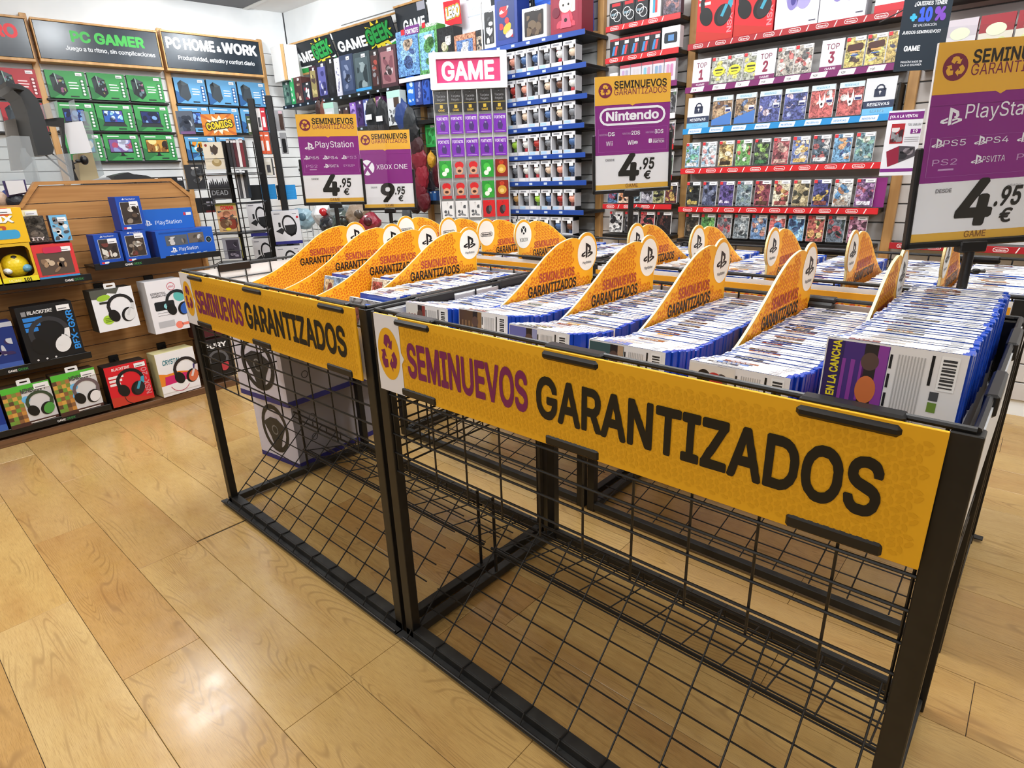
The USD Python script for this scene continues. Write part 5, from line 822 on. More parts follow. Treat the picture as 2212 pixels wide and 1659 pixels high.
def A_geek(a, w, h):
    a.put(Polygon([(-w * .48, 0), (-w * .48, h * .22), (-w * .08, h * .2), (-w * .06, 0)]), '#e9efe9', 1); a.put(Polygon([(-w * .48, 0), (-w * .48, h * .17), (-w * .1, h * .15), (-w * .085, 0)]), '#2f9a4a', 2); a.put(Polygon([(w * .14, 0), (w * .16, h * .16), (w * .5, h * .36), (w * .5, 0)]), '#e9efe9', 1); a.put(Polygon([(w * .16, 0), (w * .18, h * .11), (w * .5, h * .3), (w * .5, 0)]), '#2f9a4a', 2)
    cx, cz = w * .24, h * .55; a.put(Polygon([(cx + (w * .24 if i % 2 else w * .14) * math.cos(i * math.pi / 12), cz + (h * .50 if i % 2 else h * .30) * math.sin(i * math.pi / 12)) for i in range(24)]).intersection(sbox(-w / 2, 0, w / 2, h)), '#f0dc3a', 3)
    a.text('GAME', -w * .46, h * .36, '#f4f6f6', w * .50, h * .30, 1.4, layer=4); g = affinity.rotate(letters('GEEK', w * .05, h * .40, w * .40, h * .42, 1.5), 6); a.put(g.buffer(.012), '#15301c', 5); a.put(g, '#2fa04c', 6)
board('header_sign', 'dark GAME GEEK header sign with yellow burst, the left one near the corner', 'sign', .33, 1.18, 2.69, 2.985, -.13, '#22262c', A_geek, 20)
board('header_sign', 'dark GAME GEEK header sign with yellow burst, the right one', 'sign', 1.22, 2.19, 2.70, 2.99, -.13, '#22262c', A_geek, 20)
board('header_sign', 'dark sign with white GAME lettering and a grey square, above the building brick boxes', 'sign', 2.20, 2.62, 2.70, 3.04, -.14, '#262b31', lambda a, w, h: (a.text('GAME', -w * .28, h * .40, '#f4f6f6', w * .72, h * .24, 1.3), a.rect(w * .24, h * .8, w * .5, h, '#9a9aa4', 1)), 6)
board('display_board', 'white display panel with grey squares behind the red LEGO tag', 'panel', 2.62, 3.42, 2.66, 3.06, -.12, '#dfe7ef', lambda a, w, h: (a.rect(w * .12, h * .72, w * .2, h * .95, '#8e8e96'), a.rect(w * .04, h * .9, w * .16, h, '#e8d23a', 1), [a.put(ell(w * (.22 + .1 * i), h * .5, .025).difference(ell(w * (.22 + .1 * i), h * .5, .022)), '#b8c4d0', 1) for i in range(2)], a.rect(w * .12, h * .4, w * .4, h * .42, '#b8c4d0', 1)), 4, sub='print')
t = thing('lego_tag', 'red hanging LEGO tag with white letters', 'sign', NW.p(3.01, -.21, 2.765), NW.deg, None)
part('tag', MB().prism(Polygon([(-.105, .03), (-.02, 0.0), (.0, .01), (.10, .0), (.085, .19), (-.115, .2)]), 0, .004, '#d2202c'), 'print', t)
a = Art(); g = affinity.rotate(letters('LEGO', -.085, .07, .165, .075, 1.6), 4); a.put(g.buffer(.008), '#f0d23a', 1); a.put(g.buffer(.004), '#1a1a1a', 2); a.put(g, '#f6f2f0', 3); part('lettering', a.mb(), 'print', t)
board('header_sign', 'dark sign with white GAME lettering cut by the top edge, above the blue shelf rack', 'sign', 3.42, 3.86, 2.60, 2.95, -.14, '#262b31', lambda a, w, h: a.text('GAME', -w * .2, h * .42, '#f4f6f6', w * .66, h * .26, 1.3), 6)
board('header_sign', 'bright blue rayed sign cut by the top edge, above the blue shelf rack', 'sign', 3.88, 4.42, 2.52, 2.95, -.14, '#1f4fb4', lambda a, w, h: ([a.put(Polygon([(0, h * .7), (w * math.cos(math.radians(t_)), h * .7 + w * math.sin(math.radians(t_))), (w * math.cos(math.radians(t_ + 7)), h * .7 + w * math.sin(math.radians(t_ + 7)))]).intersection(sbox(-w / 2, 0, w / 2, h)), '#2f66cc', 1) for t_ in range(180, 360, 18)], a.put(arc(-w * .12, h * .52, .05, .075, 200, 350), '#f0f2f6', 2), a.put(ell(w * .16, h * .5, .05, .06).difference(ell(w * .16, h * .5, .022, .03)), '#f0f2f6', 2), a.rect(w * .1, h * .1, w * .4, h * .2, '#e0a83a', 2)), 4)
# ---- shelves of the back wall
def shelf(label, u0, u1, v, w0, strip=None, marks=None, bracket=True):
    t = thing('wall_shelf', label, 'shelf', NW.p(u0, 0, v), NW.deg); L = u1 - u0
    part('board', MB().cbox((0, w0, -.03), (L, -.008, -.004), .003), 'black_plastic', t)
    if strip:
        part('price_strip', MB().cbox((0, w0 - .005, -.034), (L, w0 - .0005, .004), .002, strip), 'plastic', t)
        a = Art(w0 - .005, .0004)
        for k in range(int(L / .155)):
            x = .04 + .155 * k
            if marks == 'tag': a.rect(x, -.024, x + .034, -.006, '#b9c8dc', 0)
            elif marks == 'oval': a.put(rrect(x, -.027, x + .07, -.003, .011).difference(rrect(x + .003, -.024, x + .067, -.006, .009)), '#f0e8e8', 0); a.text('Nintendo', x + .035, -.02, '#f0e8e8', .05, .009, 1, align='c', layer=0); a.put(Polygon([(x + .1, -.03), (x + .106, -.03), (x + .118, 0), (x + .112, 0)]), '#f0e8e8', 0)
            elif marks == 'top': a.put(Polygon([(x, -.030), (x + .09, -.030), (x + .10, .001), (x + .01, .001)]), '#f0eef0', 0); a.text('TOP', x + .018, -.022, '#3a2a3a', .026, .011, 1, layer=1)
            elif marks == 'res': a.put(Polygon([(x, -.030), (x + .095, -.030), (x + .103, .001), (x + .008, .001)]), '#eef4fa', 0); a.text('RESERVAS', x + .015, -.021, '#3a8fd0', .07, .01, 1, layer=1)
        if a.L: part('strip_print', a.mb(), 'print', t)
    return t
def items(base, lst, kind, w, dep, cat, lab, group=None, fr=NW, am='art_print', sticker=True, name='figure_box'):
    "items from (x0, x1, top, bottom px, colour, colours, label)"
    out = []
    for i, (p0, p1, pt, col, cols, label) in enumerate(lst):
        u0 = fr.at(*base(p0, pt[1]), w)[0]; u1 = fr.at(*base(p1, pt[1]), w)[0]; v0 = fr.at(*base((p0 + p1) / 2, pt[1]), w)[1]; v1 = fr.at(*base((p0 + p1) / 2, pt[0]), w)[1]
        def art(a, W_, Hh, i=i, col=col, cols=cols):
            a.rect(-W_ / 2, 0, W_ / 2, Hh, col)
            if cols: a.rect(-W_ * .40, Hh * .10, W_ * .38, Hh * .86, cols[0], 1); blots(a, -W_ * .34, Hh * .12, W_ * .34, Hh * .8, cols[1:], 8, i * 3 + len(lab), 2, W_ * .22)
        out.append(product(name, label, cat, fr, u0, u1, v0, v1, w, dep, col, art, group, am=am, sticker=((u1 - u0) * .05, (v1 - v0) * .86, (u1 - u0) * .35, (v1 - v0) * .1) if sticker else None))
    return out
shelf('black wall shelf of boxed figures under the GAME GEEK signs', .27, 2.36, 2.345, -.33, '#17181a', 'tag')
SB = (.27, 2.36)
def fig(u0, u1, hh, col, cols, label, v=2.347, w=-.32, dep=.16): return product('figure_box', label, 'figure box', NW, u0, u1, v, v + hh, w, dep, col, lambda a, W_, Hh: (a.rect(-W_ / 2, 0, W_ / 2, Hh, col), a.put(rrect(-W_ * .40, Hh * .1, W_ * .38, Hh * .88, .01), cols[0], 1), blots(a, -W_ * .3, Hh * .12, W_ * .3, Hh * .75, cols[1:], 9, int(u0 * 100), 2, W_ * .2)), sticker=((u1 - u0) * .02, hh * .86, (u1 - u0) * .25, hh * .09))
FG = [(.30, .44, .25, '#3a5a50', ['#55766a', '#2a3a38', '#7a9a8c'], 'grey-green figure box, first on the upper figure shelf by the corner'), (.45, .53, .27, '#2f9a5a', ['#3fae6a', '#d8e8dc'], 'narrow green box, second on the upper figure shelf'), (.54, .69, .27, '#5a3a38', ['#4a3230', '#8a6a5a', '#c8b8a8'], 'brown red figure box, third on the upper figure shelf'), (.70, .86, .20, '#1f2126', ['#33363c', '#d8d8da', '#8a2a34'], 'black box with white figure, fourth on the upper figure shelf'), (.87, 1.0, .34, '#3a1e2a', ['#8f8456', '#4a3a38', '#c0b07a'], 'tall wine and gold figure box, fifth on the upper figure shelf'), (1.01, 1.19, .36, '#1c1a2a', ['#5a5a9a', '#c0c0e0', '#34346a'], 'tall black box with violet figure, sixth on the upper figure shelf'), (1.20, 1.33, .38, '#141416', ['#1d1d20', '#2a2a30'], 'tall black plain box, seventh on the upper figure shelf'), (1.34, 1.43, .36, '#c8c8d8', ['#d8d8e6', '#8a8aa4'], 'pale lilac figure box, eighth on the upper figure shelf'), (1.44, 1.66, .37, '#2c3a58', ['#3f4e70', '#1a2236', '#7a86a4'], 'navy pack pair, ninth on the upper figure shelf'), (1.67, 1.93, .36, '#3a4a50', ['#4f6066', '#26343a', '#8fa0a4'], 'wide grey-teal window box with blue stripe, on the upper figure shelf'), (1.94, 2.07, .35, '#241a1c', ['#4a2a2a', '#a84a40', '#8a8a90'], 'dark box with red figure, beside the wide teal box'), (2.08, 2.33, .36, '#4a3038', ['#9a6a70', '#3a2a2e', '#c8b8bc', '#7a4a54'], 'wide rose and grey figure box at the right end of the upper figure shelf')]
for u0, u1, hh, col, cols, lab in FG: fig(u0, u1, hh, col, cols, lab)
lone('blue_stripe', MB().box((0, -.003, 0), (.25, 0, .025), '#3f9fe0'), 'print', 'bright blue price stripe at the foot of the wide grey-teal box', 'price stripe', NW.p(1.675, -.3215, 2.36), NW.deg)
shelf('black wall shelf with mixed figure packs, second under the GAME GEEK signs', 1.2, 2.42, 2.02, -.34, '#17181a', 'tag'); shelf('white-edged shelf under the building brick boxes', 2.36, 3.42, 2.395, -.33, '#d8dade')
F2 = [(1.25, 1.36, .22, '#2a2024', ['#4a3034', '#6a4a44']), (1.37, 1.48, .22, '#30242a', ['#5a3c3a', '#2a2020']), (1.50, 1.60, .25, '#8a5fc0', ['#b89ae0', '#5a3a90']), (1.61, 1.72, .26, '#3a2658', ['#4a3470', '#2a1a44']), (1.73, 1.83, .26, '#5a66b0', ['#d8dcec', '#2f3a78']), (1.84, 1.93, .26, '#d8cc8a', ['#6a5aa0', '#f0e8c0']), (1.94, 2.05, .27, '#7a3f78', ['#d8a8c8', '#3a2038'])]
F2N = ['dark brown', 'dark plum', 'lilac', 'deep violet', 'blue and white', 'pale yellow', 'magenta']
for (u0, u1, hh, col, cols), nm in zip(F2, F2N): fig(u0, u1, hh, col, cols, f'{nm} small figure box on the second figure shelf', 2.022, -.3)
def hang(u, v, w_, h_, col, label, stick=True, wf=-.34):
    q = MB(); m_ = trimesh.creation.icosphere(2, 1.0); vv = m_.vertices * np.array([w_ / 2, .035, h_ / 2]) * (1 + .25 * (meshkit.noise(m_.vertices * 3 + u * 31) - .5)[:, None]); q.add(vv, m_.faces, col); q.rod((0, 0, h_ * .42), (0, 0, h_ * .6), .006, col=col)
    t = thing('hanging_bag', label, 'hanging bag', NW.p(u, wf, v), NW.deg); part('bag', q, 'print', t); part('hook', MB().rod((0, 0, h_ * .58), (0, -wf - .006, h_ * .58), .004), 'grey_metal', t)
    if stick: a = Art(-.05); a.rect(-.05, -.02, .05, .03, '#e9eaec'); part('price_tag', a.mb(), 'print', t)
    return t
def hpx(px, py, w_, h_, col, label, stick=True, wf=-.34): u, v = NW.at(px, py, wf); return hang(u, v, w_, h_, col, label, stick, wf)
hpx(805, 255, .2, .36, '#1d2024', 'black hanging pouch with a white price tag, left one above the XBOX ONE sign'); hpx(828, 258, .19, .4, '#202226', 'black hanging pouch with a white price tag, right one above the XBOX ONE sign')
t = quad('boxed_toy', 'pale green topped boxed item with a black and white pattern above the XBOX ONE sign', 'box', (B_(1055, 725), B_(1160, 715), B_(1168, 995), B_(1065, 1000)), lambda a, w, h: (a.rect(-w / 2, 0, w / 2, h, '#d3d8dc'), a.rect(-w / 2, h * .8, w / 2, h, '#b4dcd4', 1), a.rect(w * .0, h * .52, w * .4, h * .8, '#4a3a34', 2), blots(a, -w * .46, h * .03, w * .46, h * .48, ['#3a3c42', '#55585e', '#8a8e94'], 24, 3, 2, .02)), .08, -.36, '#c8d4d0', NW, am='print')
quad('boxed_toy', 'pale green hanging boxed item seen over the PlayStation sign', 'box', (B_(550, 820), B_(632, 812), B_(638, 1000), B_(560, 1000)), lambda a, w, h: (a.rect(-w / 2, 0, w / 2, h, '#cfd8d8'), a.rect(-w / 2, h * .75, w / 2, h, '#a8d4c4', 1), a.rect(-w * .3, h * .1, w * .3, h * .6, '#e4e6ea', 1)), .06, -.36, '#b8c8c4', NW, am='print')
hs = [(690, 238, .12, .2, '#3a2420'), (700, 245, .10, .25, '#6a3a30'), (868, 250, .2, .3, '#2a3f78'), (885, 262, .2, .25, '#2c3034'), (890, 288, .22, .25, '#1c1d20'), (875, 300, .18, .3, '#26282c'), (900, 318, .2, .22, '#3a1c20'), (905, 345, .22, .24, '#7a1f2c'), (890, 365, .2, .24, '#4a1820'), (912, 380, .18, .26, '#8a2030'), (905, 410, .22, .26, '#6a1a28'), (915, 435, .2, .2, '#5a1822'), (898, 440, .2, .2, '#2a1a1e'), (932, 345, .1, .14, '#c8962a')]
HN = ['brown', 'rust', 'blue patterned', 'grey', 'black', 'charcoal', 'dark wine', 'red', 'maroon', 'bright crimson', 'crimson', 'dark red', 'brown-black', 'mustard']
for i, (px, py, w_, h_, c_) in enumerate(hs): hpx(px, py, w_, h_, c_, f'{HN[i]} soft hanging accessory right of the XBOX ONE sign' if px > 800 else f'{HN[i]} small hanging figure above the PlayStation sign', False)
for i in range(5):
    u, v = NW.at(615 + 12 * (i % 3), 300 + 28 * i, -.1); product('hang_pack', f'small {["plum", "grey", "pale", "rose", "dark"][i]} hanging pack on the slatwall by the corner', 'hang pack', NW, u, u + .09, v - .1, v, -.08, .02, ['#5a3a4a', '#8a8c90', '#c8ccd0', '#a87a84', '#3a3c40'][i], lambda a, w, h, i=i: (a.rect(-w / 2, 0, w / 2, h, ['#6a3f50', '#8e9094', '#d0d4d8', '#b88a94', '#44464a'][i]), a.rect(-w * .3, h * .2, w * .3, h * .5, '#2a2a2e', 1)))
items(B_, [(1150, 1325, (232, 602), '#2f86d8', ['#2f8fe0', '#7ab8e8', '#1a4a90', '#c0a890'], 'tall blue building brick carton with FORTNITE on top'), (1318, 1470, (190, 590), '#4aa04a', ['#5ab0d8', '#3f8a3a', '#e0ece8', '#2a5a6a'], 'green and blue building brick carton beside the FORTNITE one'), (1472, 1600, (210, 590), '#1c2024', ['#24282c', '#c8c09a', '#e4e4e0', '#6a7a4a'], 'black building brick carton with a pale figure'), (1605, 1770, (265, 590), '#c87848', ['#3f72b8', '#e4e8f0', '#2a4a8a', '#c87848'], 'orange carton with a blue and white figure'), (1775, 1830, (235, 590), '#2a2a2e', ['#b0a08a', '#3a3a3e'], 'narrow dark carton beside the orange one')], 'b', -.32, .12, 'brick box', 'brk', None, sticker=False, name='brick_box')
u0, v0 = NW.at(*B_(1165, 285), -.325); a = Art(); a.rect(0, 0, .05, .045, '#d2202c'); a.rect(.055, -.01, .25, .06, '#6a2f78'); a.text('FORTNITE', .065, .0, '#f0ecf2', .17, .035, 1.2, layer=2); tt = lone('carton_band', a.mb(), 'print', 'purple FORTNITE title band on the tall blue brick carton', 'title band', NW.p(u0, -.322, v0), NW.deg)
u0, v0 = NW.at(*B_(1330, 225), -.325); a = Art(); a.rect(0, 0, .045, .04, '#d2202c'); a.text('MINECRAFT', .055, .0, '#e8f0e8', .15, .03, 1.2, layer=1); lone('carton_band', a.mb(), 'print', 'MINECRAFT title on the green brick carton', 'title band', NW.p(u0, -.322, v0), NW.deg)
items(B_, [(1222, 1282, (605, 840), '#1f5fc0', ['#2a6fd0', '#c0d4f0'], 'bright blue upright carton under the brick boxes, left one'), (1285, 1340, (605, 835), '#2a3a78', ['#34468a', '#8a96c0'], 'dark blue upright carton under the brick boxes, middle one'), (1345, 1400, (590, 830), '#2a4ea8', ['#2f56b4', '#1a2f70'], 'royal blue upright carton under the brick boxes, right one')], 'u', -.32, .15, 'carton', 'ubl', None, am='print', name='carton')
shelf('short black shelf under the upright blue cartons', 2.42, 3.42, 2.015, -.33, '#17181a'); shelf('black shelf low behind the price signs, with dark blue boxes', 2.3, 3.42, 1.28, -.3, '#17181a')
items(B_, [(1390, 1420, (1525, 1625), '#2a4f8a', ['#34609a'], 'small blue box low on the back wall, left one'), (1422, 1452, (1522, 1622), '#2a4f8a', ['#34609a'], 'small blue box low on the back wall, right one'), (1368, 1450, (990, 1170), '#2f9a4a', ['#3fae5a', '#2a7a3a'], 'green carton beside the gift card stand')], 'lb', -.28, .1, 'carton', 'low', None, am='print', name='carton')
for i in range(16):
    u = .62 + .17 * i + .03 * (i % 3); hang(u, 1.72 - .18 * (i % 2) - .1 * (i % 5), .13, .24, ['#2a2a30', '#4a4048', '#6a2a34', '#3a4650', '#55585c'][i % 5], f'{["black", "plum", "wine", "slate", "grey"][i % 5]} hanging pack low on the back wall, {ORD[i % 14]} from the corner' + (' again' if i > 13 else ''), False, -.2)
# ---- gift card stand
o_ = NW.p(3.5, -.6, 0); GS = Frame(o_[0], o_[1], 40)
t = thing('gift_card_stand', 'white gift card stand with a framed pink GAME header', 'card stand', (o_[0], o_[1], 0), 40)
part('back_panel', MB().cbox((-.29, .03, .12), (.325, .05, 2.2), .004), 'white_plastic', t); part('base', MB().cbox((-.32, -.18, 0), (.35, .25, .04), .01).cbox((-.29, .0, .04), (.325, .08, .12), .004), 'white_plastic', t)
part('header_frame', MB().prism(rrect(-.295, 2.175, .335, 2.448, .01).difference(sbox(-.24, 2.225, .28, 2.40)), -.03, .05), 'white_plastic', t); part('header_panel', MB().box((-.25, -.01, 2.215), (.29, .0, 2.41), '#d0326c'), 'print', t)
a = Art(-.01); a.text('GAME', -.20, 2.25, '#f3e6ec', .43, .125, 1.35); part('lettering', a.mb(), 'print', t)
for i in range(6): part('divider_strip', MB().box((-.283 + .1203 * i, -.03, 1.0), (-.280 + .1203 * i, .03, 2.17)), 'white_card', t)
CR_ = [(2.005, 2.165, 'black'), (1.84, 1.985, 'violet'), (1.66, 1.815, 'violet'), (1.49, 1.63, 'mix'), (1.32, 1.465, 'mix'), (1.16, 1.30, 'white'), (.99, 1.14, 'white')]
def card_art(kind):
    def f(a, w, h):
        if kind == 'black': a.rect(-w / 2, 0, w / 2, h, '#2a2826'); a.rect(-w / 2, h * .42, w / 2, h * .46, '#8a7a3a', 1); a.text('Tarjeta', 0, h * .72, '#8f8f92', w * .7, h * .1, 0, align='c', layer=1); a.text('Regalo', 0, h * .56, '#8f8f92', w * .62, h * .1, 0, align='c', layer=1); a.rect(-w * .12, h * .2, w * .12, h * .36, '#c8a83a', 1); a.text('GAME', 0, h * .06, '#c8a83a', w * .5, h * .1, 1, align='c', layer=1)
        elif kind == 'violet': a.rect(-w / 2, 0, w / 2, h, '#7a32b0'); a.text('FORTNITE', 0, h * .74, '#e6dcf0', w * .86, h * .15, 1.1, align='c', layer=1); a.put(Polygon([(-w * .14, h * .2), (-w * .2, h * .42), (-w * .06, h * .66), (w * .1, h * .66), (w * .24, h * .4), (w * .16, h * .16)]), '#4a3470', 1); a.put(ell(0, h * .58, w * .08), '#8a7ab0', 2); a.rect(-w * .38, h * .06, w * .38, h * .1, '#b08ad0', 1)
        elif kind == 'green': a.rect(-w / 2, 0, w / 2, h, '#2f9a3a'); a.put(ell(-w * .05, h * .6, w * .26, h * .22), '#4fc04a', 1); a.put(ell(w * .12, h * .45, w * .18, h * .14), '#e0ece0', 2); a.put(ell(-w * .1, h * .25, w * .2, h * .14), '#e6f0e2', 1)
        elif kind == 'red': a.rect(-w / 2, 0, w / 2, h, '#8f8a8c'); a.put(ell(0, h * .72, w * .36, h * .22), '#d2282c', 1); a.put(ell(0, h * .42, w * .3, h * .22), '#d8a080', 2); a.put(ell(0, h * .4, w * .16, h * .08), '#4a2a20', 3); a.rect(-w * .4, 0, w * .4, h * .18, '#c0282c', 1)
        elif kind == 'gold': a.rect(-w / 2, 0, w / 2, h, '#8a2a20'); a.put(ell(0, h * .45, w * .36, h * .26), '#d0a040', 1); a.put(ell(-w * .02, h * .4, w * .18, h * .12), '#e6c878', 2); a.put(ell(0, h * .82, w * .2, h * .12), '#c8442a', 2)
        elif kind == 'white': a.rect(-w / 2, 0, w / 2, h, '#e6e6e6'); blots(a, -w * .35, h * .1, w * .35, h * .75, ['#2a2c30', '#55585c', '#8a8c90'], 9, 4, 1, .02)
        else: a.rect(-w / 2, 0, w / 2, h, '#d2262c'); a.put(ell(-w * .05, h * .42, w * .22, h * .26), '#3a2a2e', 1); a.put(ell(w * .1, h * .5, w * .14, h * .2), '#55585c', 2)
    return f
cardp = {}; KN = {'black': 'black and gold', 'violet': 'violet FORTNITE', 'green': 'green', 'red': 'red-capped', 'gold': 'gold and red', 'white': 'white', 'crim': 'plain red'}
RN = ['top', 'second', 'third', 'fourth', 'fifth', 'sixth', 'seventh']
for r_, (v0, v1, kd) in enumerate(CR_):
    for c_ in range(5):
        k = kd if kd in ('black', 'violet') else (['green', 'red', 'red', 'green', 'gold'] if r_ == 3 else ['red', 'red', 'red', 'green', 'gold'] if r_ == 4 else ['white', 'white', 'white', 'crim', 'crim'])[c_]
        lab = f'{KN[k]} gift card, {ORD[c_]} from left in the {RN[r_]} row of the card stand'; loc = GS.p(-.22 + .1203 * c_, -.012, v0)
        if k not in cardp:
            h = v1 - v0; t = thing('gift_card', lab, 'gift card', loc, 40, 'cards on the gift card stand'); part('stack', MB().box((-.052, 0, 0), (.052, .03, h), '#d8d6d4'), 'print', t); a = Art(0., .0004); card_art(k)(a, .104, h); part('print', a.mb(), 'gloss_print', t); part('hang_hook', MB().rod((0, -.03, h - .012), (0, .042, h - .012), .0025), 'grey_metal', t); cardp[k] = t
        else: dup(cardp[k], loc, 40, lab)
# ---- blue-edged rack of boxed vinyl figures
FR_V = [2.497, 2.278, 2.066, 1.861, 1.645, 1.437, 1.207]
RKN = ['top', 'second', 'third', 'fourth', 'fifth', 'sixth', 'seventh']
for k, v in enumerate(FR_V): shelf(f'black shelf with blue price edge, {RKN[k]} of the vinyl figure rack', 3.42, 4.475 + .012 * (k % 3), v, -.335, '#24489a', 'tag')
VF = [('red-headed', '#a8322c', '#7a2420'), ('pale-faced', '#d8c0a8', '#2a2c30'), ('brown-haired', '#6a4634', '#3a4a6a'), ('grey', '#7a7e84', '#4a4c50'), ('green', '#9ac83a', '#4a6a2a'), ('pink-faced', '#e09a84', '#5a2a2a'), ('black-clad', '#26282c', '#8a8c90'), ('white', '#dcdcd8', '#b03038'), ('tan', '#c89a5a', '#5a4028'), ('blue', '#4a6a9a', '#26324a')]
vfp = {}
def vinyl(i):
    nm, c1, c2 = VF[i]; t = thing('vinyl_figure_box', 'x', 'figure box', (0, 0, 0), NW.deg, 'boxed vinyl figures on the blue-edged rack'); w, h, d = .116, .163, .09
    q = MB().box((-w / 2, d - .002, 0), (w / 2, d, h), '#2a2626').box((-w / 2, 0, h - .028), (w / 2, d, h), '#d9dade').box((-w / 2, 0, 0), (w / 2, d, .03), '#d0d1d6').box((-w / 2, 0, 0), (-w / 2 + .006, d, h), '#c8c9ce').box((w / 2 - .006, 0, 0), (w / 2, d, h), '#c4c5ca'); part('carton', q, 'print', t)
    part('backing', MB().box((-w / 2 + .012, .05, .034), (w / 2 - .01, .053, h - .028), '#241f1e'), 'print', t)
    part('figure', MB().blob((.016, .03, .09), (.036, .028, .033), c1, 2).blob((.012, .035, .047), (.018, .015, .024), c2, 1).blob((.004, .006, .086), (.005, .003, .006), '#141416', 1).blob((.024, .007, .086), (.005, .003, .006), '#141416', 1).blob((.012, .034, .106), (.033, .026, .016), c2, 1), 'plastic', t)
    a = Art(0., .0004); a.rect(-w * .42, .006, w * .1, .026, ['#a8c8e4', '#e4e4e8', '#c8d8ea'][i % 3]); a.rect(-w * .3, h - .02, w * .2, h - .008, '#8a8c92'); a.rect(0, h - .05, w * .34, h - .024, '#f2f2f4', 1); part('label_print', a.mb(), 'print', t)
    return t
UF = [3.50 + .118 * k for k in range(8)]
for r_, v in enumerate(FR_V):
    if r_ == 0: continue
    for c_, u in enumerate(UF):
        i = (r_ * 7 + c_ * 3 + (r_ * c_) % 4) % 10; nm = VF[i][0]; lab = f'white window box with {nm} vinyl figure, {ORD[c_]} from left on the {RKN[r_]} blue-edged shelf'
        loc = NW.p(u, -.325, v + .004)
        if i not in vfp: vfp[i] = vinyl(i); xf(UsdGeom.Xformable(vfp[i]), loc, NW.deg); tag(vfp[i], lab)
        else: dup(vfp[i], loc, NW.deg, lab)
for c_ in range(8):
    i = (c_ * 3 + 1) % 10; dup(vfp[i], NW.p(3.48 + .118 * c_, -.325, .99), NW.deg, f'window box with {VF[i][0]} vinyl figure, {ORD[c_]} from left under the lowest blue edge')
shelf('black shelf at the foot of the vinyl figure rack', 3.42, 4.45, .985, -.335, '#17181a')
fig(3.47, 3.60, .30, '#c8ccd4', ['#2a2c2e', '#4a4c50', '#d8d8dc'], 'tall dark window box with white edges, first on the top blue-edged shelf', 2.502, -.33)
fig(3.61, 3.84, .36, '#2a3f8a', ['#2c3a70', '#c83a3a', '#d8a83a', '#e8c8c0', '#b02a34'], 'tall blue figure box with red round artwork on the top blue-edged shelf', 2.502, -.34)
fig(3.88, 4.12, .22, '#e4e4e6', ['#2a2626', '#4a3a30', '#6a5a48'], 'wide white box with a dark window on the top blue-edged shelf', 2.502, -.33)
t = fig(4.16, 4.44, .30, '#8a2438', ['#8f2a3e', '#e8d8c8', '#d8485a', '#c8a0a0'], 'large wine red figure box on the top blue-edged shelf', 2.502, -.33)
part('figure_print', (lambda a: (a.put(ell(-.0, .19, .06, .062), '#ead6c4'), a.put(arc(0, .2, .045, .066, 20, 160), '#f0eef0', 1), a.put(ell(-.022, .18, .008), '#1a1a1a', 1), a.put(ell(.025, .18, .008), '#1a1a1a', 1), a.put(Polygon([(-.05, .03), (-.03, .12), (.03, .12), (.055, .03)]), '#e05a72', 1), a.put(ell(.0, .08, .014), '#2a1a1e', 2), a.put(ell(-.09, .14, .035), '#6a1a30', 0), a)[-1])(Art(-.004)).mb(), 'print', t)
lone('tall_card', MB().box((-.004, -.01, 0), (.004, .0, .34)).blob((0, -.005, .34), (.012, .01, .012)), 'white_plastic', 'thin white upright edge at the left of the top blue-edged shelf', 'edge strip', NW.p(3.465, -.34, 2.5), NW.deg)
# ================================================================ CONSOLE GAME BAYS ON THE BACK WALL
LV = [2.507, 2.298, 2.093, 1.88, 1.671, 1.457, 1.249, 1.022]; LCOL = ['#c8282e', '#c8282e', '#7a2a68', '#e6e0e4', '#c8282e', '#c8282e', '#c8282e', None]
LNm = ['top', 'second', 'third', 'fourth', 'fifth', 'sixth', 'seventh', 'lowest']
for k, v in enumerate(LV): shelf(f'shelf with price edge, {LNm[k]} of the narrow bay beside the vinyl figures', 4.57, 5.17 if k > 5 else 5.16, v, -.2, LCOL[k], 'oval' if LCOL[k] == '#c8282e' else None)
RV = [2.30, 2.032, 1.765, 1.498, 1.231, 1.008]; RC = ['#a8242c', '#7a2a68', '#2f8fd0', '#d0282e', '#d0282e', None]; RM = ['oval', 'top', 'res', 'oval', 'oval', None]
for k, v in enumerate(RV): shelf(f'shelf with {["dark red", "purple TOP", "blue RESERVAS", "red", "red", "plain black"][k]} price edge, {LNm[k]} of the wide game bay', 5.225, 6.53, v, -.2, RC[k], RM[k])
lone('shelf_end', MB().box((0, -.19, 0), (.012, -.01, .16)), 'shadow_black', 'dark upright end plate of the RESERVAS shelf', 'end plate', NW.p(6.525, 0, 1.77), NW.deg)
SWRED = '#d8323a'
def swcase(u, v, col, cols, label, w_=.104, h=.168, tier=0, tilt=-4, top=SWRED, title=None, bg=None):
    t = thing('switch_case', label, 'game case', NW.p(u + w_ / 2, -.178, v + .005), NW.deg, None, tilt)
    part('shell', MB().cbox((-w_ / 2, 0, 0), (w_ / 2, .012, h), .002), 'cloudy_acrylic' if False else 'white_card', t)
    a = Art(0., .0004); a.rect(-w_ / 2 + .002, .002, w_ / 2 - .002, h - .003, col); rs = random.Random(int(u * 1000)); blots(a, -w_ * .44, h * .12, w_ * .44, h * .85, cols, 12, int(u * 997), 1, .022)
    if title: a.rect(-w_ * .36, h * .06, w_ * .36, h * .2, title, 5)
    part('cover', a.mb(), 'art_print', t)
    a = Art(-.0028, .0004)
    if top: a.rect(-w_ / 2 + .002, h - .022, -w_ / 2 + .022, h - .003, top)
    a.rect(-.005, h - .024, w_ / 2 - .003, h - .004, '#eeeef0', 0); a.rect(.006, h - .016, w_ / 2 - .014, h - .012, '#8a8a90', 1); part('price_sticker', a.mb(), 'print', t); return t
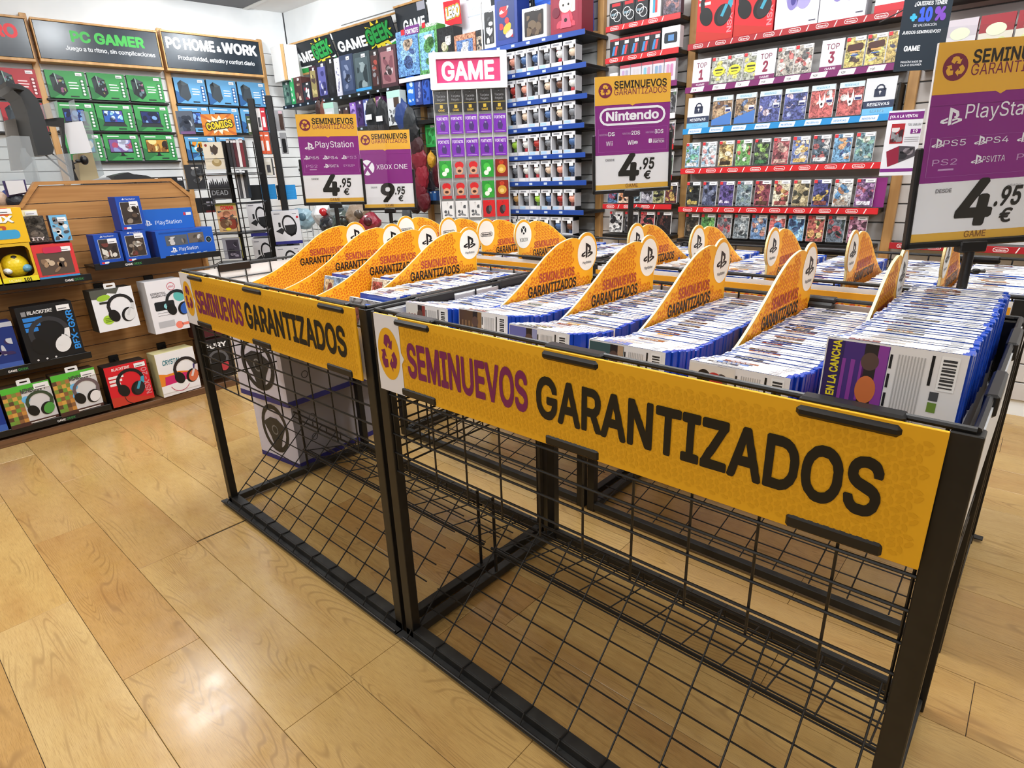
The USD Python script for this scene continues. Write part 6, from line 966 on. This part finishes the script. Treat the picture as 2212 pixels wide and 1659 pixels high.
# row d: bright covers; row e: darker covers; row f behind the dividers
RD_ = [('#7fb8d8', ['#4a9a4a', '#e0e8ec', '#6ac0a0'], 'pale blue and green'), ('#cfe0ea', ['#8ac0e0', '#e8a0a0', '#f0f0f4'], 'icy white and blue'), ('#d8b860', ['#e8dca0', '#8a6a30', '#f0e8c8'], 'gold and cream'), ('#5fa84a', ['#c83a34', '#8ad06a', '#d8e0d8'], 'grass green with red'), ('#3f4a44', ['#6a7a5a', '#2a302c', '#8ac04a'], 'dark olive'), ('#a83a44', ['#c86a6a', '#d8b0a0', '#6a2a34'], 'dusty red'), ('#5a72b4', ['#e0b030', '#e8d8b0', '#f0e0d0'], 'blue with yellow top'), ('#4a5a6a', ['#b04a4a', '#6a8aa0', '#d8d8d8'], 'slate with red'), ('#5aa0d0', ['#2a4a8a', '#e0e8f0', '#e0a060'], 'sky blue diagonal'), ('#6a98a8', ['#8ac0a8', '#4a7a80', '#d0d8c8'], 'teal')]
for i, (c, cs, nm) in enumerate(RD_): swcase(5.245 + .122 * i, 1.503, c, cs, f'{nm} game case, {ORD[i]} from left on the upper red-edged shelf', title=['#e8e8e8', None, '#3a2a1a', None, '#2a7a3a', '#c8a090', '#d8b040', '#e8e8e8', None, None][i])
RE_ = [('#2f3434', ['#c8b030', '#1c1f20', '#5a605a'], 'black with yellow'), ('#4a5478', ['#2f3654', '#7a86a8', '#1f2434'], 'navy grey'), ('#4f3a8a', ['#d8d0f0', '#6a50a8', '#2a2050'], 'violet with pale swirl'), ('#7f98a8', ['#b8c8d0', '#4a6070', '#8aa4a0'], 'misty blue'), ('#8a2a44', ['#b84a5a', '#5a1a2c', '#c88a4a'], 'wine red'), ('#e0d8b8', ['#b8403a', '#d8a848', '#5a3a2a'], 'cream and gold flame'), ('#a8986a', ['#6a6a4a', '#d8c898', '#4a4a40'], 'sandy'), ('#3a3f8a', ['#e8c030', '#1f2250', '#2a2a2a'], 'dark blue with yellow disc'), ('#d0d4d4', ['#b87a4a', '#e8d8c0', '#3f8ac0'], 'white with tan figure'), ('#7a4a8a', ['#b88ac0', '#a8405a', '#4a2a60'], 'lilac')]
for i, (c, cs, nm) in enumerate(RE_): swcase(5.268 + .124 * i, 1.236, c, cs, f'{nm} game case, {ORD[i]} from left on the lower red-edged shelf', title=['#b8a030', None, None, None, '#5a3a2a', '#a83a34', None, '#8a3a2a', '#a89a8a', '#e8e0ee'][i])
lone('purple_backer', MB().box((-.02, 0, 0), (.115, .004, .175), '#8a2a7a'), 'print', 'purple card standing behind the lilac game case at the shelf end', 'card', NW.p(6.43, -.15, 1.237), NW.deg)
RF_ = [('#4a4438', ['#6a5a48', '#2f2c28'], 'brown'), ('#3f8a3a', ['#6ab04a', '#2a5a2a'], 'leaf green'), ('#8a8a92', ['#b04048', '#5a5a62'], 'grey and red'), ('#8a98a0', ['#c0c8cc', '#4a565c'], 'silver'), ('#5a8ac0', ['#c07a6a', '#2a3a5a', '#e0c8b8'], 'blue and pink'), ('#d8504a', ['#f0f0f0', '#2a7ac0'], 'bright red'), ('#4a9ad0', ['#a0d0e8', '#2a4a7a'], 'cyan'), ('#b8483a', ['#e0a040', '#4a5a2a', '#e8d080'], 'orange-red jungle'), ('#6a7a8a', ['#a83a4a', '#3a4a4a'], 'slate and crimson'), ('#8a4a6a', ['#c88aa8', '#4a2a3a'], 'rose')]
for i, (c, cs, nm) in enumerate(RF_): swcase(5.275 + .122 * i, 1.012, c, cs, f'{nm} game case, {ORD[i]} from left on the lowest shelf of the wide bay')
# row b: TOP cards and cases
def topcard(u, n):
    t = thing('top_card', f'white rank card lettered TOP {n}, {["leftmost", "middle", "rightmost"][n - 1]} of three on the purple-edged shelf', 'rank card', NW.p(u, -.185, 2.036), NW.deg, None, -4); part('card', MB().box((-.062, 0, 0), (.062, .004, .172), '#dcdce2'), 'print', t)
    a = Art(); a.rect(-.062, 0, .062, .026, '#7a2a60'); a.text('GAME', 0, .006, '#e8d8e4', .06, .012, 1, align='c', layer=1); a.text('TOP', 0, .118, '#7a2a48', .07, .03, .0, align='c', layer=1); a.text(str(n), 0, .045, '#8a2444', .032, .058, 1.3, align='c', layer=1); part('lettering', a.mb(), 'print', t)
for u, n in ((5.325, 1), (5.755, 2), (6.145, 3)): topcard(u, n)
RB_ = [(5.395, '#b8bcae', ['#8a9078', '#d8d8d0', '#e0d840'], 'grey with yellow badge', '#e6dc3a'), (5.502, '#b4b8aa', ['#8a9078', '#d8d8d0', '#e0d840'], 'grey with yellow badge', '#e6dc3a'), (5.61, '#b4b8a8', ['#8a9078', '#d8d8d0', '#e0d840'], 'grey with yellow badge', '#e6dc3a'), (5.825, '#b8b0a4', ['#c84a44', '#e8e0d8', '#6a6a6a'], 'crowded pale', None), (5.93, '#c0b8ac', ['#c84a44', '#e8e0d8', '#6a6a6a'], 'crowded pale', None), (6.215, '#d0b840', ['#4a3028', '#e0d850', '#b0b0b4'], 'yellow lettered', '#4a2a24'), (6.325, '#d0b840', ['#4a3028', '#e0d850', '#b0b0b4'], 'yellow lettered', '#4a2a24'), (6.43, '#c8a838', ['#3a3a60', '#e0c850', '#b0b0b4'], 'ochre', None)]
for i, (u, c, cs, nm, bad) in enumerate(RB_):
    t = swcase(u, 2.036, c, cs, f'{nm} game case, {ORD[i]} case from left on the TOP shelf', .104, .165)
    if bad: a = Art(-.0035, .0004); a.put(ell(0, .075, .04, .03) if bad[1] == 'e' else affinity.rotate(rrect(-.042, .09, .042, .125, .01), 5), bad); a.rect(-.026, .078, .026, .088, '#3a3a20' if bad[1] == 'e' else '#d8a060', 1); a.rect(-.02, .062, .02, .068, '#6a6a20' if bad[1] == 'e' else '#3f62a8', 1); part('title_badge', a.mb(), 'print', t)
# row c: reservations
def lockcard(u, side):
    t = thing('reserve_card', f'white RESERVAS card with a dark padlock, {side} end of its shelf', 'reserve card', NW.p(u, -.19, 1.77), NW.deg, None, -4); part('card', MB().box((-.08, 0, 0), (.08, .004, .2), '#d6d8dc'), 'print', t)
    a = Art(); a.rect(-.08, .034, .08, .075, '#2a3450'); a.rect(-.08, 0, .08, .034, '#6ab4e0'); a.text('RESERVAS', 0, .047, '#dfe4ee', .115, .016, 1.1, align='c', layer=1); a.text('GAME', 0, .01, '#a8d8f2', .075, .014, 1, align='c', layer=1); a.put(rrect(-.03, .095, .03, .14, .004), '#232a44', 1); a.put(arc(0, .14, .016, .024, 0, 180), '#232a44', 1); a.rect(-.024, .13, -.016, .142, '#232a44', 1); a.rect(.016, .13, .024, .142, '#232a44', 1); a.put(ell(0, .122, .006), '#d6d8dc', 2); a.rect(-.002, .108, .002, .12, '#d6d8dc', 2); part('lettering', a.mb(), 'print', t)
lockcard(5.325, 'left'); lockcard(6.435, 'right')
RC_ = [('#a8845a', ['#c8a878', '#5a7ab0', '#6a4a34'], 'tan and blue'), ('#a8845a', ['#c8a878', '#5a7ab0', '#6a4a34'], 'tan and blue'), ('#3a4aa0', ['#1f2a70', '#8a98d0', '#d8c0d0'], 'deep blue'), ('#3a4aa0', ['#1f2a70', '#8a98d0', '#d8c0d0'], 'deep blue'), ('#c83a34', ['#e0604a', '#a82a28', '#f0e8e4'], 'red'), ('#c83a34', ['#e0604a', '#a82a28', '#f0e8e4'], 'red')]
for i, (c, cs, nm) in enumerate(RC_):
    u = 5.42 + .158 * i; t = swcase(u, 1.77, c, cs, f'{nm} cover with pale blue top band, {ORD[i]} from left on the RESERVAS shelf', .138, .19, top=None)
    a = Art(-.0036, .0004); a.rect(-.067, .158, .067, .187, '#cfe4ee'); a.text('RESERVALO', -.04, .166, '#6aa8c4', .075, .012, 1, layer=1); a.rect(.022, .085, .062, .112, '#e4e8f0', 1); a.rect(.026, .087, .058, .1, '#2a2f6a', 2)
    if i < 2: a.put(Polygon([(-.067, .004), (.067, .004), (.067, .085), (-.067, .04)]), '#4a7ac0', 0)
    if i > 3: a.put(Polygon([(-.02, .145), (-.006, .1), (.004, .1), (.012, .15), (.02, .1), (.012, .06), (-.006, .055), (-.018, .09)]), '#efe6e4', 1); a.put(ell(0, .078, .006, .008), '#2a1a1c', 2)
    part('reserve_band', a.mb(), 'print', t)
# row a: headset cartons
def bigbox(u0, u1, h, col, art, label): return product('headset_box', label, 'headset box', NW, u0, u1, 2.305, 2.305 + h, -.19, .15, col, art)
for i in range(2): bigbox(5.275 + .255 * i, 5.275 + .255 * i + .25, .36, '#b81f28', lambda a, w, h: (a.rect(-w / 2, 0, w / 2, h, '#d8262e'), a.put(Polygon([(-w / 2, h * .2), (w / 2, h * .06), (w / 2, 0), (-w / 2, 0)]), '#c03028', 1), [a.put(rrect(-w * .46, h * (.78 - .09 * j), -w * (.14), h * (.83 - .09 * j), .004), '#f0e0e0', 2) for j in range(3)], headphone(a, w * .02, h * .55, h * .62, '#1b1b1e', '#26262a', '#3fa0bc', 3), a.put(affinity.translate(affinity.rotate(letters('NSX-20', 0, 0, h * .6, .03, 1.1), 90, origin=(0, 0)), w * .46, h * .1), '#d88a92', 2)), f'red NSX-20 headset carton on the top shelf of the wide bay, {("left", "right")[i]} one')
for i in range(2): bigbox(5.79 + .255 * i, 5.79 + .255 * i + .25, .34, '#d4d4dc', lambda a, w, h: (a.rect(-w / 2, 0, w / 2, h, '#e2e2ea'), a.put(ell(-w * .06, h * .55, w * .24, h * .24).difference(ell(-w * .06, h * .58, w * .19, h * .19)), '#b8b4d8', 1), a.put(ell(w * .14, h * .46, w * .17, h * .19), '#a8a0d4', 2), a.put(ell(-w * .12, h * .44, w * .13, h * .16), '#8a80c4', 2), a.put(ell(-w * .1, h * .44, w * .06, h * .09), '#4a4290', 3), a.rect(w * .3, h * .06, w * .45, h * .08, '#5a5a6a', 1)), f'white carton with lilac headphones on the top shelf, {("left", "right")[i]} one')
product('pad_box', 'white and red boxed item at the right end of the top wide shelf', 'box', NW, 6.34, 6.52, 2.305, 2.5, -.185, .1, '#e0dcde', lambda a, w, h: (a.rect(-w / 2, 0, w / 2, h, '#e6e2e4'), a.rect(-w / 2, 0, w / 2, h * .2, '#c8303a', 1), a.rect(-w * .3, h * .5, w * .2, h * .6, '#8a8a92', 1)))
# narrow bay goods
for i in range(3): product('ring_pack', f'black pack with white rings, {ORD[i]} from left, top shelf of the narrow bay', 'accessory pack', NW, 4.59 + .105 * i, 4.69 + .105 * i, 2.512, 2.66, -.185, .05, '#202226', lambda a, w, h: (a.rect(-w / 2, 0, w / 2, h, '#26282c'), a.rect(-w * .3, h * .82, w * .4, h * .96, '#c83038', 1), a.put(ell(-w * .12, h * .52, .032).difference(ell(-w * .12, h * .52, .027)), '#e6e8ea', 1), a.put(ell(w * .16, h * .36, .032).difference(ell(w * .16, h * .36, .027)), '#e6e8ea', 1), a.rect(-w * .34, h * .44, w * .1, h * .54, '#8fb0c0', 0)))
product('pad_box', 'white narrow box with red and blue picture, top shelf of the narrow bay', 'box', NW, 4.915, 5.0, 2.512, 2.67, -.185, .05, '#dcdcde', lambda a, w, h: (a.rect(-w / 2, 0, w / 2, h, '#e6e6e8'), a.rect(-w * .2, h * .2, 0, h * .9, '#3fa0c0', 1), a.rect(.0, h * .2, w * .2, h * .9, '#d8484a', 1)))
product('pad_box', 'dusty purple box at the right end of the top shelf of the narrow bay', 'box', NW, 5.02, 5.15, 2.512, 2.66, -.185, .05, '#5a4a5a', lambda a, w, h: (a.rect(-w / 2, 0, w / 2, h, '#6a5868'), blots(a, -w * .4, h * .1, w * .4, h * .8, ['#a86a6a', '#4a4a6a', '#c8a0a8'], 8, 3, 1, .03)), am='art_print')
for i in range(5): product('pad_box', f'black box with red-blue strip, {ORD[i]} from left, second narrow shelf', 'accessory pack', NW, 4.60 + .082 * i, 4.68 + .082 * i, 2.303, 2.425, -.185, .05, '#2a2226', lambda a, w, h: (a.rect(-w / 2, 0, w / 2, h, '#2c2a30'), a.rect(-w / 2, h * .88, w / 2, h, '#b02a34', 1), a.put(Polygon([(-w * .3, h * .1), (-w * .05, h * .1), (w * .1, h * .6), (-w * .12, h * .6)]), '#3f8ac8', 1), a.put(Polygon([(-w * .02, h * .1), (w * .2, h * .1), (w * .34, h * .6), (w * .12, h * .6)]), '#d8484e', 1), a.rect(w * .02, h * .66, w * .44, h * .84, '#e6e6ea', 1)))
product('pad_box', 'white box with a dark hand-held picture on the second shelf of the narrow bay', 'box', NW, 5.02, 5.155, 2.303, 2.44, -.185, .06, '#dfe0e4', lambda a, w, h: (a.rect(-w / 2, 0, w / 2, h, '#e4e5e9'), a.put(rrect(-w * .36, h * .25, w * .36, h * .72, .01), '#2a3038', 1), a.rect(-w * .14, h * .34, w * .18, h * .62, '#5a8ac0', 2)))
product('pad_box', 'white card lettered N at the left of the third shelf, behind the Nintendo sign', 'card', NW, 4.60, 4.67, 2.098, 2.2, -.185, .01, '#e6e2e6', lambda a, w, h: a.text('N', 0, h * .3, '#7a2a60', w * .4, h * .3, 1.3, align='c'))
for i in range(5): product('pad_box', f'pale pastel joystick pack, {ORD[i]} from left on the third shelf of the narrow bay', 'accessory pack', NW, 4.69 + .09 * i, 4.775 + .09 * i, 2.098, 2.24, -.185, .04, '#c8c4cc', lambda a, w, h, i=i: (a.rect(-w / 2, 0, w / 2, h, '#d4d0d8'), a.rect(-w / 2, h * .86, w / 2, h, '#b04a5a', 1), a.put(rrect(-w * .3, h * .2, -w * .04, h * .76, .008), ['#c0a0c8', '#d0c8cc', '#8ac0d0', '#8aa8c0', '#d098b8'][i], 1), a.put(rrect(w * .04, h * .2, w * .3, h * .76, .008), ['#b0a8c0', '#d0c8cc', '#d0a0b0', '#a0a8c8', '#c888b0'][i], 1)))
NLC = ['#6a6a72', '#8a3a44', '#5a7a5a', '#7a7a9a', '#4a4a5a', '#a85a4a', '#5a8aa0']
for k in (3, 4, 5):
    for i in range(5): swcase(4.60 + .112 * i, LV[k] + .004, NLC[(i + k) % 7], [NLC[(i + k + 2) % 7], '#c8c4c0', '#2a2a2e'], f'{["grey", "maroon", "moss", "lavender", "charcoal", "terracotta", "sea blue"][(i + k) % 7]} game case, {ORD[i]} from left on the {LNm[k]} narrow shelf', .1, .16)
for i in range(6): swcase(4.60 + .1 * i, LV[6] + .004, ['#3f72a8', '#e0b898', '#8fa0a8', '#8a8a9a', '#a8a86a', '#6a2a28'][i], [['#b04a7a', '#d8843a', '#3a5a6a', '#c0c0cc', '#6a6a3a', '#c8a030'][i], '#2a2a2e'], f'{["blue and pink", "peach", "ice grey", "mauve grey", "khaki", "dark red"][i]} game case, {ORD[i]} from left on the seventh narrow shelf', .095, .15)
for i in range(4): swcase(4.62 + .14 * i, LV[7] + .004, ['#d8d8d8', '#3a3a40', '#b03038', '#2a2022'][i], [['#55585c', '#8a8a8e', '#2a2a2e', '#5a2a24'][i], '#2a2a2e'], f'{["white and black", "charcoal", "scarlet and black", "black-brown"][i]} game case, {ORD[i]} from left on the lowest narrow shelf', .12, .165)
# far right bay, seen through the clear sleeve
shelf('shelf of red and pale boxes at the far right, behind the near PlayStation sign', 6.62, 7.9, 2.02, -.2, '#17181a', 'tag'); shelf('upper shelf at the far right behind the near PlayStation sign', 6.62, 7.9, 2.34, -.2, '#17181a', 'tag'); shelf('red-edged low shelf at the far right of the back wall', 6.62, 7.9, 1.03, -.2, '#a8242c', 'oval')
for i in range(6): product('pad_box', f'red topped box with a pale game pad, {ORD[i]} from left on the far right shelf', 'accessory pack', NW, 6.70 + .155 * i, 6.845 + .155 * i, 2.025, 2.21, -.185, .06, '#a8303a', lambda a, w, h, i=i: (a.rect(-w / 2, 0, w / 2, h, '#d8d2c4' if i else '#d8d4d8'), a.rect(-w / 2, h * .55, w / 2, h, '#9a2f38' if i else '#c8c0c8', 1), a.put(ell(0, h * .62, w * .3, h * .16), '#dfe4c8', 2), a.put(ell(-w * .2, h * .3, w * .14), '#d0d89a', 1), a.put(ell(w * .2, h * .3, w * .14), '#c8d090', 1)))
# hanging notices
def notice(name, label, fr_o, deg, w, h, col, art, extra=None, rx=0, hang_=.5):
    t = thing(name, label, 'notice', fr_o, deg, None, rx); part('card', MB().box((-w / 2, 0, 0), (w / 2, .004, h), col), 'print', t); part('hanger', MB().rod((0, .004, h * .9), (0, hang_, h * .9), .003), 'black_metal', t); a = Art(0., .0005); art(a, w, h); part('lettering', a.mb(), 'print', t); return t
QF = Frame(*NW.p(6.7, -.9, 0)[:2], 35); q = [QF.at(*D_(*p)) for p in ((1270, 0), (1700, 0), (1550, 540), (1170, 580))]
zb = (q[2][1] + q[3][1]) / 2; uc = (q[2][0] + q[3][0]) / 2; ww = q[2][0] - q[3][0]
def A_q(a, w, h):
    a.put(ell(.02, h * .93, w * .07).difference(ell(.02, h * .93, w * .045)), '#3a4a9a', 1); a.text('¿QUIERES TENER', .01, h * .80, '#e4e8ee', w * .66, h * .045, 1.3, align='c', layer=1); a.text('+', -w * .34, h * .62, '#3fb0e0', w * .15, h * .1, 2.2, layer=1); a.text('10', -w * .16, h * .62, '#3f5fd8', w * .28, h * .14, 2.0, layer=1); a.text('%', w * .16, h * .62, '#7a4ab8', w * .24, h * .14, 1.8, layer=1)
    a.text('DE VALORACIÓN', 0, h * .545, '#c8ccd4', w * .48, h * .03, 1, align='c', layer=1); a.text('JUEGOS SEMINUEVOS?', -.01, h * .46, '#e4e8ee', w * .8, h * .036, 1.2, align='c', layer=1); a.text('GAME', -w * .36, h * .25, '#e8ecf0', w * .34, h * .06, 1.4, layer=1); a.text('PREGÚNTANOS EN', -w * .38, h * .1, '#d0d4da', w * .45, h * .024, 1.1, layer=1); a.text('CAJA O ESCANEA', -w * .38, h * .06, '#d0d4da', w * .45, h * .024, 1.1, layer=1)
notice('hanging_notice', 'dark notice reading +10 % above the wide bay, left of the near PlayStation sign', QF.p(uc, 0, zb), 35, ww, .335, '#242f3a', A_q)
VFm = Frame(*NW.p(6.63, -.5, 0)[:2], 20); q = [VFm.at(*D_(*p)) for p in ((1130, 885), (1445, 868), (1330, 1390), (1055, 1405))]; zb = (q[2][1] + q[3][1]) / 2; uc = (q[2][0] + q[3][0]) / 2; ww = q[2][0] - q[3][0]; hh = q[0][1] - zb
def A_v(a, w, h):
    a.rect(-w / 2, h * .86, w / 2, h * .97, '#7a2a80', 1); a.text('¡YA A LA VENTA!', -.01, h * .89, '#f0e6f0', w * .78, h * .04, 1.3, align='c', layer=2); a.rect(-w * .36, h * .5, w * .02, h * .8, '#a8242c', 1); blots(a, -w * .34, h * .52, w * .0, h * .74, ['#d8d0d0', '#5a1a20', '#8a8a8e', '#3a2024'], 12, 4, 2, .02); a.text('FIRE EMBLEM', w * .1, h * .76, '#6a6a72', w * .36, h * .035, 0, layer=1); a.rect(w * .2, h * .64, w * .48, h * .71, '#7a2a80', 1); a.text('19', w * .26, h * .65, '#f0e6f0', w * .14, h * .05, 1.3, layer=2)
    for i in range(3): a.rect(w * .06, h * (.58 - .03 * i), w * .46, h * (.59 - .03 * i), '#a8a8b0', 1)
    a.put(Polygon([(-w * .4, h * .38), (-w * .05, h * .46), (w * .0, h * .2), (-w * .3, h * .14)]), '#8a1f3a', 1); a.put(Polygon([(-w * .05, h * .46), (w * .4, h * .44), (w * .46, h * .3), (w * .0, h * .2)]), '#4a464c', 1); blots(a, .0, h * .25, w * .4, h * .42, ['#2a2a2e', '#6a6268', '#8a8288'], 7, 5, 2, .02); a.rect(-w / 2, h * .06, w / 2, h * .11, '#7a2a80', 1)
notice('hanging_notice', 'white notice with purple YA A LA VENTA band beside the RESERVAS card', VFm.p(uc, 0, zb), 20, ww, hh, '#dfe0e6', A_v)
